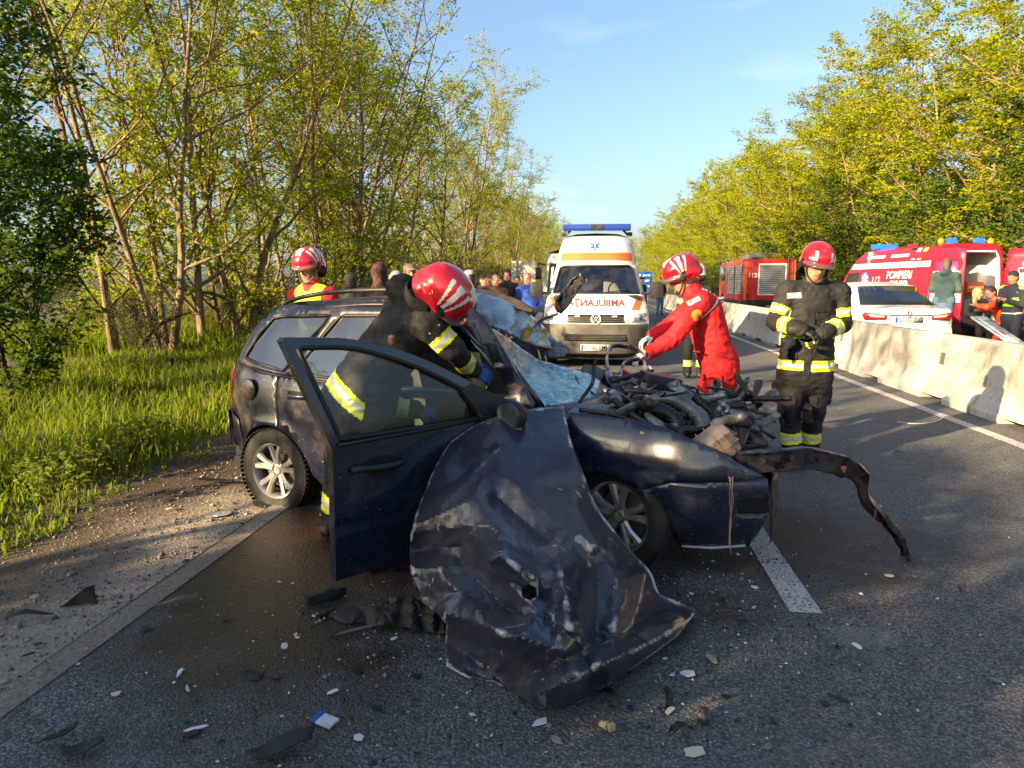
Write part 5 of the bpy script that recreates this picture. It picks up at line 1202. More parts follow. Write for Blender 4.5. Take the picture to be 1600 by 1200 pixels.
scr = [(-.80, 1.365), (-.70, 1.86), (-.62, 1.895), (.62, 1.895), (.70, 1.86), (.80, 1.365)]
panel('front_shell', amb_out, af(), WHITE_V, AMB, holes=[scr], step=.06, thick=.01, out=(0, -1, 0))
V, F = [], []
sec = [(AW(z), z) for z in zs] + [(.4, 2.565), (0, 2.575), (-.4, 2.565)] + [(-AW(z), z) for z in zs[::-1]]
ny = 10
for j in range(ny + 1):
    for (x, z) in sec:
        zz = min(z, 2.53); q = min(1, abs(x) / AW(zz)); y0 = AY(zz) + .40 * q ** 3.2
        V.append((x, y0 + (5.25 - y0) * j / ny, z))
n = len(sec)
F = [(j * n + i, j * n + i + 1, (j + 1) * n + i + 1, (j + 1) * n + i) for j in range(ny) for i in range(n - 1)] + [tuple(ny * n + i for i in range(n))]
MB().add(V, F).obj('body', WHITE_V, AMB, angle=35)
wsA = panel('windscreen', [(x * 1.005, z) for x, z in scr], af(-.015), GLASS_DARK if False else glass_mat('ambulance_glass', (.55, .6, .58), .35), AMB, step=.15, out=(0, -1, 0))
strip_loop('windscreen_seal', scr, af(.003), .022, RUB, wsA)
for x0, x1, r_ in ((-.55, .05, 20), (.05, .66, 16)):
    MB().tube([af(.02)(x0, 1.37), af(.03)((x0 + x1) / 2, 1.40), af(.03)(x1, 1.43)], .010, 5).obj('wiper', BLACK_PL, wsA)
# cab inside
b = MB(); b.box((0, 1.05, 1.22), (1.6, .8, .22), bev=.05); b.box((.42, 1.35, 1.3), (.4, .2, .12), bev=.03); b.obj('dashboard', BLACK_PL, AMB, angle=40)
b = MB(); b.box((0, 2.35, 1.5), (1.55, .04, 1.3)); b.obj('bulkhead', mk('cab_grey', (.10, .11, .12), .9), AMB)
PALE = mk('pale_seat_cover', (.50, .48, .44), .9)
for x in (-.42, .40):
    b = MB(); b.box((x, 1.95, 1.36), (.50, .16, .62), bev=.07); b.box((x, 1.97, 1.74), (.28, .12, .22), bev=.05); b.obj('seat', PALE, AMB, angle=50)
b = MB(); b.lathe([(.175, -.012), (.19, 0), (.175, .012), (.16, 0), (.175, -.012)], (.42, 1.45, 1.42), 'y', 24); b.obj('steering_wheel', BLACK_PL, AMB, True)
for x, w_ in ((-.16, .19), (-.36, .10)):
    panel('paper_sheet', [(x - w_ / 2, 1.40), (x + w_ / 2, 1.40), (x + w_ / 2, 1.53), (x - w_ / 2, 1.53)], af(-.03), PLATE, wsA, step=.2)
# front fittings
gr = panel('grille', [(-.52, .83), (.52, .83), (.50, .985), (-.50, .985)], af(.004), BLACK_PL, AMB, step=.08, thick=.01, out=(0, -1, 0))
for z in (.865, .90, .935): MB().tube([af(.016)(x, z) for x in np.linspace(-.5, .5, 9)], .010, 6).obj('grille_bar', CHROME if False else GREYP, gr)
for x in (-.33, .33):
    b = MB(); b.box(af(.02)(x, .955), (.09, .02, .022), bev=.004); b.obj('strobe_lamp', LENS_W, gr)
em_ = MB(); c = af(.03)(0, .905); rr_ = .092
em_.lathe([(rr_ * .86, 0), (rr_, 0), (rr_, -.012), (rr_ * .86, -.012), (rr_ * .86, 0)], c, 'y', 28)
for pts in ([(-.55, .62), (-.22, .05), (0, .55)], [(.55, .62), (.22, .05), (0, .55)], [(-.78, .25), (-.36, -.72), (0, .0)], [(.78, .25), (.36, -.72), (0, .0)]):
    em_.tube([c + Vector((p[0] * rr_, -.006, p[1] * rr_)) for p in pts], .008, 6)
em_.obj('round_badge', mk('bright_badge', (.72, .72, .72), .3, .3), gr, angle=40)
bpA = panel('bumper', [(-.955, .30), (-.60, .255), (.60, .255), (.955, .30), (.962, .60), (.955, .80), (.53, .815), (-.53, .815), (-.955, .80), (-.962, .60)], af(.02), GREYP, AMB, step=.07, thick=.02, out=(0, -1, 0))
gl2 = panel('lower_grille', [(-.56, .50), (.56, .50), (.54, .625), (-.54, .625)], af(.026), DARK, bpA, step=.1, thick=.004, out=(0, -1, 0))
for z in (.535, .565, .595): MB().tube([af(.034)(x, z) for x in np.linspace(-.54, .54, 7)], .006, 5).obj('grille_bar', GREYP, gl2)
for s in (-1, 1):
    hl = panel('headlight', [(s * .53, .83), (s * .90, .86), (s * .925, .93), (s * .90, 1.0), (s * .54, .985)], af(.008), LENS, AMB, step=.07, thick=.012, out=(0, -1, 0))
    b = MB(); b.lathe([(0, -.03), (.045, -.02), (.062, 0)], af(.008)(s * .61, .905), 'y', 18); b.obj('lit_bulb', LAMP_ON, hl, True)
    b = MB(); b.lathe([(0, -.012), (.05, -.008), (.065, 0)], af(.014)(s * .78, .93), 'y', 18); b.obj('reflector', CHROME, hl, True)
    panel('orange_flash', [(s * .93, 1.30) if False else (s * .885, 1.30), (s * .70, 1.30), (s * .60, 1.06), (s * .74, 1.06)] if s < 0 else [(.885, 1.31), (.76, 1.31), (.63, 1.06), (.78, 1.06)], af(.006), ORANGE_S, AMB, step=.08)
    mrr = MB(); mrr.box((s * 1.12, .86, 1.43), (.24, .12, .30), bev=.05); mrr.tube([(s * .86, .95, 1.36), (s * 1.05, .88, 1.36)], .03, 8); mrr.obj('mirror', BLACK_PL, AMB, angle=45)
    panel('side_window', [(1.45, 1.38), (1.95, 1.88), (2.25, 1.90), (2.25, 1.36)], lambda y, z: Vector((s * (AW(z) + .006), y, z)), TINT, AMB, step=.15, thick=.004)
    panel('side_stripe', [(1.0, 1.02), (5.1, 1.02), (5.1, 1.22), (1.1, 1.22)], lambda y, z: Vector((s * (AW(z) + .004), y, z)), ORANGE_S, AMB, step=.4)
    simple_wheel(AMB, s * .82, .85, .33, .22, s); simple_wheel(AMB, s * .82, 4.2, .33, .22, s)
b = MB(); b.box((0, 2.6, .30), (1.7, 4.8, .3)); b.obj('underbody', DARK, AMB)
panel('roof_stripe', [(-.705, 2.0), (.705, 2.0), (.675, 2.165), (-.675, 2.165)], af(.006), ORANGE_S, AMB, step=.08)
text_mesh('mirrored_lettering', 'AMBULANȚA', .155, lambda u, v: af(.008)(u, 1.185 + v * 1.1), RED_S, AMB, mirror=True, sx=1.12, bold=.004)
star_of_life(AMB, (-.03, 2.30), .095, af(.008), BLUE_S, PLATE)
plate_on(AMB, (.0, .385), 'CT 60 EMU', af(.046))
AMB.scale = (1.03, 1, 1)
lb = MB(); lb.box((0, 1.98, 2.69), (1.34, .32, .13), bev=.03); lbo = lb.obj('light_bar', BLUE_OFF, AMB, angle=40)
b = MB(); b.box((0, 1.98, 2.69), (.30, .335, .10), bev=.02); b.obj('speaker_box', BLACK_PL, lbo)
for s in (-1, 1):
    b = MB(); b.tube([(s * .52, 2.0, 2.64), (s * .62, 2.05, 2.54)], .025, 6); b.box((s * .66, 2.1, 2.56), (.10, .16, .08), bev=.02); b.obj('bar_bracket', BLACK_PL, lbo)

# ---- white minibus behind the ambulance
BUS = empty('minibus', (2.15, 25.0, 0), -ROAD_A, 'white minibus behind the ambulance, mostly hidden by it', 'bus')
bfw = lambda z: 1.10 - max(0, z - 1.3) * .10
bff = lambda off: (lambda x, z: Vector((x, .25 * (abs(x) / bfw(z)) ** 4 + max(0, z - 1.1) * .16 - off, z)))
bo_ = [(-bfw(z), z) for z in (.35, .8, 1.3, 1.9, 2.6)] + [(bfw(z), z) for z in (2.6, 1.9, 1.3, .8, .35)]
bs_ = [(-.94, 1.25), (-.88, 2.25), (.88, 2.25), (.94, 1.25)]
panel('front_shell', bo_, bff(0), WHITE_V, BUS, step=.12, thick=.01, out=(0, -1, 0))
panel('windscreen', bs_, bff(.01), TINT, BUS, step=.15, thick=.004, out=(0, -1, 0))
sec = [(bfw(z), z) for z in (.35, .8, 1.3, 1.9, 2.6)] + [(.6, 2.72), (-.6, 2.72)] + [(-bfw(z), z) for z in (2.6, 1.9, 1.3, .8, .35)]
V = [(x, (.25 + max(0, min(z, 2.6) - 1.1) * .16) if j == 0 else 6.8, z) for j in range(2) for x, z in sec]; n = len(sec)
MB().add(V, [(i, i + 1, n + i + 1, n + i) for i in range(n - 1)] + [tuple(n + i for i in range(n))]).obj('body', WHITE_V, BUS, angle=30)
for s in (-1, 1):
    b = MB(); b.tube([(s * 1.0, .4, 2.2), (s * 1.24, .15, 2.25), (s * 1.24, .12, 2.1)], .03, 6); b.box((s * 1.24, .12, 1.9), (.2, .1, .42), bev=.04); b.obj('mirror', BLACK_PL, BUS, angle=40)
    panel('headlight', [(s * .62, .78), (s * .98, .80), (s * 1.0, .98), (s * .70, .95)], bff(.01), LENS, BUS, step=.1, thick=.004, out=(0, -1, 0))
    for y0 in (.9, 2.3, 3.7, 5.1): panel('side_window', [(y0, 1.35), (y0 + 1.2, 1.35), (y0 + 1.2, 2.2), (y0, 2.2)], lambda y, z: Vector((s * (bfw(z) + .006), y, z)), TINT, BUS, step=.4, thick=.004)
    simple_wheel(BUS, s * .95, 1.3, .38, .24, s); simple_wheel(BUS, s * .95, 5.3, .38, .24, s)
panel('bumper', [(-1.08, .34), (1.08, .34), (1.09, .62), (-1.09, .62)], bff(.03), GREYP, BUS, step=.15, thick=.02, out=(0, -1, 0))

# ---- saloon cars
def saloon(name, loc, rz, paint, label, rear_plate=None):
    root = empty(name, loc, rz, label, 'car')
    st = [(.10, .86, .98, .80, .99), (.30, .885, 1.00, .80, 1.015), (.58, .895, 1.0, .76, 1.035), (.95, .90, .99, .66, 1.25), (1.30, .905, .98, .60, 1.415), (1.75, .905, .97, .60, 1.47), (2.3, .905, .96, .60, 1.475), (2.7, .905, .95, .61, 1.42), (3.1, .90, .94, .68, 1.18), (3.45, .89, .93, .76, 1.0), (3.9, .88, .88, .70, .93), (4.3, .84, .78, .62, .82), (4.52, .72, .66, .5, .70)]
    V, F = [], []
    for (y, w, zb, wr, zr) in st:
        half = [(w * .90, .22), (w * .985, .36), (w, .58), (w * .985, .78), (w * .955, zb - .035), (w * .925, zb), (wr + .055, zr - .055), (wr, zr - .018), (wr * .5, zr + .004)]
        V += [(x, y, z) for x, z in half] + [(0, y, zr + .008)] + [(-x, y, z) for x, z in half[::-1]]
    n = 19
    for j in range(len(st) - 1):
        for i in range(n - 1): F.append((j * n + i, j * n + i + 1, (j + 1) * n + i + 1, (j + 1) * n + i))
    F += [tuple(range(n)), tuple((len(st) - 1) * n + i for i in range(n))]
    MB().add(V, F).obj('body', paint, root, angle=32)
    rw = lambda z: interp(z, [.22, .36, .58, .78, .945, .975], [.775, .848, .86, .848, .822, .79])
    def rf(off=0.0):
        return lambda x, z: Vector((x, .10 - .13 * (1 - (abs(x) / .87) ** 3.5) * (1 if z < .93 else max(0, (1.0 - z) / .07)) - (.05 if z < .56 else .05 * max(0, 1 - (z - .56) / .06)) - off, z))
    zz = [.22, .36, .58, .78, .945, .975]
    rp_ = panel('rear_panel', [(-rw(z), z) for z in zz] + [(-.4, 1.0), (.4, 1.0)] + [(rw(z), z) for z in zz[::-1]], rf(), paint, root, step=.06, out=(0, -1, 0))
    for s in (-1, 1):
        lm = panel('rear_lamp', [(s * .42, .785), (s * .80, .765), (s * .855, .87), (s * .832, .925), (s * .42, .865)], rf(.008), RED_L, root, step=.06, thick=.01, out=(0, -1, 0))
        panel('reversing_lens', [(s * .46, .825), (s * .70, .835), (s * .76, .888), (s * .46, .858)], rf(.014), LENS_W, lm, step=.08, out=(0, -1, 0))
        panel('side_window', [(1.18, 1.02), (1.52, 1.33), (1.78, 1.38), (2.55, 1.375), (3.05, 1.08), (3.15, 1.0)], lambda y, z: Vector((s * (interp(z, [1.0, 1.40], [.838, .675]) + .012), y, z)), TINT, root, step=.15, thick=.004)
        simple_wheel(root, s * .80, .95, .32, .2, s); simple_wheel(root, s * .80, 3.62, .32, .2, s)
        b = MB(); b.box((s * .99, 3.0, 1.02), (.2, .1, .13), bev=.04); b.obj('mirror', paint, root, angle=40)
    MB().tube([rf(.012)(x, .868) for x in np.linspace(-.42, .42, 9)], .012, 6).obj('chrome_strip', CHROME, rp_, True)
    rwf = lambda x, z: Vector((x, interp(z, [1.03, 1.415], [.56, 1.30]) - .012 - .03 * (1 - (x / .7) ** 2), z + .022 * (1 - (x / .75) ** 2)))
    panel('rear_window', [(-.73, 1.04), (-.58, 1.385), (.58, 1.385), (.73, 1.04)], rwf, TINT, root, step=.1, thick=.004, out=(0, -1, .5))
    panel('windscreen', [(-.72, 1.03), (-.58, 1.38), (.58, 1.38), (.72, 1.03)], lambda x, z: Vector((x, interp(z, [1.0, 1.42], [3.45, 2.7]) + .02, z + .015)), TINT, root, step=.15, thick=.004, out=(0, 1, .5))
    for s in (-1, 1): panel('headlight', [(s * .35, .62), (s * .62, .64), (s * .68, .74), (s * .4, .70)], lambda x, z: Vector((x, 4.54 - .2 * abs(x) ** 3, z)), LENS, root, step=.1, thick=.004)
    b = MB()
    for pts in ([(0, .062), (.040, 0), (0, -.062), (-.040, 0), (0, .062)],):
        b.tube([rf(.018)(x, .905 + z) for x, z in pts], .011, 6)
    b.obj('diamond_badge', CHROME, rp_)
    panel('boot_seam', [(-.60, .70), (.60, .70), (.60, .708), (-.60, .708)], rf(.003), BLACK_S, rp_, step=.1)
    root.scale = (1, 1, 1.07)
    if rear_plate: plate_on(root, (.0, .785), rear_plate, rf(.012), .52, .115)
    return root
saloon('saloon_car', RD(6.2, 14.85), -ROAD_A, WHITE_C, 'white saloon car with red tail lamps parked behind the concrete barrier', 'CT 77 TLC')
saloon('saloon_car', (-.2, 27.0, 0), pi - ROAD_A, SILVER, 'silver-blue car facing the camera behind the bystanders beside the minibus')

# ---- red rescue van with its back open
VAN = empty('rescue_van', W(1506, 500, 17.0).xy.to_3d(), RAD(1.5), 'crimson rescue van with open rear doors and blue roof lights', 'rescue van')
VW_ = lambda z: interp(z, [.35, .7, 1.2, 1.6, 2.2, 2.42], [.90, .93, .93, .90, .82, .74])
VZ = [.35, .55, .9, 1.2, 1.6, 2.0, 2.2, 2.42]
VLEN = lambda z: interp(z, [.35, .9, 1.1, 1.5, 2.0, 2.42], [5.3, 5.3, 5.0, 4.3, 3.9, 3.3])
for nm, s, m_, dx in (('side_panel', -1, SMURD_RED, 0), ('side_panel', 1, SMURD_RED, 0), ('inner_lining', -1, WHITE_V, -.05), ('inner_lining', 1, WHITE_V, -.05)):
    V = [(s * (VW_(z) + dx), .03 + (VLEN(z) - .03 if dx == 0 else 2.9) * j / 8, z) for j in range(9) for z in VZ]; n = len(VZ)
    MB().add(V, [(j * n + i, j * n + i + 1, (j + 1) * n + i + 1, (j + 1) * n + i) for j in range(8) for i in range(n - 1)]).obj(nm, m_, VAN, True)
rsec = [(-.74, 2.42), (-.5, 2.49), (0, 2.51), (.5, 2.49), (.74, 2.42)]
for nm, m_, dz in (('roof', SMURD_RED, 0), ('ceiling', WHITE_V, -.06)): MB().add([(x, y, z + dz) for y in (.03, 3.3) for x, z in rsec], [(i, i + 1, 6 + i, 5 + i) for i in range(4)]).obj(nm, m_, VAN, True)
op = [(-.78, .62), (-.76, 1.6), (-.70, 2.15), (-.62, 2.30), (.62, 2.30), (.70, 2.15), (.76, 1.6), (.78, .62)]
panel('rear_frame', [(-VW_(z), z) for z in VZ] + [(-.5, 2.49), (.5, 2.49)] + [(VW_(z), z) for z in VZ[::-1]], flat_front(.0), SMURD_RED, VAN, holes=[op], step=.12, thick=.05, out=(0, -1, 0))
MB().tube([Vector((x, -.01, z)) for x, z in op], .022, 6).obj('opening_seal', WHITE_V, VAN)
b = MB(); b.box((0, 1.5, .58), (1.75, 3.0, .08)); b.obj('load_floor', GREYP, VAN)
b = MB(); b.box((0, -.10, .50), (1.75, .24, .14), bev=.03); b.obj('rear_step', GREYP, VAN, angle=40)
b = MB(); b.box((0, 2.95, 1.5), (1.7, .04, 1.8)); b.obj('cabin_wall', WHITE_V, VAN)
b = MB(); b.box((.35, 2.91, 1.55), (.5, .03, .45)); b.obj('cabin_window', TINT, VAN)
b = MB(); b.box((.72, 1.6, 1.75), (.28, 2.2, .5), bev=.03); b.box((.70, 1.6, 1.0), (.32, 2.2, .75), bev=.03); b.obj('wall_cabinet', WHITE_V, VAN, angle=40)
b = MB(); b.box((.46, .5, 1.46), (.42, .3, .26), bev=.05); o = b.obj('orange_bag', mk('orange_fabric', (.75, .16, .02), .7), VAN, angle=50)
b = MB(); b.box((.46, .34, 1.46), (.36, .03, .05)); b.obj('bag_strap', WHITE_S, o)
b = MB(); b.box((-.05, 1.2, 1.0), (.5, .5, .2), bev=.06); b.box((-.05, 1.5, 1.4), (.48, .16, .75), rot=Matrix.Rotation(RAD(-8), 3, 'X'), bev=.06); b.obj('attendant_seat', BLACK_PL, VAN, angle=50)
b = MB(); b.tube([(.2, .9, 2.05), (.45, .8, 2.1)], .05, 8); b.ball((.1, .9, 2.03), (.16, .12, .05), 10); b.obj('ceiling_lamp', LENS_W, VAN, True)
b = MB()
for x, z in ((-.35, 2.12), (-.15, 2.1)): b.lathe([(0, -.04), (.07, -.04), (.07, 0), (0, 0)], (x, 2.9, z), 'y', 16)
b.obj('ceiling_vent', BLACK_PL, VAN)
b = MB(); b.box((-.42, .12, .95), (.42, .12, .62), rot=Matrix.Rotation(RAD(4), 3, 'Y'), bev=.02); b.obj('folded_carrier', mk('grey_pink_board', (.34, .25, .24), .8), VAN, angle=40)
def rear_door(s, ang):
    e = empty('rear_door', (s * .90, 0, 0), ang, parent=VAN); k = -s
    poly = [(0, .62), (k * .86, .62), (k * .86, 2.3), (k * .70, 2.36), (k * .05, 2.36), (k * -.02, 1.6)]
    panel('door_skin', poly, flat_front(0), SMURD_RED, e, step=.2, thick=.02, out=(0, -1, 0)); panel('door_lining', [(x * .97, z * .99 + .01) for x, z in poly], flat_front(.045), WHITE_V if s < 0 else SMURD_RED, e, step=.2, thick=.015, out=(0, 1, 0))
    panel('door_window', [(k * .12, 1.45), (k * .74, 1.45), (k * .70, 2.05), (k * .12, 2.05)], flat_front(-.012), TINT if s > 0 else mk('purple_film', (.20, .03, .12), .3), e, step=.3, thick=.004, out=(0, -1, 0))
    return e
dl = rear_door(-1, RAD(-72)); dr = rear_door(1, RAD(125))
panel('door_stripe', [(.05, 1.12), (.84, 1.12), (.84, 1.32), (.05, 1.32)], flat_front(-.025), WHITE_S, dl, step=.3)
text_mesh('door_lettering', 'SMURD', .22, lambda u, v: Vector((.44 + u, -.030, 1.75 + v)), WHITE_S, dl, bold=.004)
b = MB(); b.tube([(-.3, .09, 1.0), (-.3, .09, 1.9)], .02, 8); b.tube([(-.6, .09, 1.0), (-.6, .09, 1.9)], .02, 8); b.tube([(-.3, .09, 1.9), (-.6, .09, 1.9)], .02, 8); b.tube([(-.3, .09, 1.0), (-.6, .09, 1.0)], .02, 8); b.box((-.45, .09, 1.5), (.3, .05, .6), bev=.02); b.ball((-.45, .12, 2.0), .09, 10); b.obj('carry_chair', mk('chair_grey', (.35, .33, .32), .5), dr, angle=50)
vs_ = lambda off: (lambda y, z: Vector((-(VW_(z) + off), y, z)))
vflip = lambda y0, z0, off=.006: (lambda u, v: vs_(off)(y0 - u, z0 + v))
panel('white_band', [(.12, 1.95), (3.85, 1.95), (3.75, 2.09), (.12, 2.09)], vs_(.004), WHITE_S, VAN, step=.3)
panel('window_line', [(3.30, 1.42), (4.18, 1.42), (3.98, 1.84), (3.32, 1.86)], vs_(.006), TINT, VAN, step=.3)
for y0, m_ in ((.55, YEL_S), (.82, WHITE_S)): panel('slanted_stripe', [(y0, 2.13), (y0 + .16, 2.13), (y0 - .02, 2.41), (y0 - .18, 2.41)], vs_(.005), m_, VAN, step=.2)
text_mesh('side_lettering', 'POMPIERI', .27, vflip(1.35, 1.76), WHITE_S, VAN, bold=.004)
text_mesh('side_lettering', 'SMURD', .24, vflip(1.30, 1.53), WHITE_S, VAN, bold=.004)
text_mesh('side_number', '112', .30, vflip(2.42, 1.62), mk('grey_reflective', (.45, .40, .44), .4), VAN, bold=.004)
for y0, y1 in ((1.1, 1.9), (2.2, 3.1)): panel('name_bar', [(y0, 2.22), (y1, 2.22), (y1, 2.29), (y0, 2.29)], vs_(.005), WHITE_S, VAN, step=.3)
c = MB(); c.lathe([(0, 0), (.20, 0), (.20, .004), (0, .004)], (0, 0, 0), 'x', 24); o = c.obj('blue_roundel', BLUE_S, VAN); o.location = vs_(.006)(2.98, 1.66)
s_ = star_of_life(VAN, (0, 0), .17, lambda a, b_: Vector((a, 0, b_)), WHITE_S, BLUE_S); s_.rotation_euler = (0, 0, RAD(-90)); s_.location = vs_(.012)(2.98, 1.66)
MB().add([Vector((s * w, y, z)) for (s, w, y, z) in ((-1, .90, 4.35, 1.12), (1, .90, 4.35, 1.12), (1, .74, 3.34, 2.36), (-1, .74, 3.34, 2.36))], [(0, 1, 2, 3)]).obj('windscreen', TINT, VAN)
b = MB(); b.box((0, 4.75, .8), (1.8, 1.0, .7), bev=.15); b.obj('bonnet', SMURD_RED, VAN, angle=40)
for x, y, m_, s_ in ((-.42, 3.0, BLUE_ON, (.62, .2, .11)), (-.30, .25, BLUE_ON, (.17, .17, .12)), (.36, .25, BLUE_ON, (.17, .17, .12))):
    b = MB(); b.box((x, y, 2.56), s_, bev=.03); b.obj('blue_beacon', m_, VAN, angle=50)
for x, y in ((-.62, .15), (.58, .15)):
    b = MB(); b.ball((x, y, 2.53), (.07, .07, .09), 10); b.obj('amber_beacon', AMBER, VAN, True)
b = MB(); b.box((-.85, .9, 2.47), (.12, .2, .09), bev=.02); b.obj('side_flasher', RED_L, VAN, angle=40)
for s in (-1, 1): simple_wheel(VAN, s * .80, 1.0, .34, .22, s); simple_wheel(VAN, s * .80, 4.4, .34, .22, s)
b = MB(); b.box((0, 2.6, .38), (1.6, 5.0, .22)); b.obj('underbody', DARK, VAN)
for s in (-1, 1):
    b = MB(); b.box((s * .84, -.03, 1.0), (.11, .05, .42), bev=.015); b.obj('rear_lamp', RED_L, VAN, angle=40)

# ---- fire engine
FT = empty('fire_engine', RD(8.75, 37.0), -ROAD_A, 'red fire engine seen from behind, beyond the concrete barrier', 'fire engine')
b = MB(); b.box((0, 2.6, 1.72), (2.46, 5.2, 2.1), bev=.05); b.obj('body', RED_T, FT, angle=40)
b = MB(); b.box((0, 6.4, 1.62), (2.36, 2.1, 2.0), bev=.12); b.box((0, 6.5, 2.66), (2.2, 1.6, .2), bev=.06); b.obj('cab', RED_T, FT, angle=40)
SHUT = mk('roller_shutter', (.46, .47, .47), .35, .6)
def shutter(root, x0, x1, z0, z1, f, n=14):
    e = panel('roller_shutter', [(x0, z0), (x1, z0), (x1, z1), (x0, z1)], lambda a, b_: f(a, b_, 0), mk('shutter_gap', (.12, .12, .12), .6), root, step=.6, thick=.006)
    h = (z1 - z0) / n
    for k in range(n):
        q = MB(); q.add([f(x0, z0 + h * k, .012), f(x1, z0 + h * k, .012), f(x1, z0 + h * (k + .82), .012), f(x0, z0 + h * (k + .82), .012), f(x0, z0 + h * (k + .41), .022), f(x1, z0 + h * (k + .41), .022)], [(0, 1, 5, 4), (4, 5, 2, 3)]); q.obj('slat', SHUT, e)
shutter(FT, -.48, .72, 1.05, 2.45, lambda a, b_, o_: Vector((a, -.012 - o_, b_)))
for y0, y1 in ((.5, 2.2), (2.5, 4.2)): shutter(FT, y0, y1, 1.0, 2.5, lambda a, b_, o_: Vector((-1.242 - o_, a, b_)), 12)
for x in (-1.17, 1.17): panel('orange_edge', [(x - .06, .75), (x + .06, .75), (x + .06, 2.72), (x - .06, 2.72)], flat_front(-.006), ORANGE_S, FT, step=.6)
panel('shutter_frame', [(-.56, .97), (.80, .97), (.80, 2.54), (-.56, 2.54)], flat_front(-.008), WHITE_S, FT, holes=[[(-.49, 1.04), (.73, 1.04), (.73, 2.46), (-.49, 2.46)]], step=.6)
text_mesh('rear_number', '112', .30, lambda u, v: Vector((-.83 + u, -.008, 1.95 + v)), WHITE_S, FT, bold=.006)
b = MB()
for s in (.86, 1.08): b.tube([(s, -.05, .9), (s, -.05, 2.9)], .02, 6)
for k in range(9): b.tube([(.86, -.05, 1.0 + .22 * k), (1.08, -.05, 1.0 + .22 * k)], .014, 6)
b.obj('access_ladder', ALU, FT)
b = MB(); b.box((-.55, 1.7, 2.92), (.55, 3.6, .22), bev=.05); b.tube([(-.2, .1, 3.0), (-.2, 4.6, 3.05)], .04, 6); b.tube([(.25, .1, 3.0), (.25, 4.6, 3.05)], .04, 6)
for k in range(9): b.tube([(-.2, .3 + .5 * k, 3.02), (.25, .3 + .5 * k, 3.02)], .025, 6)
b.obj('roof_ladder', ALU, FT, angle=40)
b = MB(); b.box((0, 2.6, .62), (2.3, 5.0, .3)); b.box((0, 0, .6), (2.3, .25, .3), bev=.03); b.obj('chassis', BLACK_PL, FT)
for s in (-1, 1):
    panel('cab_window', [(5.55, 1.72), (7.2, 1.72), (7.2, 2.45), (5.55, 2.45)], lambda y, z: Vector((s * 1.186, y, z)), TINT, FT, step=.6, thick=.004)
    for y in (1.3, 6.2): simple_wheel(FT, s * 1.05, y, .5, .32, s)
    b = MB(); b.box((s * 1.05, -.02, .95), (.16, .05, .2)); b.obj('rear_lamp', RED_L, FT)
panel('windscreen', [(-1.1, 1.75), (1.1, 1.75), (1.1, 2.5), (-1.1, 2.5)], flat_front(7.46), TINT, FT, step=.6, thick=.004)
for x in (-.9, .9):
    b = MB(); b.lathe([(.09, 0), (.09, .14), (.05, .18), (0, .18)], (x, 6.6, 2.76), 'z', 14); b.obj('blue_beacon', BLUE_OFF, FT, True)

# ---- spine board leaning on the barrier
SB = empty('spine_board', GP(1500, 560), 0, 'white and grey spine board leaning against the concrete barrier', 'stretcher')
A0, A1 = W(1518, 495, 12.6), W(1585, 541, 11.6); B0, B1 = W(1540, 494, 12.75), W(1600, 534, 11.75)
A0, A1, B0, B1 = [Vector(q) for q in (A0, A1, B0, B1)]; A0, A1 = A0 + (A0 - A1) * .02, A1 + (A1 - A0) * .1; 
def sbf(off): 
    nrm = (A1 - A0).cross(B0 - A0).normalized()
    if nrm.y > 0: nrm = -nrm
    return lambda u, v: A0.lerp(A1, u).lerp(B0.lerp(B1, u), v) + nrm * off
SBG = mk('board_grey_blue', (.30, .34, .38), .4); 
into(panel('board_rim', [(0, 0), (1, 0), (1, 1), (0, 1)], sbf(0), WHITE_S, None, holes=[[(.05, .12), (.95, .12), (.95, .32), (.05, .32)]], step=.12, thick=.03), SB)
into(panel('board_face', [(.16, .40), (.97, .40), (.97, .92), (.16, .92)], sbf(.012), SBG, None, step=.2, thick=.01), SB)
for u in (.2, .4, .6, .8): into(panel('hand_hole', [(u, .80), (u + .09, .80), (u + .09, .88), (u, .88)], sbf(.024), DARK, None, step=.2), SB)
into(panel('red_strap', [(.55, .30), (.66, .30), (.66, .42), (.55, .42)], sbf(.026), RED_S, None, step=.2, thick=.004), SB)

# ---- blue road sign, pale panel far behind
def sign(name, c, w, h, post, mat, label, marks=()):
    e = empty(name, (c.x, c.y, 0), -ROAD_A, label, 'road sign'); z = c.z
    b = MB(); b.box((0, 0, z), (w, .03, h), bev=.01); f = b.obj('sign_face', mat, e)
    for s in (-.3, .3):
        b = MB(); b.tube([(s * w, .04, -.02), (s * w, .04, z + h / 2 - .05)], .035, 8); b.obj('post', STEEL, e)
    for (x, zz, ww, hh) in marks:
        b = MB(); b.box((x * w, -.018, z + zz * h), (ww * w, .004, hh * h)); b.obj('white_mark', PLATE, f)
sign('blue_sign', W(1004, 439, 48.0), 1.25, 1.25, 0, mk('sign_blue', (.015, .10, .42), .4), 'blue road sign with white marks beside the ambulance', [(-.25, .3, .3, .12), (.2, .3, .35, .10), (-.2, .05, .4, .08), (.25, .02, .25, .10), (-.25, -.25, .3, .10), (.18, -.28, .4, .10), (0, -.05, .06, .6)])
sign('grey_sign', W(818, 428, 45.0), 1.5, 1.6, 0, mk('sign_back_grey', (.30, .29, .28), .6), 'pale grey back of a road sign behind the bystanders')
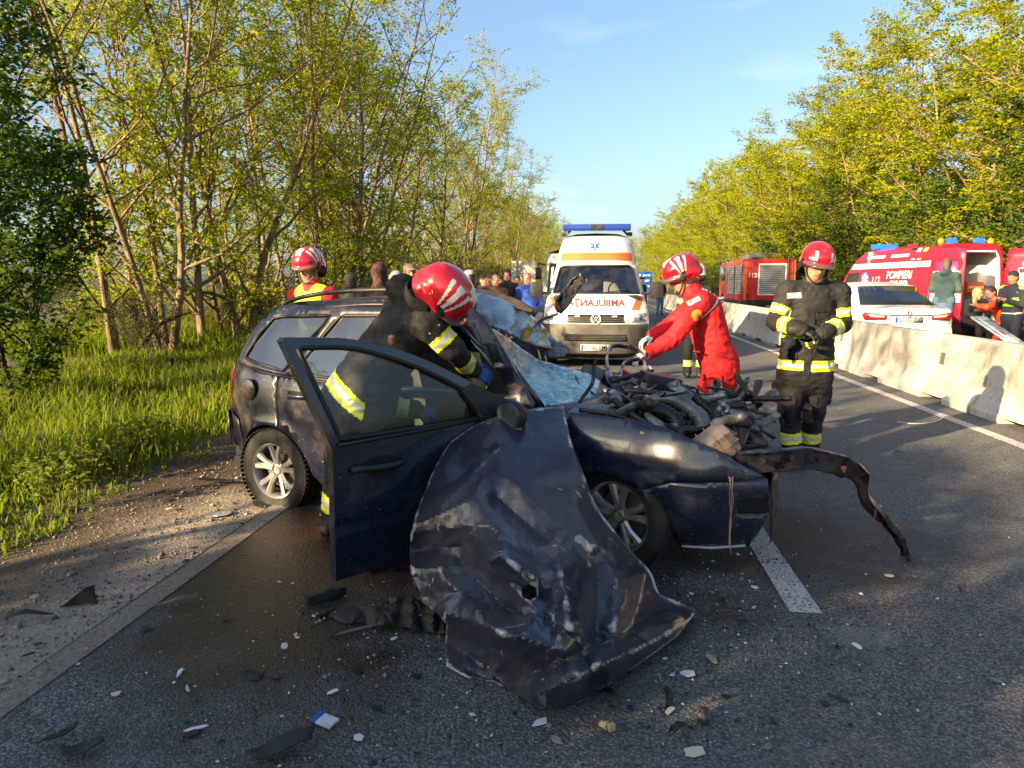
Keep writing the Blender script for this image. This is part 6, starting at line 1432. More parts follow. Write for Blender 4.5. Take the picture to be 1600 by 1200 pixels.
# ------------------------------------------------------------------ people
from mathutils.bvhtree import BVHTree
SKIN = mk('skin', (.42, .22, .145), .5, layers=[(20, .45, .7, (.36, .17, .11), .5)], sub=.15)
SKIN_P = mk('tanned_skin', (.36, .19, .12), .5, sub=.15)
HAIR = mk('dark_hair', (.018, .013, .010), .6, bump=(90, .004))
HAIR_B = mk('blond_hair', (.42, .28, .13), .6, bump=(90, .004))
HAIR_G = mk('greying_hair', (.12, .10, .085), .6, bump=(90, .004))
TURN = mk('black_turnout_cloth', (.010, .010, .011), .8, layers=[(5, .5, .85, (.019, .0185, .019), .9, 6)], bump=((70, .002), (16, .009, 3), (7, .018, 3)))
TURN_T = mk('black_turnout_trousers', (.0065, .007, .009), .8, layers=[(5, .5, .85, (.022, .021, .021), .9, 6)], bump=((70, .002), (16, .009, 3), (7, .018, 3)))
HIVIS = mk('hi_vis_yellow', (.62, .68, .03), .6, emis=None)
SILV = mk('silver_band', (.52, .53, .52), .4, .2)
BOOT = mk('black_boot', (.012, .011, .010), .5, layers=[(12, .5, .75, (.06, .05, .035), .8)])
EYE = mk('eye_dark', (.02, .015, .012), .3)
LIP = mk('lip', (.30, .10, .075), .5)
MEDRED = mk('red_medic_suit', (.60, .012, .018), .75, layers=[(4, .5, .8, (.46, .010, .016), .8, 6)], bump=((60, .0015), (17, .008, 3), (7, .016, 3)))
NITRILE = mk('white_glove', (.72, .70, .68), .4)
GLOVE_B = mk('blue_work_glove', (.02, .06, .20), .6)
GLOVE_K = mk('black_work_glove', (.014, .014, .015), .65)
HELM_R = mk('red_helmet', (.55, .010, .022), .16, coat=1.0, layers=[(6, .55, .8, (.42, .01, .02), .3, 6)])
HELM_W = mk('white_helmet', (.66, .65, .62), .22, coat=.8)
VISOR = mk('smoked_visor', (.10, .10, .10), .08, coat=1.0)
REFL = mk('cream_reflective', (.74, .70, .60), .4)
def cloth(n_, c, r=.85): return mk('cloth_' + n_, c, r, layers=[(5, .45, .8, tuple(min(1, x * 1.5 + .01) for x in c), r, 5)], bump=(60, .0015))
def nv(v): v = Vector(v); return v.normalized()
def frame(face, up):
    """columns: side (wearer's right), face, up"""
    u = nv(up); f = nv(face); f = (f - u * f.dot(u)).normalized(); s = f.cross(u).normalized(); return s, f, u

def hand_prims(w, d, n, thumb, curl=.5, mat=0, tip=None, sc=1.0):
    """palm, four unequal bent fingers and a thumb; d points to the knuckles, n is where the palm faces, thumb = +-1 along d x n"""
    d = nv(d); n = Vector(n); n = (n - d * n.dot(d)).normalized(); s = d.cross(n).normalized() * thumb; w = Vector(w); P_ = []
    P_.append(cap(w, w + d * .03 * sc, .030 * sc, .032 * sc, mat, .015)); 
    for i in range(4): P_.append(cap(w + d * .02 * sc + s * (1.5 - i) * .012 * sc, w + d * .088 * sc + s * (1.5 - i) * .021 * sc, .017 * sc, .0145 * sc, mat, .012))
    for i in range(4):
        p = w + d * .088 * sc + s * (1.5 - i) * .021 * sc; L = (.92, 1.0, .94, .76)[i] * sc; a = 0.0
        for j, l in enumerate((.040, .028, .024)):
            a += curl * (.75, 1.0, .7)[j]; q = p + (d * cos(a) + n * sin(a) + s * (1.5 - i) * .06) * l * L
            P_.append(cap(p, q, .0105 * sc - .0008 * j, .0098 * sc - .0009 * j, mat if not (tip and j == 2) else tip, .003)); p = q
    p = w + d * .028 * sc + s * .030 * sc; dirs = [d * .55 + s * .75 + n * .25, d * .8 + s * .25 + n * (.3 + .3 * curl), d * .8 + n * (.3 + .5 * curl)]
    for j, l in enumerate((.038, .032, .026)):
        q = p + nv(dirs[j]) * l * sc; P_.append(cap(p, q, .0135 * sc - .001 * j, .0125 * sc - .0012 * j, mat, .006)); p = q
    return P_

def body_prims(J, o):
    """J: joints as world points; o: outfit options"""
    b = o.get('bulk', 0.0); face = nv(J['face']); s, f, u = frame(J['face'], J['up'])
    tf = nv(J['front']); P_ = []
    arm, hem = o.get('arm', ()), o.get('torso', ())
    pel, ch = Vector(J['pelvis']), Vector(J['chest']); ax = (ch - pel).normalized(); hl = o.get('hem', .10)
    w = o.get('w', 1.0)
    P_.append(cap(pel - ax * hl, ch, (o.get('hemr', .158) + b) * w, (.172 + b) * w, 0, .05, tuple(hem) + ((-9, -.01, 1),), (tf, 1.42)))
    P_.append(cap(Vector(J['shL']), Vector(J['shR']), .072 + b * .7, None, 0, .05))
    P_.append(cap(ch, Vector(J['neck']), .105 + b, .07 + b * .6, 0, .05, (), (tf, 1.15)))
    for S_ in 'LR':
        sh, el, wr = Vector(J['sh' + S_]), Vector(J['el' + S_]), Vector(J['wr' + S_])
        P_.append(cap(sh, el, .062 + b * .9, .050 + b * .8, 0, .03, o.get('upper', ())))
        P_.append(cap(el, wr, .049 + b * .8, .036 + b * .8, 0, .015, o.get('fore', ())))
        hp, kn, an, to = [Vector(J[q + S_]) for q in ('hip', 'kn', 'an', 'toe')]
        P_.append(cap(hp, kn, .092 + b * .8, .066 + b * 1.0, 1, .04, o.get('thigh', ())))
        P_.append(cap(kn, an, .062 + b * .8, .048 + b * 1.1, 1, .02, o.get('shin', ())))
        P_.append(cap(an - Vector((0, 0, .02)), an - Vector((0, 0, .05)), .046, .046, 3, .015)); P_.append(cap(Vector((an.x, an.y, to.z)) - (to - an).normalized() * .05, to, .042, .038, 3, .02))
        if o.get('hands', True):
            d = (wr - el).normalized(); hd_ = J.get('hd' + S_); hd_ = wr + d * .09 if hd_ is None else Vector(hd_)
            d = (hd_ - wr).normalized()
            P_.append(cap(wr, wr + d * .085, .032, .034, o.get('handmat', 2), .012, (), (tf, 1.2))); P_.append(cap(wr + d * .085, wr + d * .165, .028, .020, o.get('handmat', 2), .012, (), (tf, 1.3)))
            P_.append(cap(wr + d * .03, wr + d * .09 + tf * .04, .015, .012, o.get('handmat', 2), .01))
    P_.append(cap(Vector(J['hipL']), Vector(J['hipR']), .105 + b * .6, None, 1, .05))
    h = Vector(J['head'])
    P_.append(cap(Vector(J['neck']) - u * .02, h - u * .05, .056, .052, 2, .02))
    R = np.array([[s[i], f[i], u[i]] for i in range(3)])
    e3 = lambda a, b_, c: h + s * a + f * b_ + u * c
    P_.append(ell(h, (.075, .094, .116), 2, .02, R)); P_.append(ell(e3(0, .028, -.062), (.055, .062, .058), 2, .025, R))
    P_.append(cap(e3(0, .088, .022), e3(0, .112, -.022), .009, .015, 2, .012)); P_.append(cap(e3(-.045, .080, .032), e3(.045, .080, .032), .013, None, 2, .015))
    for k in (-1, 1):
        P_.append(ell(e3(k * .031, .082, .010), (.013, .010, .0065), 7, .003, R)); P_.append(ell(e3(k * .077, -.008, -.005), (.012, .024, .034), 2, .008, R))
    P_.append(ell(e3(0, .088, -.056), (.024, .010, .007), 9, .003, R))
    if o.get('hair'): P_.append(ell(e3(0, -.016, .030), (.083, .098, .100), 4, .006, R)); P_.append(ell(e3(0, -.045, -.02), (.078, .068, .085), 4, .01, R))
    if o.get('beard'): P_.append(ell(e3(0, .045, -.075), (.056, .058, .046), 4, .01, R)); P_.append(ell(e3(0, .092, -.042), (.034, .014, .009), 4, .004, R))
    if o.get('hood'):
        P_.append(ell(e3(0, -.022, .020), (.098, .108, .122), 8, .01, R)); P_.append(cap(e3(0, -.04, -.08), Vector(J['neck']) - f * .03, .075, .095, 8, .03))
    if o.get('hooddown'): P_.append(ell(Vector(J['neck']) - tf * .09 + u * .01, (.13, .07, .07), 8, .03))
    if o.get('collar', True): P_.append(cap(Vector(J['neck']) - u * .03, Vector(J['neck']) + u * o.get('colh', .035), .075 + b * .6, .070 + b * .5, 0, .02))
    for e in o.get('extra', ()): P_.append(e)
    return P_
def paint_front(J):
    pass
def person(label, J, mats, o=None, vox=.02, group=None, seed=0, wr=.006, paint=None, name='person'):
    o = o or {}; pv = Vector(J['pelvis']); ank = (Vector(J['anL']) + Vector(J['anR'])) / 2
    root = empty(name, (ank.x, ank.y, 0), 0, label, 'person', group)
    M_ = list(mats); fill = [TURN, TURN_T, SKIN, BOOT, HAIR, HIVIS, SILV, EYE, TURN, LIP]
    M_ = [m if m is not None else d for m, d in zip(M_ + [None] * (10 - len(M_)), fill)]
    me = sdf_mesh('body', body_prims(J, o), vox, wrinkle=wr, wfreq=o.get('wf', 13), cloth=(0, 1, 5, 6, 8), seed=seed, paint=paint)
    body = into(link('body', me, M_), root)
    return root, body
def stand(x, y, rot=0.0, H=1.76, arms='down', lean=0.0, rnd=None, z=0.0, stance=.10, look=0.0):
    """standing pose; rot 0 faces the camera"""
    k = H / 1.76; R = Matrix.Rotation(rot, 3, 'Z'); L = lambda a, b, c: Vector((x, y, z)) + R @ Vector((a * k, b * k, c * k))
    J = {}
    J['pelvis'] = L(0, 0, .94); J['chest'] = L(0, -.02 - lean * .3, 1.30); J['neck'] = L(0, -.01 - lean * .4, 1.46); J['head'] = L(0, -.035 - lean * .5, 1.645)
    J['face'] = R @ Matrix.Rotation(look, 3, 'Z') @ Vector((0, -1, -.08)); J['up'] = R @ Vector((0, -.05 - lean * .3, 1)); J['front'] = R @ Vector((0, -1, 0))
    for S_, q in (('L', 1), ('R', -1)):
        J['sh' + S_] = L(q * .185, -.01 - lean * .35, 1.405); J['hip' + S_] = L(q * .09, 0, .90); J['kn' + S_] = L(q * (stance + .0), -.03, .50); J['an' + S_] = L(q * stance, .02, .10); J['toe' + S_] = L(q * (stance + .03), -.13, .04)
        if arms == 'down': J['el' + S_] = L(q * .25, .03, 1.12); J['wr' + S_] = L(q * .26, -.03, .87)
        elif arms == 'pocket': J['el' + S_] = L(q * .29, .06, 1.13); J['wr' + S_] = L(q * .20, -.07, .95)
        elif arms == 'cross': J['el' + S_] = L(q * .25, -.08, 1.13); J['wr' + S_] = L(-q * .06, -.21, 1.17 + .03 * q)
        elif arms == 'phone': J['el' + S_] = L(q * .25, -.06, 1.13); J['wr' + S_] = L(q * .07, -.28, 1.22)
        elif arms == 'back': J['el' + S_] = L(q * .27, .10, 1.12); J['wr' + S_] = L(q * .06, .16, .95)
    return J
def decal_on(name, body, outline, c, ud, vd, mat, root, lift=.005, step=.02):
    bv = BVHTree.FromPolygons([v.co.copy() for v in body.data.vertices], [p.vertices[:] for p in body.data.polygons])
    ud, vd = nv(ud), nv(vd); nd = ud.cross(vd).normalized()
    def f(u, v):
        p = Vector(c) + ud * u + vd * v; h = bv.ray_cast(p + nd * .4, -nd, .8)
        return (h[0] + nd * lift) if h[0] is not None else p
    return into(panel(name, outline, f, mat, None, step=step), root)
CIRC = lambda r: [(r * cos(a * pi / 12), r * sin(a * pi / 12)) for a in range(24)]
def text_on(body, s, size, c, ud, vd, mat, parent, root, lift=.006, bold=.002, sx=1.0):
    """lettering laid on a curved garment"""
    bv = BVHTree.FromPolygons([v.co.copy() for v in body.data.vertices], [p.vertices[:] for p in body.data.polygons])
    ud, vd = nv(ud), nv(vd); nd = ud.cross(vd).normalized()            # towards the reader
    def f(u, v):
        p = Vector(c) + ud * u + vd * v; h = bv.ray_cast(p + nd * .4, -nd, .8)
        return (h[0] + nd * lift) if h[0] is not None else p
    o = text_mesh('back_lettering', s, size, f, mat, None, bold=bold, sx=sx); return into(o, root)

# helmets: local x = wearer's right, y = face, z = up
def helmet_mesh(kind, vox=.006):
    P_ = [ell((0, -.008, .028), (.126, .158, .128), 0, .01), ell((0, .005, -.012), (.134, .172, .030), 0, .02), ell((0, -.085, -.040), (.108, .085, .060), 0, .03), cap((0, .10, .118), (0, -.12, .115), .014, .014, 0, .02),
          ell((.118, .02, -.02), (.018, .035, .035), 3, .006), ell((-.118, .02, -.02), (.018, .035, .035), 3, .006)]
    def cut(X):
        a = -(X[..., 2] + .052 - np.clip(X[..., 1], -.06, .2) * .18)
        q = np.sqrt((X[..., 0] / .098) ** 2 + ((X[..., 1] - .0) / .125) ** 2 + ((X[..., 2] + .02) / .10) ** 2) - 1      # hollow for the head
        return np.maximum(a, -q * .09)
    def paint(C, mi):
        x, y, z = C.T
        if kind in ('fan', 'fanw'):
            ph = np.arctan2(y - .005, z + .055); r = np.hypot(y - .005, z + .055)
            st = ((np.abs(ph + .30) < .055) | (np.abs(ph) < .10) | (np.abs(ph - .30) < .055)) & (r > .075) & (np.abs(x) > .052)
            mi = np.where(st & (mi == 0), 1, mi); mi = np.where((np.abs(ph) < .28) & (r < .078) & (r > .045) & (np.abs(x) > .09), 3, mi)
            mi = np.where((np.abs(x) < .028) & (y > .045) & (y < .12) & (z > .06) & (mi == 0), 1, mi)
        if kind == 'ell':
            ax = np.abs(x); st = (y > .03) & (((ax > .052) & (ax < .072) & (z > .030) & (z < .100)) | ((ax > .052) & (ax < .105) & (z > .030) & (z < .050)))
            mi = np.where(st & (mi == 0), 1, mi)
        mi = np.where((z < .004) & (z > -.016) & (y > .055) & (mi == 0), 2, mi)
        return mi
    return sdf_mesh('helmet', P_, vox, cut=cut, paint=paint)
HELM = {}
def helmet(root, J, kind, base, vox=.006, off=.045, sc=1.0, neck=True):
    key = (kind, base.name)
    if key not in HELM:
        HELM[key] = helmet_mesh(kind, vox)
        for m in (base, REFL, VISOR, BLACK_PL): HELM[key].materials.append(m)
    o = bpy.data.objects.new('helmet', HELM[key]); COL.objects.link(o)
    s, f, u = frame(J['face'], J['up']); h = Vector(J['head']) + u * off
    Mw = Matrix(((s.x, f.x, u.x, h.x), (s.y, f.y, u.y, h.y), (s.z, f.z, u.z, h.z), (0, 0, 0, 1))) @ Matrix.Scale(sc, 4)
    o.parent = root; o.matrix_parent_inverse = Matrix.Identity(4); o.matrix_basis = Matrix.Translation(-root.location) @ Mw
    b = MB()
    for k in (-1, 1): b.tube(spl([(k * .088, .03, -.05), (k * .082, .05, -.10), (k * .045, .085, -.145), (0, .095, -.155)], 4), .008, 6)
    c = b.obj('chin_strap', BLACK_PL, o, True)
    if neck:
        n_ = MB(); n_.tube(spl([(-.115, -.02, -.04), (-.10, -.10, -.10), (0, -.14, -.13), (.10, -.10, -.10), (.115, -.02, -.04)], 4), .035, 8, flat=.25); n_.obj('neck_cover', TURN, o, True)
    return o
def gloves(root, name, prims, mats, vox=.0055):
    for side_prims in prims:
        me = sdf_mesh('glove', side_prims, vox); into(link('glove', me, mats), root)
FF_ARM = dict(upper=((.50, .58, 5), (.58, .70, 6), (.70, .78, 5)), fore=((.30, .40, 5), (.40, .54, 6), (.54, .64, 5)), shin=((.52, .60, 5), (.60, .70, 6), (.70, .78, 5)))
HB = ((.0, .05, 5), (.05, .11, 6), (.11, .16, 5)); MBND = ((.50, .55, 5), (.55, .61, 6), (.61, .66, 5))

# ---- firefighter walking towards the camera, pulling at his gloves
Y = 5.93
J = dict(pelvis=W(1258, 585, Y), chest=W(1266, 478, Y), neck=W(1272, 446, Y), head=W(1275, 416, Y - .07), face=(-.08, -1, -.42), up=(.10, -.32, 1), front=(0.02, -1, 0),
         shR=W(1231, 456, Y), shL=W(1310, 458, Y), elR=W(1212, 503, Y - .03), elL=W(1316, 506, Y - .03), wrR=W(1252, 515, Y - .30), wrL=W(1284, 522, Y - .27),
         hipR=W(1240, 590, Y), hipL=W(1274, 590, Y), knR=W(1233, 640, Y - .05), knL=W(1272, 640, Y + .03), anR=W(1238, 704, Y - .02), anL=W(1264, 702, Y + .12), toeR=W(1234, 728, Y - .20), toeL=W(1268, 722, Y - .02))
o = dict(FF_ARM, bulk=.030, torso=HB + MBND, hem=-.045, hemr=.20, hands=False, w=1.0, colh=.055)
pocket = [cap(W(1213, 600, Y - .01), W(1212, 622, Y - .01), .035, .035, 1, .02), cap(W(1294, 605, Y + .02), W(1292, 627, Y + .02), .035, .035, 1, .02), ell(W(1232, 535, Y - .17), (.06, .03, .055), 0, .015)]
o['extra'] = pocket
ffr, bd = person('firefighter in black turnout gear and red helmet walking towards the camera', J, [TURN, TURN_T, SKIN], o, .010, seed=1, wr=.009)
helmet(ffr, J, 'ell', HELM_R, .006)
RB = lambda w, h: [(-w / 2, -h / 2), (w / 2, -h / 2), (w / 2, h / 2), (-w / 2, h / 2)]
decal_on('name_patch', bd, RB(.11, .045), W(1248, 462, Y - .2), (1, 0, .06), (-.06, 0, 1), SILV, ffr, .006)
decal_on('storm_flap', bd, RB(.055, .62), W(1268, 528, Y - .2), (1, 0, -.04), (.04, 0, 1), TURN_T, ffr, .012)
decal_on('chest_pocket', bd, RB(.15, .10), W(1292, 478, Y - .2), (1, 0, .05), (-.05, 0, 1), TURN_T, ffr, .012)
decal_on('side_pocket', bd, RB(.15, .15), W(1236, 548, Y - .2), (1, 0, 0), (0, 0, 1), TURN_T, ffr, .014)
decal_on('side_pocket', bd, RB(.15, .15), W(1292, 548, Y - .2), (1, 0, 0), (0, 0, 1), TURN_T, ffr, .014)
decal_on('knee_pad', bd, RB(.13, .20), W(1234, 642, Y - .2), (1, 0, 0), (0, 0, 1), TURN, ffr, .010)
decal_on('knee_pad', bd, RB(.13, .20), W(1273, 642, Y - .2), (1, 0, 0), (0, 0, 1), TURN, ffr, .010)
hp = (hand_prims(J['wrR'], Vector((.75, -.45, -.35)), (-.1, .5, -1), 1, .55, 0, 1) + [cap(J['wrR'] - Vector((.06, -.03, 0)), J['wrR'], .046, .044, 0, .01)], hand_prims(J['wrL'], Vector((-.55, -.4, -.75)), (-.4, .6, -.1), -1, .7, 0, 1) + [cap(J['wrL'] + Vector((.05, .03, 0)), J['wrL'], .046, .044, 0, .01, ((.3, .7, 2),))])
gloves(ffr, 'gloves', hp, [GLOVE_K, HIVIS, SILV], .006)

# ---- medic in red bending over the far wing
Y = 5.95
J = dict(pelvis=W(1122, 572, Y), chest=W(1101, 492, Y), neck=W(1082, 458, Y - .02), head=W(1067, 434, Y - .03), face=(-1, .05, -.45), up=(-.42, -.05, 1), front=(-1, -.12, -.30),
         shL=W(1093, 474, Y - .17), shR=W(1092, 470, Y + .20), elL=W(1052, 529, Y - .25), elR=W(1046, 510, Y + .16), wrL=W(1014, 551, Y - .30), wrR=W(1021, 525, Y + .06),
         hipL=W(1122, 580, Y - .09), hipR=W(1122, 578, Y + .09), knL=W(1094, 640, Y - .13), knR=W(1100, 636, Y + .16), anL=W(1110, 712, Y - .12), anR=W(1128, 706, Y + .2), toeL=W(1092, 728, Y - .14), toeR=W(1112, 722, Y + .2))
o = dict(bulk=.026, hem=.06, hands=False, w=1.04, hemr=.165, extra=[ell(W(1132, 566, Y), (.11, .14, .13), 1, .08)])
rm, bd = person('medic in red overall and helmet bending over the crushed engine bay', J, [MEDRED, MEDRED, SKIN], o, .010, seed=2, wr=.008)
helmet(rm, J, 'fan', HELM_R, .006, off=.04, neck=False)
hp = (hand_prims(J['wrL'], Vector((-.85, -.1, -.35)), (0, .2, -1), -1, .55), hand_prims(J['wrR'], Vector((-.85, -.2, -.35)), (0, -.1, -1), 1, .5))
gloves(rm, 'gloves', hp, [NITRILE], .006)
OB = mk('orange_badge', (.75, .28, .03), .5)
bg_ = decal_on('arm_badge', bd, CIRC(.045), W(1085, 492, Y - .2), (1, 0, 0), (0, 0, 1), OB, rm)
decal_on('chest_patch', bd, [(-.05, -.016), (.05, -.016), (.05, .016), (-.05, .016)], W(1082, 470, Y - .2), (.8, 0, .45), (-.45, 0, .8), REFL, rm)
decal_on('hip_pocket', bd, [(-.07, -.09), (.07, -.09), (.07, .08), (-.07, .08)], W(1112, 600, Y - .2), (1, 0, 0), (0, 0, 1), MEDRED, rm, lift=.014)
decal_on('waist_seam', bd, [(-.2, -.006), (.2, -.006), (.2, .006), (-.2, .006)], W(1120, 556, Y - .2), (.93, 0, -.2), (.2, 0, .93), mk('dark_red_seam', (.25, .006, .01), .8), rm, lift=.004)
decal_on('back_seam', bd, [(-.004, -.2), (.004, -.2), (.004, .2), (-.004, .2)], W(1118, 510, Y - .2), (1, 0, .1), (-.1, 0, 1), mk('dark_red_seam', (.25, .006, .01), .8), rm, lift=.003)
text_on(bd, 'SMURD', .085, W(1110, 462, Y), (1, .25, -.55), (.5, .4, .8), REFL, None, rm)
decal_on('reflective_piping', bd, [(-.13, -.007), (.13, -.007), (.13, .007), (-.13, .007)], W(1112, 482, Y - .2), (.72, 0, .7), (-.7, 0, .72), REFL, rm)

# ---- firefighter leaning into the car behind the open door
J = dict(pelvis=Vector((-.84, 3.98, .98)), chest=W(628, 520, 3.98), neck=W(650, 474, 3.88), head=W(684, 468, 3.76), face=(.55, .45, -.95), up=(.92, -.52, .55), front=(.45, .55, -.45),
         shL=W(628, 478, 4.14), shR=W(668, 505, 3.72), elL=W(598, 632, 4.18), elR=W(706, 545, 3.74), wrL=W(650, 640, 4.22), wrR=W(738, 578, 3.95), hdL=W(668, 640, 4.24),
         hipL=Vector((-.92, 4.06, .94)), hipR=Vector((-.76, 3.90, .94)), knL=Vector((-1.02, 4.08, .52)), knR=Vector((-.72, 3.82, .52)), anL=GP(520, 838) + Vector((0, 0, .10)), anR=GP(625, 890) + Vector((0, .02, .10)), toeL=GP(545, 830) + Vector((.05, .1, .04)), toeR=GP(598, 892) + Vector((-.05, -.02, .04)))
J['shL'] = W(622, 486, 4.16)
o = dict(bulk=.020, hem=.12, hemr=.19, hands=False, torso=((.0, .06, 5), (.06, .13, 6), (.13, .19, 5)), upper=((.10, .22, 5), (.45, .57, 5), (.57, .70, 6), (.70, .80, 5)), fore=((.42, .52, 5), (.52, .66, 6), (.66, .76, 5)), shin=FF_ARM['shin'], w=1.05,
         extra=[ell(W(628, 452, 3.92), (.085, .08, .085), 0, .05), cap(W(612, 535, 3.74), W(612, 527, 3.73), .018, .018, 8, .01)])
ffd, bd = person('firefighter in red helmet leaning into the wreck behind its open door', J, [TURN, TURN_T, SKIN, BOOT, None, None, None, None, mk('brown_radio', (.30, .16, .10), .6)], o, .0075, seed=3, wr=.009)
helmet(ffd, J, 'fan', HELM_R, .006, off=.045, sc=1.06)
hp = (hand_prims(J['wrR'], Vector((.75, .2, -.35)), (.25, .7, -.6), 1, .65, 0, 1) + [cap(J['wrR'] - Vector((.05, .03, -.035)), J['wrR'], .048, .042, 1, .01, ((.3, .6, 0),))], hand_prims(J['wrL'], Vector((.9, .1, -.2)), (.2, .5, -.8), -1, .6, 0, 1) + [cap(J['wrL'] - Vector((.06, 0, 0)), J['wrL'], .048, .042, 0, .01, ((.3, .6, 1),))])
gloves(ffd, 'gloves', hp, [GLOVE_B, HIVIS], .006)

# ---- medic in yellow vest behind the car
J = stand(*GP(492, 700).xy, 0, 1.80); c0 = W(490, 432, 6.6); J = stand(c0.x + .02, 6.6, RAD(-25), 1.80, 'down', .10)
J['face'] = Vector((-.45, -1, -.45)); J['up'] = Vector((-.08, -.25, 1))
VEST = mk('lime_vest', (.55, .70, .02), .6)
vx = [cap(J['shL'] * .75 + J['shR'] * .25 + Vector((0, -.03, .03)), J['chest'] - Vector((0, .07, .06)), .075, .09, 8, .04), cap(J['shR'] * .75 + J['shL'] * .25 + Vector((0, -.03, .03)), J['chest'] - Vector((0, .07, .06)), .075, .09, 8, .04)]
md_, bd = person('medic in red helmet and yellow vest standing behind the dark car', J, [MEDRED, MEDRED, SKIN, None, None, None, None, None, VEST], dict(bulk=.012, torso=((.0, 1.4, 8),), extra=vx), .012, seed=4, wr=.006)
helmet(md_, J, 'fan', HELM_R, .006)
decal_on('arm_badge', bd, CIRC(.036), J['shL'] * .6 + J['elL'] * .4, (1, 0, 0), (0, 0, 1), REFL, md_)

# ---- firefighter with white helmet behind the red medic
c0 = W(1080, 560, 11.6); J = stand(c0.x + .05, 11.6, RAD(165), 1.80, 'down', .1, look=RAD(20)); J['elR'] = J['shR'] + Vector((-.20, -.05, -.22)); J['wrR'] = J['elR'] + Vector((-.12, -.12, -.20))
fw, bd = person('firefighter in white helmet and black gear beyond the red medic', J, [TURN, TURN_T, SKIN], dict(FF_ARM, bulk=.018, torso=HB + MBND, hem=.08, hemr=.19, handmat=8), .015, seed=5, wr=.007)
helmet(fw, J, 'plain', HELM_W, .008)
text_on(bd, 'POMPIERI', .09, J['chest'] + Vector((0, 0, .06)), (1, 0, 0), (0, 0, 1), REFL, None, fw, lift=.012, bold=.003)

# ---- rescuer bent down on the far side of the wreck, back to the camera
J = stand(.25, 6.5, RAD(180), 1.76, 'down'); J['pelvis'] = Vector((.22, 6.62, .56)); J['chest'] = W(818, 556, 6.15); J['neck'] = W(802, 566, 6.0); J['head'] = W(788, 580, 5.9); J['face'] = Vector((-.3, -.5, -1)); J['up'] = Vector((-.6, -.6, -.3)); J['front'] = Vector((-.3, -.6, -.6))
for S_, q in (('L', 1), ('R', -1)):
    J['sh' + S_] = J['chest'] + Vector((-.06 - .04 * q, -.05 + .17 * q, .02)); J['el' + S_] = J['sh' + S_] + Vector((-.08, -.15, -.22)); J['wr' + S_] = J['el' + S_] + Vector((-.12, -.12, -.12)); J['hip' + S_] = J['pelvis'] + Vector((.0, .1 * q, -.02)); J['kn' + S_] = J['pelvis'] + Vector((-.18, .12 * q - .25, -.06)); J['an' + S_] = Vector((.16, 6.55 + .12 * q, .10)); J['toe' + S_] = Vector((.06, 6.42 + .12 * q, .04))
bn, bd = person('rescuer in navy jacket bent down on the far side of the wreck', J, [cloth('navy', (.012, .016, .035)), TURN_T, SKIN], dict(bulk=.02, handmat=8), .015, seed=6, wr=.006)
text_on(bd, 'POMPIERI', .10, W(826, 550, 6.2), (.75, .0, -.5), (.35, .5, .7), REFL, None, bn, lift=.012, bold=.003)
b = MB(); b.tube(spl([W(828, 538, 6.05), W(840, 548, 6.02), W(844, 562, 6.0)], 4), .012, 6); into(b.obj('yellow_piping', HIVIS, None), bn)

# ---- bystanders and others
BLK = cloth('black', (.012, .012, .014)); DGRN = cloth('dark_green', (.03, .04, .035)); GRY = cloth('grey', (.22, .22, .23)); BLU = cloth('royal_blue', (.015, .06, .34)); LBL = cloth('light_blue', (.10, .38, .62)); WHT = cloth('white', (.55, .55, .56)); JEAN = cloth('jeans', (.09, .15, .25)); NAV = cloth('dark_navy', (.012, .016, .03)); BRN = cloth('brown', (.06, .04, .03)); TEAL = cloth('grey_green', (.045, .085, .08)); KHK = cloth('khaki', (.20, .17, .11))
def cap_hat(root, J, mat, brim=True):
    s, f, u = frame(J['face'], J['up']); h = Vector(J['head']); R = np.array([[s[i], f[i], u[i]] for i in range(3)])
    P_ = [ell(h + u * .055 - f * .008, (.088, .104, .072), 0, .005, R)]
    if brim: P_.append(ell(h + u * .048 + f * .105, (.068, .075, .011), 0, .006, R))
    into(link('cap', sdf_mesh('cap', P_, .009), [mat]), root)
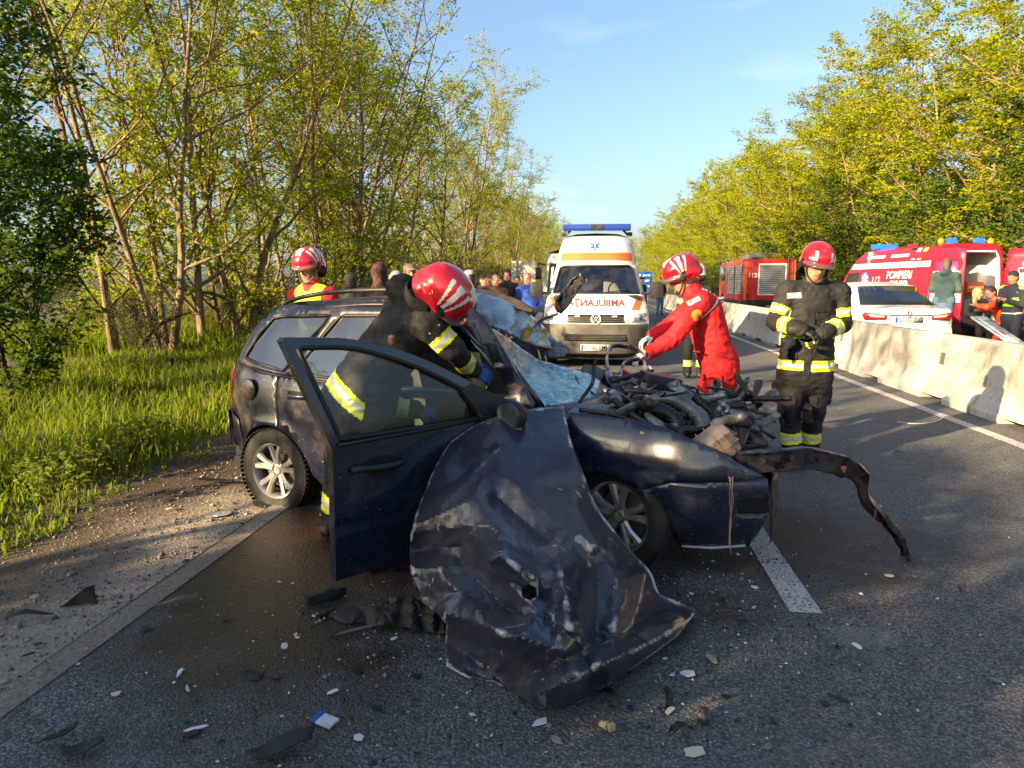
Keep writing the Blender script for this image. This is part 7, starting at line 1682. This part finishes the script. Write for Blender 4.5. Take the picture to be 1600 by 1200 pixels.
crowd = [
    # px of head, Y, turn, height, arms, jacket, trousers, options, label
    (550, 8.8, 200, 1.66, 'down', DGRN, BLK, dict(hair=1, beanie=DGRN), 'person in dark green beanie seen from behind beside the yellow-vest medic'),
    (592, 8.6, 190, 1.78, 'down', BLK, BLK, dict(hoodm=mk('patterned_hood', (.03, .016, .02), .9, layers=[(30, .5, .6, (.12, .03, .04), .9)])), 'person in black jacket with dark red patterned hood behind the car'),
    (617, 9.0, 150, 1.68, 'down', GRY, JEAN, dict(hoodm=GRY), 'person with pale grey hood up behind the car'),
    (641, 9.3, 10, 1.80, 'down', WHT, JEAN, dict(hair=1, beard=1, capm=KHK), 'bearded man in khaki cap behind the leaning firefighter'),
    (737, 12.5, 250, 1.78, 'down', BLK, BLK, dict(hair=1, capm=GRY), 'man in grey cap and black jacket turned away towards the trees'),
    (752, 15.0, 60, 1.72, 'down', NAV, BLK, dict(hair=1), 'dark-haired man in navy behind the man with the grey cap'),
    (763, 16.5, 20, 1.70, 'pocket', BLK, JEAN, dict(hair=1), 'man in black between the navy jacket and the brown jacket'),
    (774, 15.5, 10, 1.73, 'cross', BRN, BLK, dict(hair=1), 'man in brown jacket with folded arms among the bystanders'),
    (784, 17.5, 350, 1.70, 'down', GRY, JEAN, dict(hair=1), 'person in grey half hidden behind the black hooded man'),
    (792, 15.8, 0, 1.86, 'cross', BLK, BLK, dict(hoodm=BLK), 'tall man in black hooded top with folded arms'),
    (808, 16.8, 0, 1.72, 'down', LBL, LBL, dict(hair=1), 'person in light blue behind the blue tracksuit'),
    (825, 15.6, 350, 1.77, 'back', BLU, BLU, dict(hair=1), 'young man in royal blue tracksuit standing beside the ambulance'),
    (756, 19.0, 10, 1.74, 'down', GRY, BLK, dict(hair=1), 'person in grey at the back of the bystanders'),
    (1032, 35.0, 10, 1.80, 'pocket', BLK, JEAN, dict(hair=1), 'man in black jacket and blue jeans by the far barrier'),
    (1000, 24.0, 30, 1.78, 'down', NAV, BLK, dict(hair=1, capm=NAV), 'man in dark cap half hidden by the ambulance mirror'),
]
for i, (px, Yd, rot, H, arms, jk, tr_, op_, lab) in enumerate(crowd):
    c0 = W(px, 440, Yd); J = stand(c0.x, Yd, RAD(rot), H, arms, .03, look=RAD((i * 37) % 40 - 20))
    o = dict(bulk=.012, hair=op_.get('hair'), beard=op_.get('beard'), hood=bool(op_.get('hoodm')))
    r_, bd = person(lab, J, [jk, tr_, SKIN_P if i % 3 == 0 else SKIN, BOOT, HAIR_G if i % 4 == 3 and not op_.get('beard') else HAIR, None, None, None, op_.get('hoodm')], o, .014 if Yd < 10 else (.020 if Yd < 18 else .028), 'bystanders' , seed=20 + i, wr=.005)
    if op_.get('capm'): cap_hat(r_, J, op_['capm'])
    if op_.get('beanie'): cap_hat(r_, J, op_['beanie'], False)
# people at the rescue van
c0 = W(1478, 430, 14.9); J = stand(c0.x, 14.9, RAD(140), 1.76, 'phone', .06, z=.30)
r_, bd = person('man in grey-green hooded top standing at the open van door', J, [TEAL, JEAN, SKIN, BOOT, HAIR_G, None, None, None, TEAL], dict(bulk=.02, hair=1, hooddown=1), .018, seed=50)
c0 = W(1586, 450, 13.6); J = stand(c0.x, 13.6, RAD(-70), 1.78, 'phone', .1)
POL = mk('police_vest', (.30, .75, .03), .6)
r_, bd = person('police officer in dark uniform and bright green vest at the van', J, [NAV, NAV, SKIN, BOOT, HAIR, None, None, None, POL], dict(bulk=.012, hair=1, torso=((.62, .95, 8), (.30, .36, 6)), extra=[cap(J['shL'] + Vector((0, 0, .02)), J['chest'], .075, .08, 8, .03), cap(J['shR'] + Vector((0, 0, .02)), J['chest'], .075, .08, 8, .03)]), .018, seed=51)
cap_hat(r_, J, NAV, False)
c0 = W(1555, 470, 14.2); J = stand(c0.x + .05, 14.2, RAD(-80), 1.60, 'phone', .35)
J['head'] = W(1548, 457, 14.2); J['neck'] = W(1556, 470, 14.2); J['chest'] = W(1562, 484, 14.2); J['shL'] = W(1556, 476, 14.05); J['shR'] = W(1560, 474, 14.35); J['pelvis'] = W(1574, 505, 14.2); J['elL'] = W(1542, 480, 13.95); J['wrL'] = W(1530, 478, 14.0); J['elR'] = W(1545, 482, 14.3); J['wrR'] = W(1532, 484, 14.2); J['front'] = Vector((-1, -.1, -.3)); J['face'] = Vector((-1, -.2, -.3)); J['up'] = Vector((-.3, 0, 1))
for S_, q in (('L', -1), ('R', 1)): J['hip' + S_] = J['pelvis'] + Vector((0, .09 * q, -.04)); J['kn' + S_] = Vector((J['pelvis'].x - .12, 14.2 + .1 * q, .45)); J['an' + S_] = Vector((J['pelvis'].x + .05, 14.2 + .1 * q, .1)); J['toe' + S_] = Vector((J['pelvis'].x - .1, 14.2 + .1 * q, .04))
ORG = mk('orange_medic_jacket', (.80, .07, .02), .6)
r_, bd = person('paramedic in orange jacket leaning towards the seated woman', J, [ORG, ORG, SKIN, BOOT, HAIR], dict(bulk=.014, hair=1, torso=((.40, .48, 6), (.10, .18, 6))), .018, seed=52)
c0 = W(1526, 480, 14.9); x0 = c0.x; J = stand(x0, 14.9, RAD(30), 1.66, 'down')
J['pelvis'] = Vector((x0, 15.05, .74)); J['chest'] = Vector((x0, 14.95, 1.06)); J['neck'] = Vector((x0, 14.92, 1.20)); J['head'] = Vector((x0 - .01, 14.88, 1.34)); J['face'] = Vector((.3, -1, -.1)); J['up'] = Vector((0, -.1, 1)); J['front'] = Vector((.1, -1, 0))
for S_, q in (('L', 1), ('R', -1)):
    J['sh' + S_] = Vector((x0 + .16 * q, 14.93, 1.15)); J['el' + S_] = Vector((x0 + .22 * q, 14.85, .92)); J['wr' + S_] = Vector((x0 + .08 * q, 14.66, .84)); J['hip' + S_] = Vector((x0 + .09 * q, 15.0, .72)); J['kn' + S_] = Vector((x0 + .11 * q, 14.60, .74)); J['an' + S_] = Vector((x0 + .11 * q, 14.56, .32)); J['toe' + S_] = Vector((x0 + .12 * q, 14.42, .26))
s, f, u = frame(J['face'], J['up'])
r_, bd = person('blond woman in black seated in the back of the rescue van', J, [BLK, BLK, SKIN, BOOT, HAIR_B], dict(bulk=.012, hair=1, extra=[cap(J['head'] + s * .08, J['head'] + s * .09 - u * .22 + f * .03, .035, .03, 4, .02), cap(J['head'] - s * .08, J['head'] - s * .09 - u * .22 + f * .03, .035, .03, 4, .02)]), .018, seed=53)
# ------------------------------------------------------------------ debris on the road
rdb = random.Random(9)
def flat_shard(name, px, py, w, h, mat, label, seed, thick=.004, group='crash debris on the road', tilt=.15, n=6, rz=None):
    r = random.Random(seed); P0 = GP(px, py); pts = []
    for k in range(n):
        a = 2 * pi * k / n + r.uniform(-.3, .3); q = r.uniform(.65, 1.1); pts.append((cos(a) * w / 2 * q, sin(a) * h / 2 * q))
    bend = r.uniform(-.2, .2)
    b = MB(); b.prism(pts, 0, thick, lambda x, y, z: (x, y, z + .012 + bend * x + tilt * y * r.uniform(.4, 1) * .6))
    o = b.obj(name, mat); mz = min(v.co.z for v in o.data.vertices)
    o.location = (P0.x, P0.y, .006 - mz); o.rotation_euler = (0, 0, r.uniform(0, 6.28) if rz is None else rz)
    tag(o, label, 'debris', group); return o
WS = mk('white_plastic_shard', (.58, .60, .63), .4); CS = mk('cream_shard', (.50, .46, .38), .6); BS = BLACK_PL; BLS = mk('blue_shard', (.10, .18, .38), .4); TS = mk('tan_shard', (.28, .20, .13), .7); MIR = mk('mirror_shard', (.6, .62, .66), .08, .9); GSH = mk('grey_shard', (.16, .17, .17), .6)
shards = [(1075, 1057, .075, .05, WS, 'white plastic shard lying right of the bonnet'), (1112, 1034, .09, .03, TS, 'long tan-edged shard beside the bonnet tip'), (1039, 1032, .035, .02, WS, 'small white chip below the bonnet tip'), (1339, 1013, .06, .03, WS, 'white sliver on the road at right of the dash'),
          (845, 1132, .075, .04, WS, 'white pointed shard in front of the bonnet'), (561, 1156, .055, .035, WS, 'white chip at the bottom edge below the bonnet'), (306, 1142, .08, .022, WS, 'thin white sliver at lower left'), (281, 1055, .06, .02, WS, 'white sliver on the dark stained asphalt'), (293, 1080, .05, .015, CS, 'cream sliver left of the white ones'),
          (445, 1013, .05, .035, CS, 'cream flake on the stain below the door'), (465, 999, .03, .02, WS, 'tiny white flake beside the cream flake'), (462, 994, .03, .02, CS, 'tiny cream flake near the door'), (616, 1000, .04, .025, WS, 'white flake left of the bonnet'), (645, 1093, .035, .045, MIR, 'shiny bluish mirror fragment in the gravel'), (182, 1088, .04, .05, CS, 'cream chip far lower left'),
          (1046, 1115, .06, .03, CS, 'cream rectangular chip below the bonnet roll'), (1085, 1178, .085, .06, CS, 'large cream chip at the bottom edge'), (1180, 920, .05, .03, WS, 'white shard under the crushed bumper'), (1113, 928, .05, .02, GSH, 'grey shard under the bumper corner'), (1080, 930, .03, .02, WS, 'small pale shard beside the front tyre'),
          (1390, 903, .06, .035, CS, 'pale flake near the torn beam end'), (1429, 903, .03, .02, BLS, 'small blue chip beside the beam end'), (1160, 972, .07, .02, BS, 'black sliver right of the bonnet tip'), (1310, 1095, .11, .035, BS, 'flat black strip on the open road'), (1288, 1102, .05, .04, BS, 'black lump of plastic on the open road'), (1135, 1093, .05, .035, BS, 'black clip near the bonnet'), (1208, 1130, .05, .025, BS, 'black scrap on the road centre'),
          (1555, 1066, .06, .03, GSH, 'grey scrap near the right picture edge'), (1500, 925, .14, .02, BS, 'thin black strip right of the beam end'), (1398, 705, .16, .03, BS, 'dark strip lying by the right edge line'), (1315, 640, .10, .02, GSH, 'grey strip beside the walking firefighter'), (650, 1060, .05, .03, BS, 'black scrap left of the bonnet fold'), (560, 1050, .06, .03, BS, 'black chip on the gravelly asphalt'),
          (300, 1150, .07, .04, BS, 'black chip near the lower left corner'), (590, 1110, .06, .03, BS, 'black scrap at the bottom centre'), (430, 1060, .07, .05, BS, 'black ring-like scrap below the door'), (355, 970, .08, .04, BS, 'black crumpled scrap on the brown stain'), (230, 985, .07, .05, BS, 'black broken clip on the brown stain'), (490, 965, .03, .02, CS, 'cream chip near the door shadow'), (520, 1085, .05, .02, WS, 'pale sliver in the gravel'),
          (265, 797, .07, .04, CS, 'folded pale scrap on the shoulder'), (55, 935, .07, .05, GSH, 'grey stone-like scrap on the shoulder'), (60, 1010, .05, .03, BS, 'black chip on the pale shoulder'), (45, 1025, .06, .02, BS, 'black sliver on the pale shoulder'), (195, 860, .09, .05, BS, 'dark scrap in the shoulder dirt'), (870, 1160, .05, .03, GSH, 'grey chip at the bottom edge'), (1200, 1170, .05, .03, GSH, 'grey chip at the bottom right'), (985, 1110, .05, .03, BS, 'black scrap under the bonnet roll')]
for i, (px, py, w, h, m_, lab) in enumerate(shards): flat_shard('debris_shard', px, py, w, h, m_, lab, 100 + i)
# small crumbs of glass and plastic, too many to count
rng = np.random.default_rng(77); V = []; F = []; MI = []
for k in range(4000):
    if k < 2000: x, y = rng.normal(-.2, .8), rng.normal(2.75, .5)
    elif k < 3300: x, y = rng.normal(1.0, .55), rng.normal(3.5, .6)
    else: x, y = rng.uniform(-2.2, 3.4), rng.uniform(2.0, 7.5)
    s_ = rng.uniform(.002, .009) * (1.9 if rng.uniform() < .08 else 1); a = rng.uniform(0, 6.28); b_ = len(V)
    c, s2 = cos(a) * s_, sin(a) * s_
    V += [(x + c, y + s2, .006), (x - s2 * .7, y + c * .7, .006), (x - c, y - s2, .006), (x + s2 * .6, y - c * .6, .007), (x, y, .006 + s_ * rng.uniform(.5, 1.1))]
    F += [(b_, b_ + 1, b_ + 4), (b_ + 1, b_ + 2, b_ + 4), (b_ + 2, b_ + 3, b_ + 4), (b_ + 3, b_, b_ + 4)]; MI += [int(rng.choice([0, 1, 1, 1, 1, 1, 1, 1, 1, 2, 3, 3, 3, 3, 3]))] * 4
me = mesh_np('debris', np.array(V), np.array(F)); me.polygons.foreach_set('material_index', MI)
o = link('debris', me, [WS, BLACK_PL, CS, GSH]); tag(o, 'scattered crumbs of glass and plastic round the wreck', 'debris', kind='stuff')
# larger pieces
def piece(name, label, mat, build, cat='debris', group=None, angle=40):
    b = MB(); build(b); o = b.obj(name, mat, None, angle=angle); tag(o, label, cat, group); return o
def t_lay(b, pts, r, **k): b.tube(spl([GP(x, y, z) for x, y, z in pts], 4), r, **k)
def scrap(name, label, px, py, w, h, rz, mat, seed, lift=.02, cat='debris'):
    """torn flat piece of trim, bent and lying on the road"""
    r = random.Random(seed); n = 12; ol = []
    for k in range(n):
        a = 2 * pi * k / n; q = r.uniform(.72, 1.1); ol.append((cos(a) * w / 2 * q, (abs(sin(a)) ** .6) * (1 if sin(a) >= 0 else -1) * h / 2 * q))
    P0 = GP(px, py); R_ = Matrix.Rotation(rz, 3, 'Z')
    def f(x, y):
        z = .010 + lift * (.5 + .5 * cos(x / w * 5 + seed)) + abs(y) * .25 + crumple(x * 6, y * 6, 1.2, .008, seed, 2); return R_ @ Vector((x, y, max(.002, z)))
    o = panel(name, ol, f, mat, None, step=.018, thick=.0); md = o.modifiers.new('thickness', 'SOLIDIFY'); md.thickness = .005; md.offset = 1
    o.data.set_sharp_from_angle(angle=RAD(25)); o.location = (P0.x, P0.y, .002); tag(o, label, cat, 'torn trim pieces on the road'); return o
piece('plastic_bar', 'black bar-shaped plastic piece beside the boot under the door', BLACK_PL, lambda b: (b.box(GP(508, 928, .03), (.20, .06, .045), rot=Matrix.Rotation(RAD(38), 3, 'Z'), bev=.012), b.box(GP(514, 922, .05), (.05, .03, .02), rot=Matrix.Rotation(RAD(38), 3, 'Z'), bev=.004)))
scrap('bumper_strip', 'long grey-brown torn strip on the brown stain', 285, 947, .30, .045, RAD(12), mk('muddy_strip', (.13, .10, .07), .8, layers=[(12, .4, .7, (.03, .025, .02), .8)]), 31)
scrap('bracket_strip', 'black bracket strip lying on the pale shoulder', 45, 970, .24, .04, RAD(14), BLACK_PL, 32)
piece('triangle_flap', 'dark triangular rubber flap upright on the shoulder', BLACK_PL, lambda b: b.prism([(0, 0), (.16, 0), (.15, .09), (.12, .085)], 0, .012, lambda x, y, z: GP(90, 952) + Vector((x * .9, .02 + x * .3 + z, y))))
scrap('dark_bumper_piece', 'curved dark plastic piece lying at the grass edge', 335, 757, .32, .06, RAD(8), BLACK_PL, 33)
UBM = mk('muddy_cover', (.030, .025, .021), .8, layers=[(8, .5, .75, (.075, .058, .04), .9)], bump=(20, .01))
into(patch('cover_sheet', [(490, 968, 3.06), (560, 940, 3.2), (640, 930, 3.12), (690, 965, 2.95), (640, 990, 2.9), (560, 980, 3.0), (600, 955, 3.0)], [(490, 966), (520, 950), (560, 944), (590, 950), (612, 934), (640, 930), (668, 948), (694, 962), (694, 990), (655, 986), (620, 976), (585, 978), (540, 974)], UBM, None, 5, (.07, 2.6, 4.0), .008, sharp=30), empty('underbody_cover', GP(590, 970), 0, 'large dark crumpled underbody cover half under the bonnet', 'debris'))
piece('metal_rod', 'thin grey rod lying beside the underbody cover', STEEL, lambda b: t_lay(b, [(524, 992, .01), (570, 980, .02), (620, 970, .03), (660, 960, .05)], .007))
piece('cable_scrap', 'loop of black cable on the gravelly asphalt', BLACK_PL, lambda b: t_lay(b, [(380, 1050, .01), (395, 1045, .012), (410, 1050, .012), (405, 1060, .01), (388, 1060, .01)], .006))
scrap('plastic_lath', 'dark lath lying near the lower left corner', 95, 1160, .14, .03, RAD(62), BLACK_PL, 34)
scrap('plastic_plate', 'black broken plate at the bottom left edge', 130, 1182, .14, .06, RAD(20), BLACK_PL, 35)
scrap('dark_trim_piece', 'dark trim fragment at the bottom edge below the bonnet', 440, 1182, .24, .08, RAD(24), BLACK_PL, 36, .03)
scrap('black_trim_strip', 'black strip under the rolled bonnet edge', 950, 1096, .14, .04, RAD(-50), BLACK_PL, 37)
scrap('trim_sliver', 'curved black sliver at the bottom near the cream chip', 1062, 1154, .12, .035, RAD(35), BLACK_PL, 38, .03)
piece('foil_lump', 'crumpled silver foil lump on the road below the bonnet', GREYM, lambda b: b.ball(GP(1100, 1118, .03), (.03, .035, .03), 7), angle=5)
piece('bulb_socket', 'pale bulb socket lying near the bottom centre', mk('socket_beige', (.33, .27, .20), .6), lambda b: (b.tube([GP(938, 1130, .014), GP(950, 1134, .016)], [.010, .017], 10), b.box(GP(955, 1136, .016), (.028, .02, .026), rot=Matrix.Rotation(.5, 3, 'Z'), bev=.006)))
piece('wire_scrap', 'thin black scrap with two ends on the open road', BLACK_PL, lambda b: t_lay(b, [(1042, 1078, .01), (1046, 1088, .03), (1046, 1104, .01)], .014))
piece('strap_line', 'thin pale cord lying across the right lane', mk('pale_cord', (.5, .48, .44), .7), lambda b: t_lay(b, [(1402, 659, .006), (1430, 662, .006), (1460, 659, .006), (1478, 650, .01)], .006))
scrap('plastic_wheel_liner', 'curved black wheel liner lying by the firefighter', 1188, 660, .36, .12, RAD(10), BLACK_PL, 40, .03)
o = into(patch('wing_scrap', [(1178, 640, 7.6), (1212, 655, 7.2), (1190, 655, 7.3)], [(1180, 628), (1186, 634), (1198, 644), (1213, 652), (1212, 660), (1198, 656), (1186, 644)], BLACK_PL, None, 4, (.03, 4, 2), .01), empty('torn_wing_liner', GP(1196, 656), 0, 'upright torn black wing liner beside the walking firefighter', 'debris'))
o = scrap('road_scrap', 'grey flat bar lying beyond the crushed wing', 1198, 596, .35, .10, RAD(5), GSH, 39)
# two discs, a cigarette packet
for i, (px, py) in enumerate(((334, 804), (347, 802))):
    b = MB(); b.lathe([(.012, 0), (.060, 0), (.060, .002), (.012, .002), (.012, 0)], (0, 0, 0), 'z', 28); o = b.obj('disc', mk('disc_silver', (.62, .64, .68), .15, .6)); o.location = GP(px, py, .004 + .003 * i)
    tag(o, ('silver disc lying on the shoulder by the rear wheel' if i == 0 else 'silver disc overlapping the other one by the rear wheel'), 'disc', 'discs on the shoulder')
pk = empty('card_packet', GP(508, 1130), RAD(-25), 'crushed blue and white card packet on the gravelly asphalt', 'packet')
b = MB(); b.box((0, 0, .012), (.085, .055, .010), rot=Matrix.Rotation(.08, 3, 'Y'), bev=.003); b.obj('packet_box', mk('packet_white', (.55, .57, .60), .5, layers=[(40, .55, .65, (.35, .38, .45), .5)]), pk)
b = MB(); b.box((-.034, 0, .0155), (.028, .057, .0125), rot=Matrix.Rotation(.08, 3, 'Y'), bev=.003); b.obj('packet_band', mk('packet_blue', (.03, .09, .28), .5), pk)
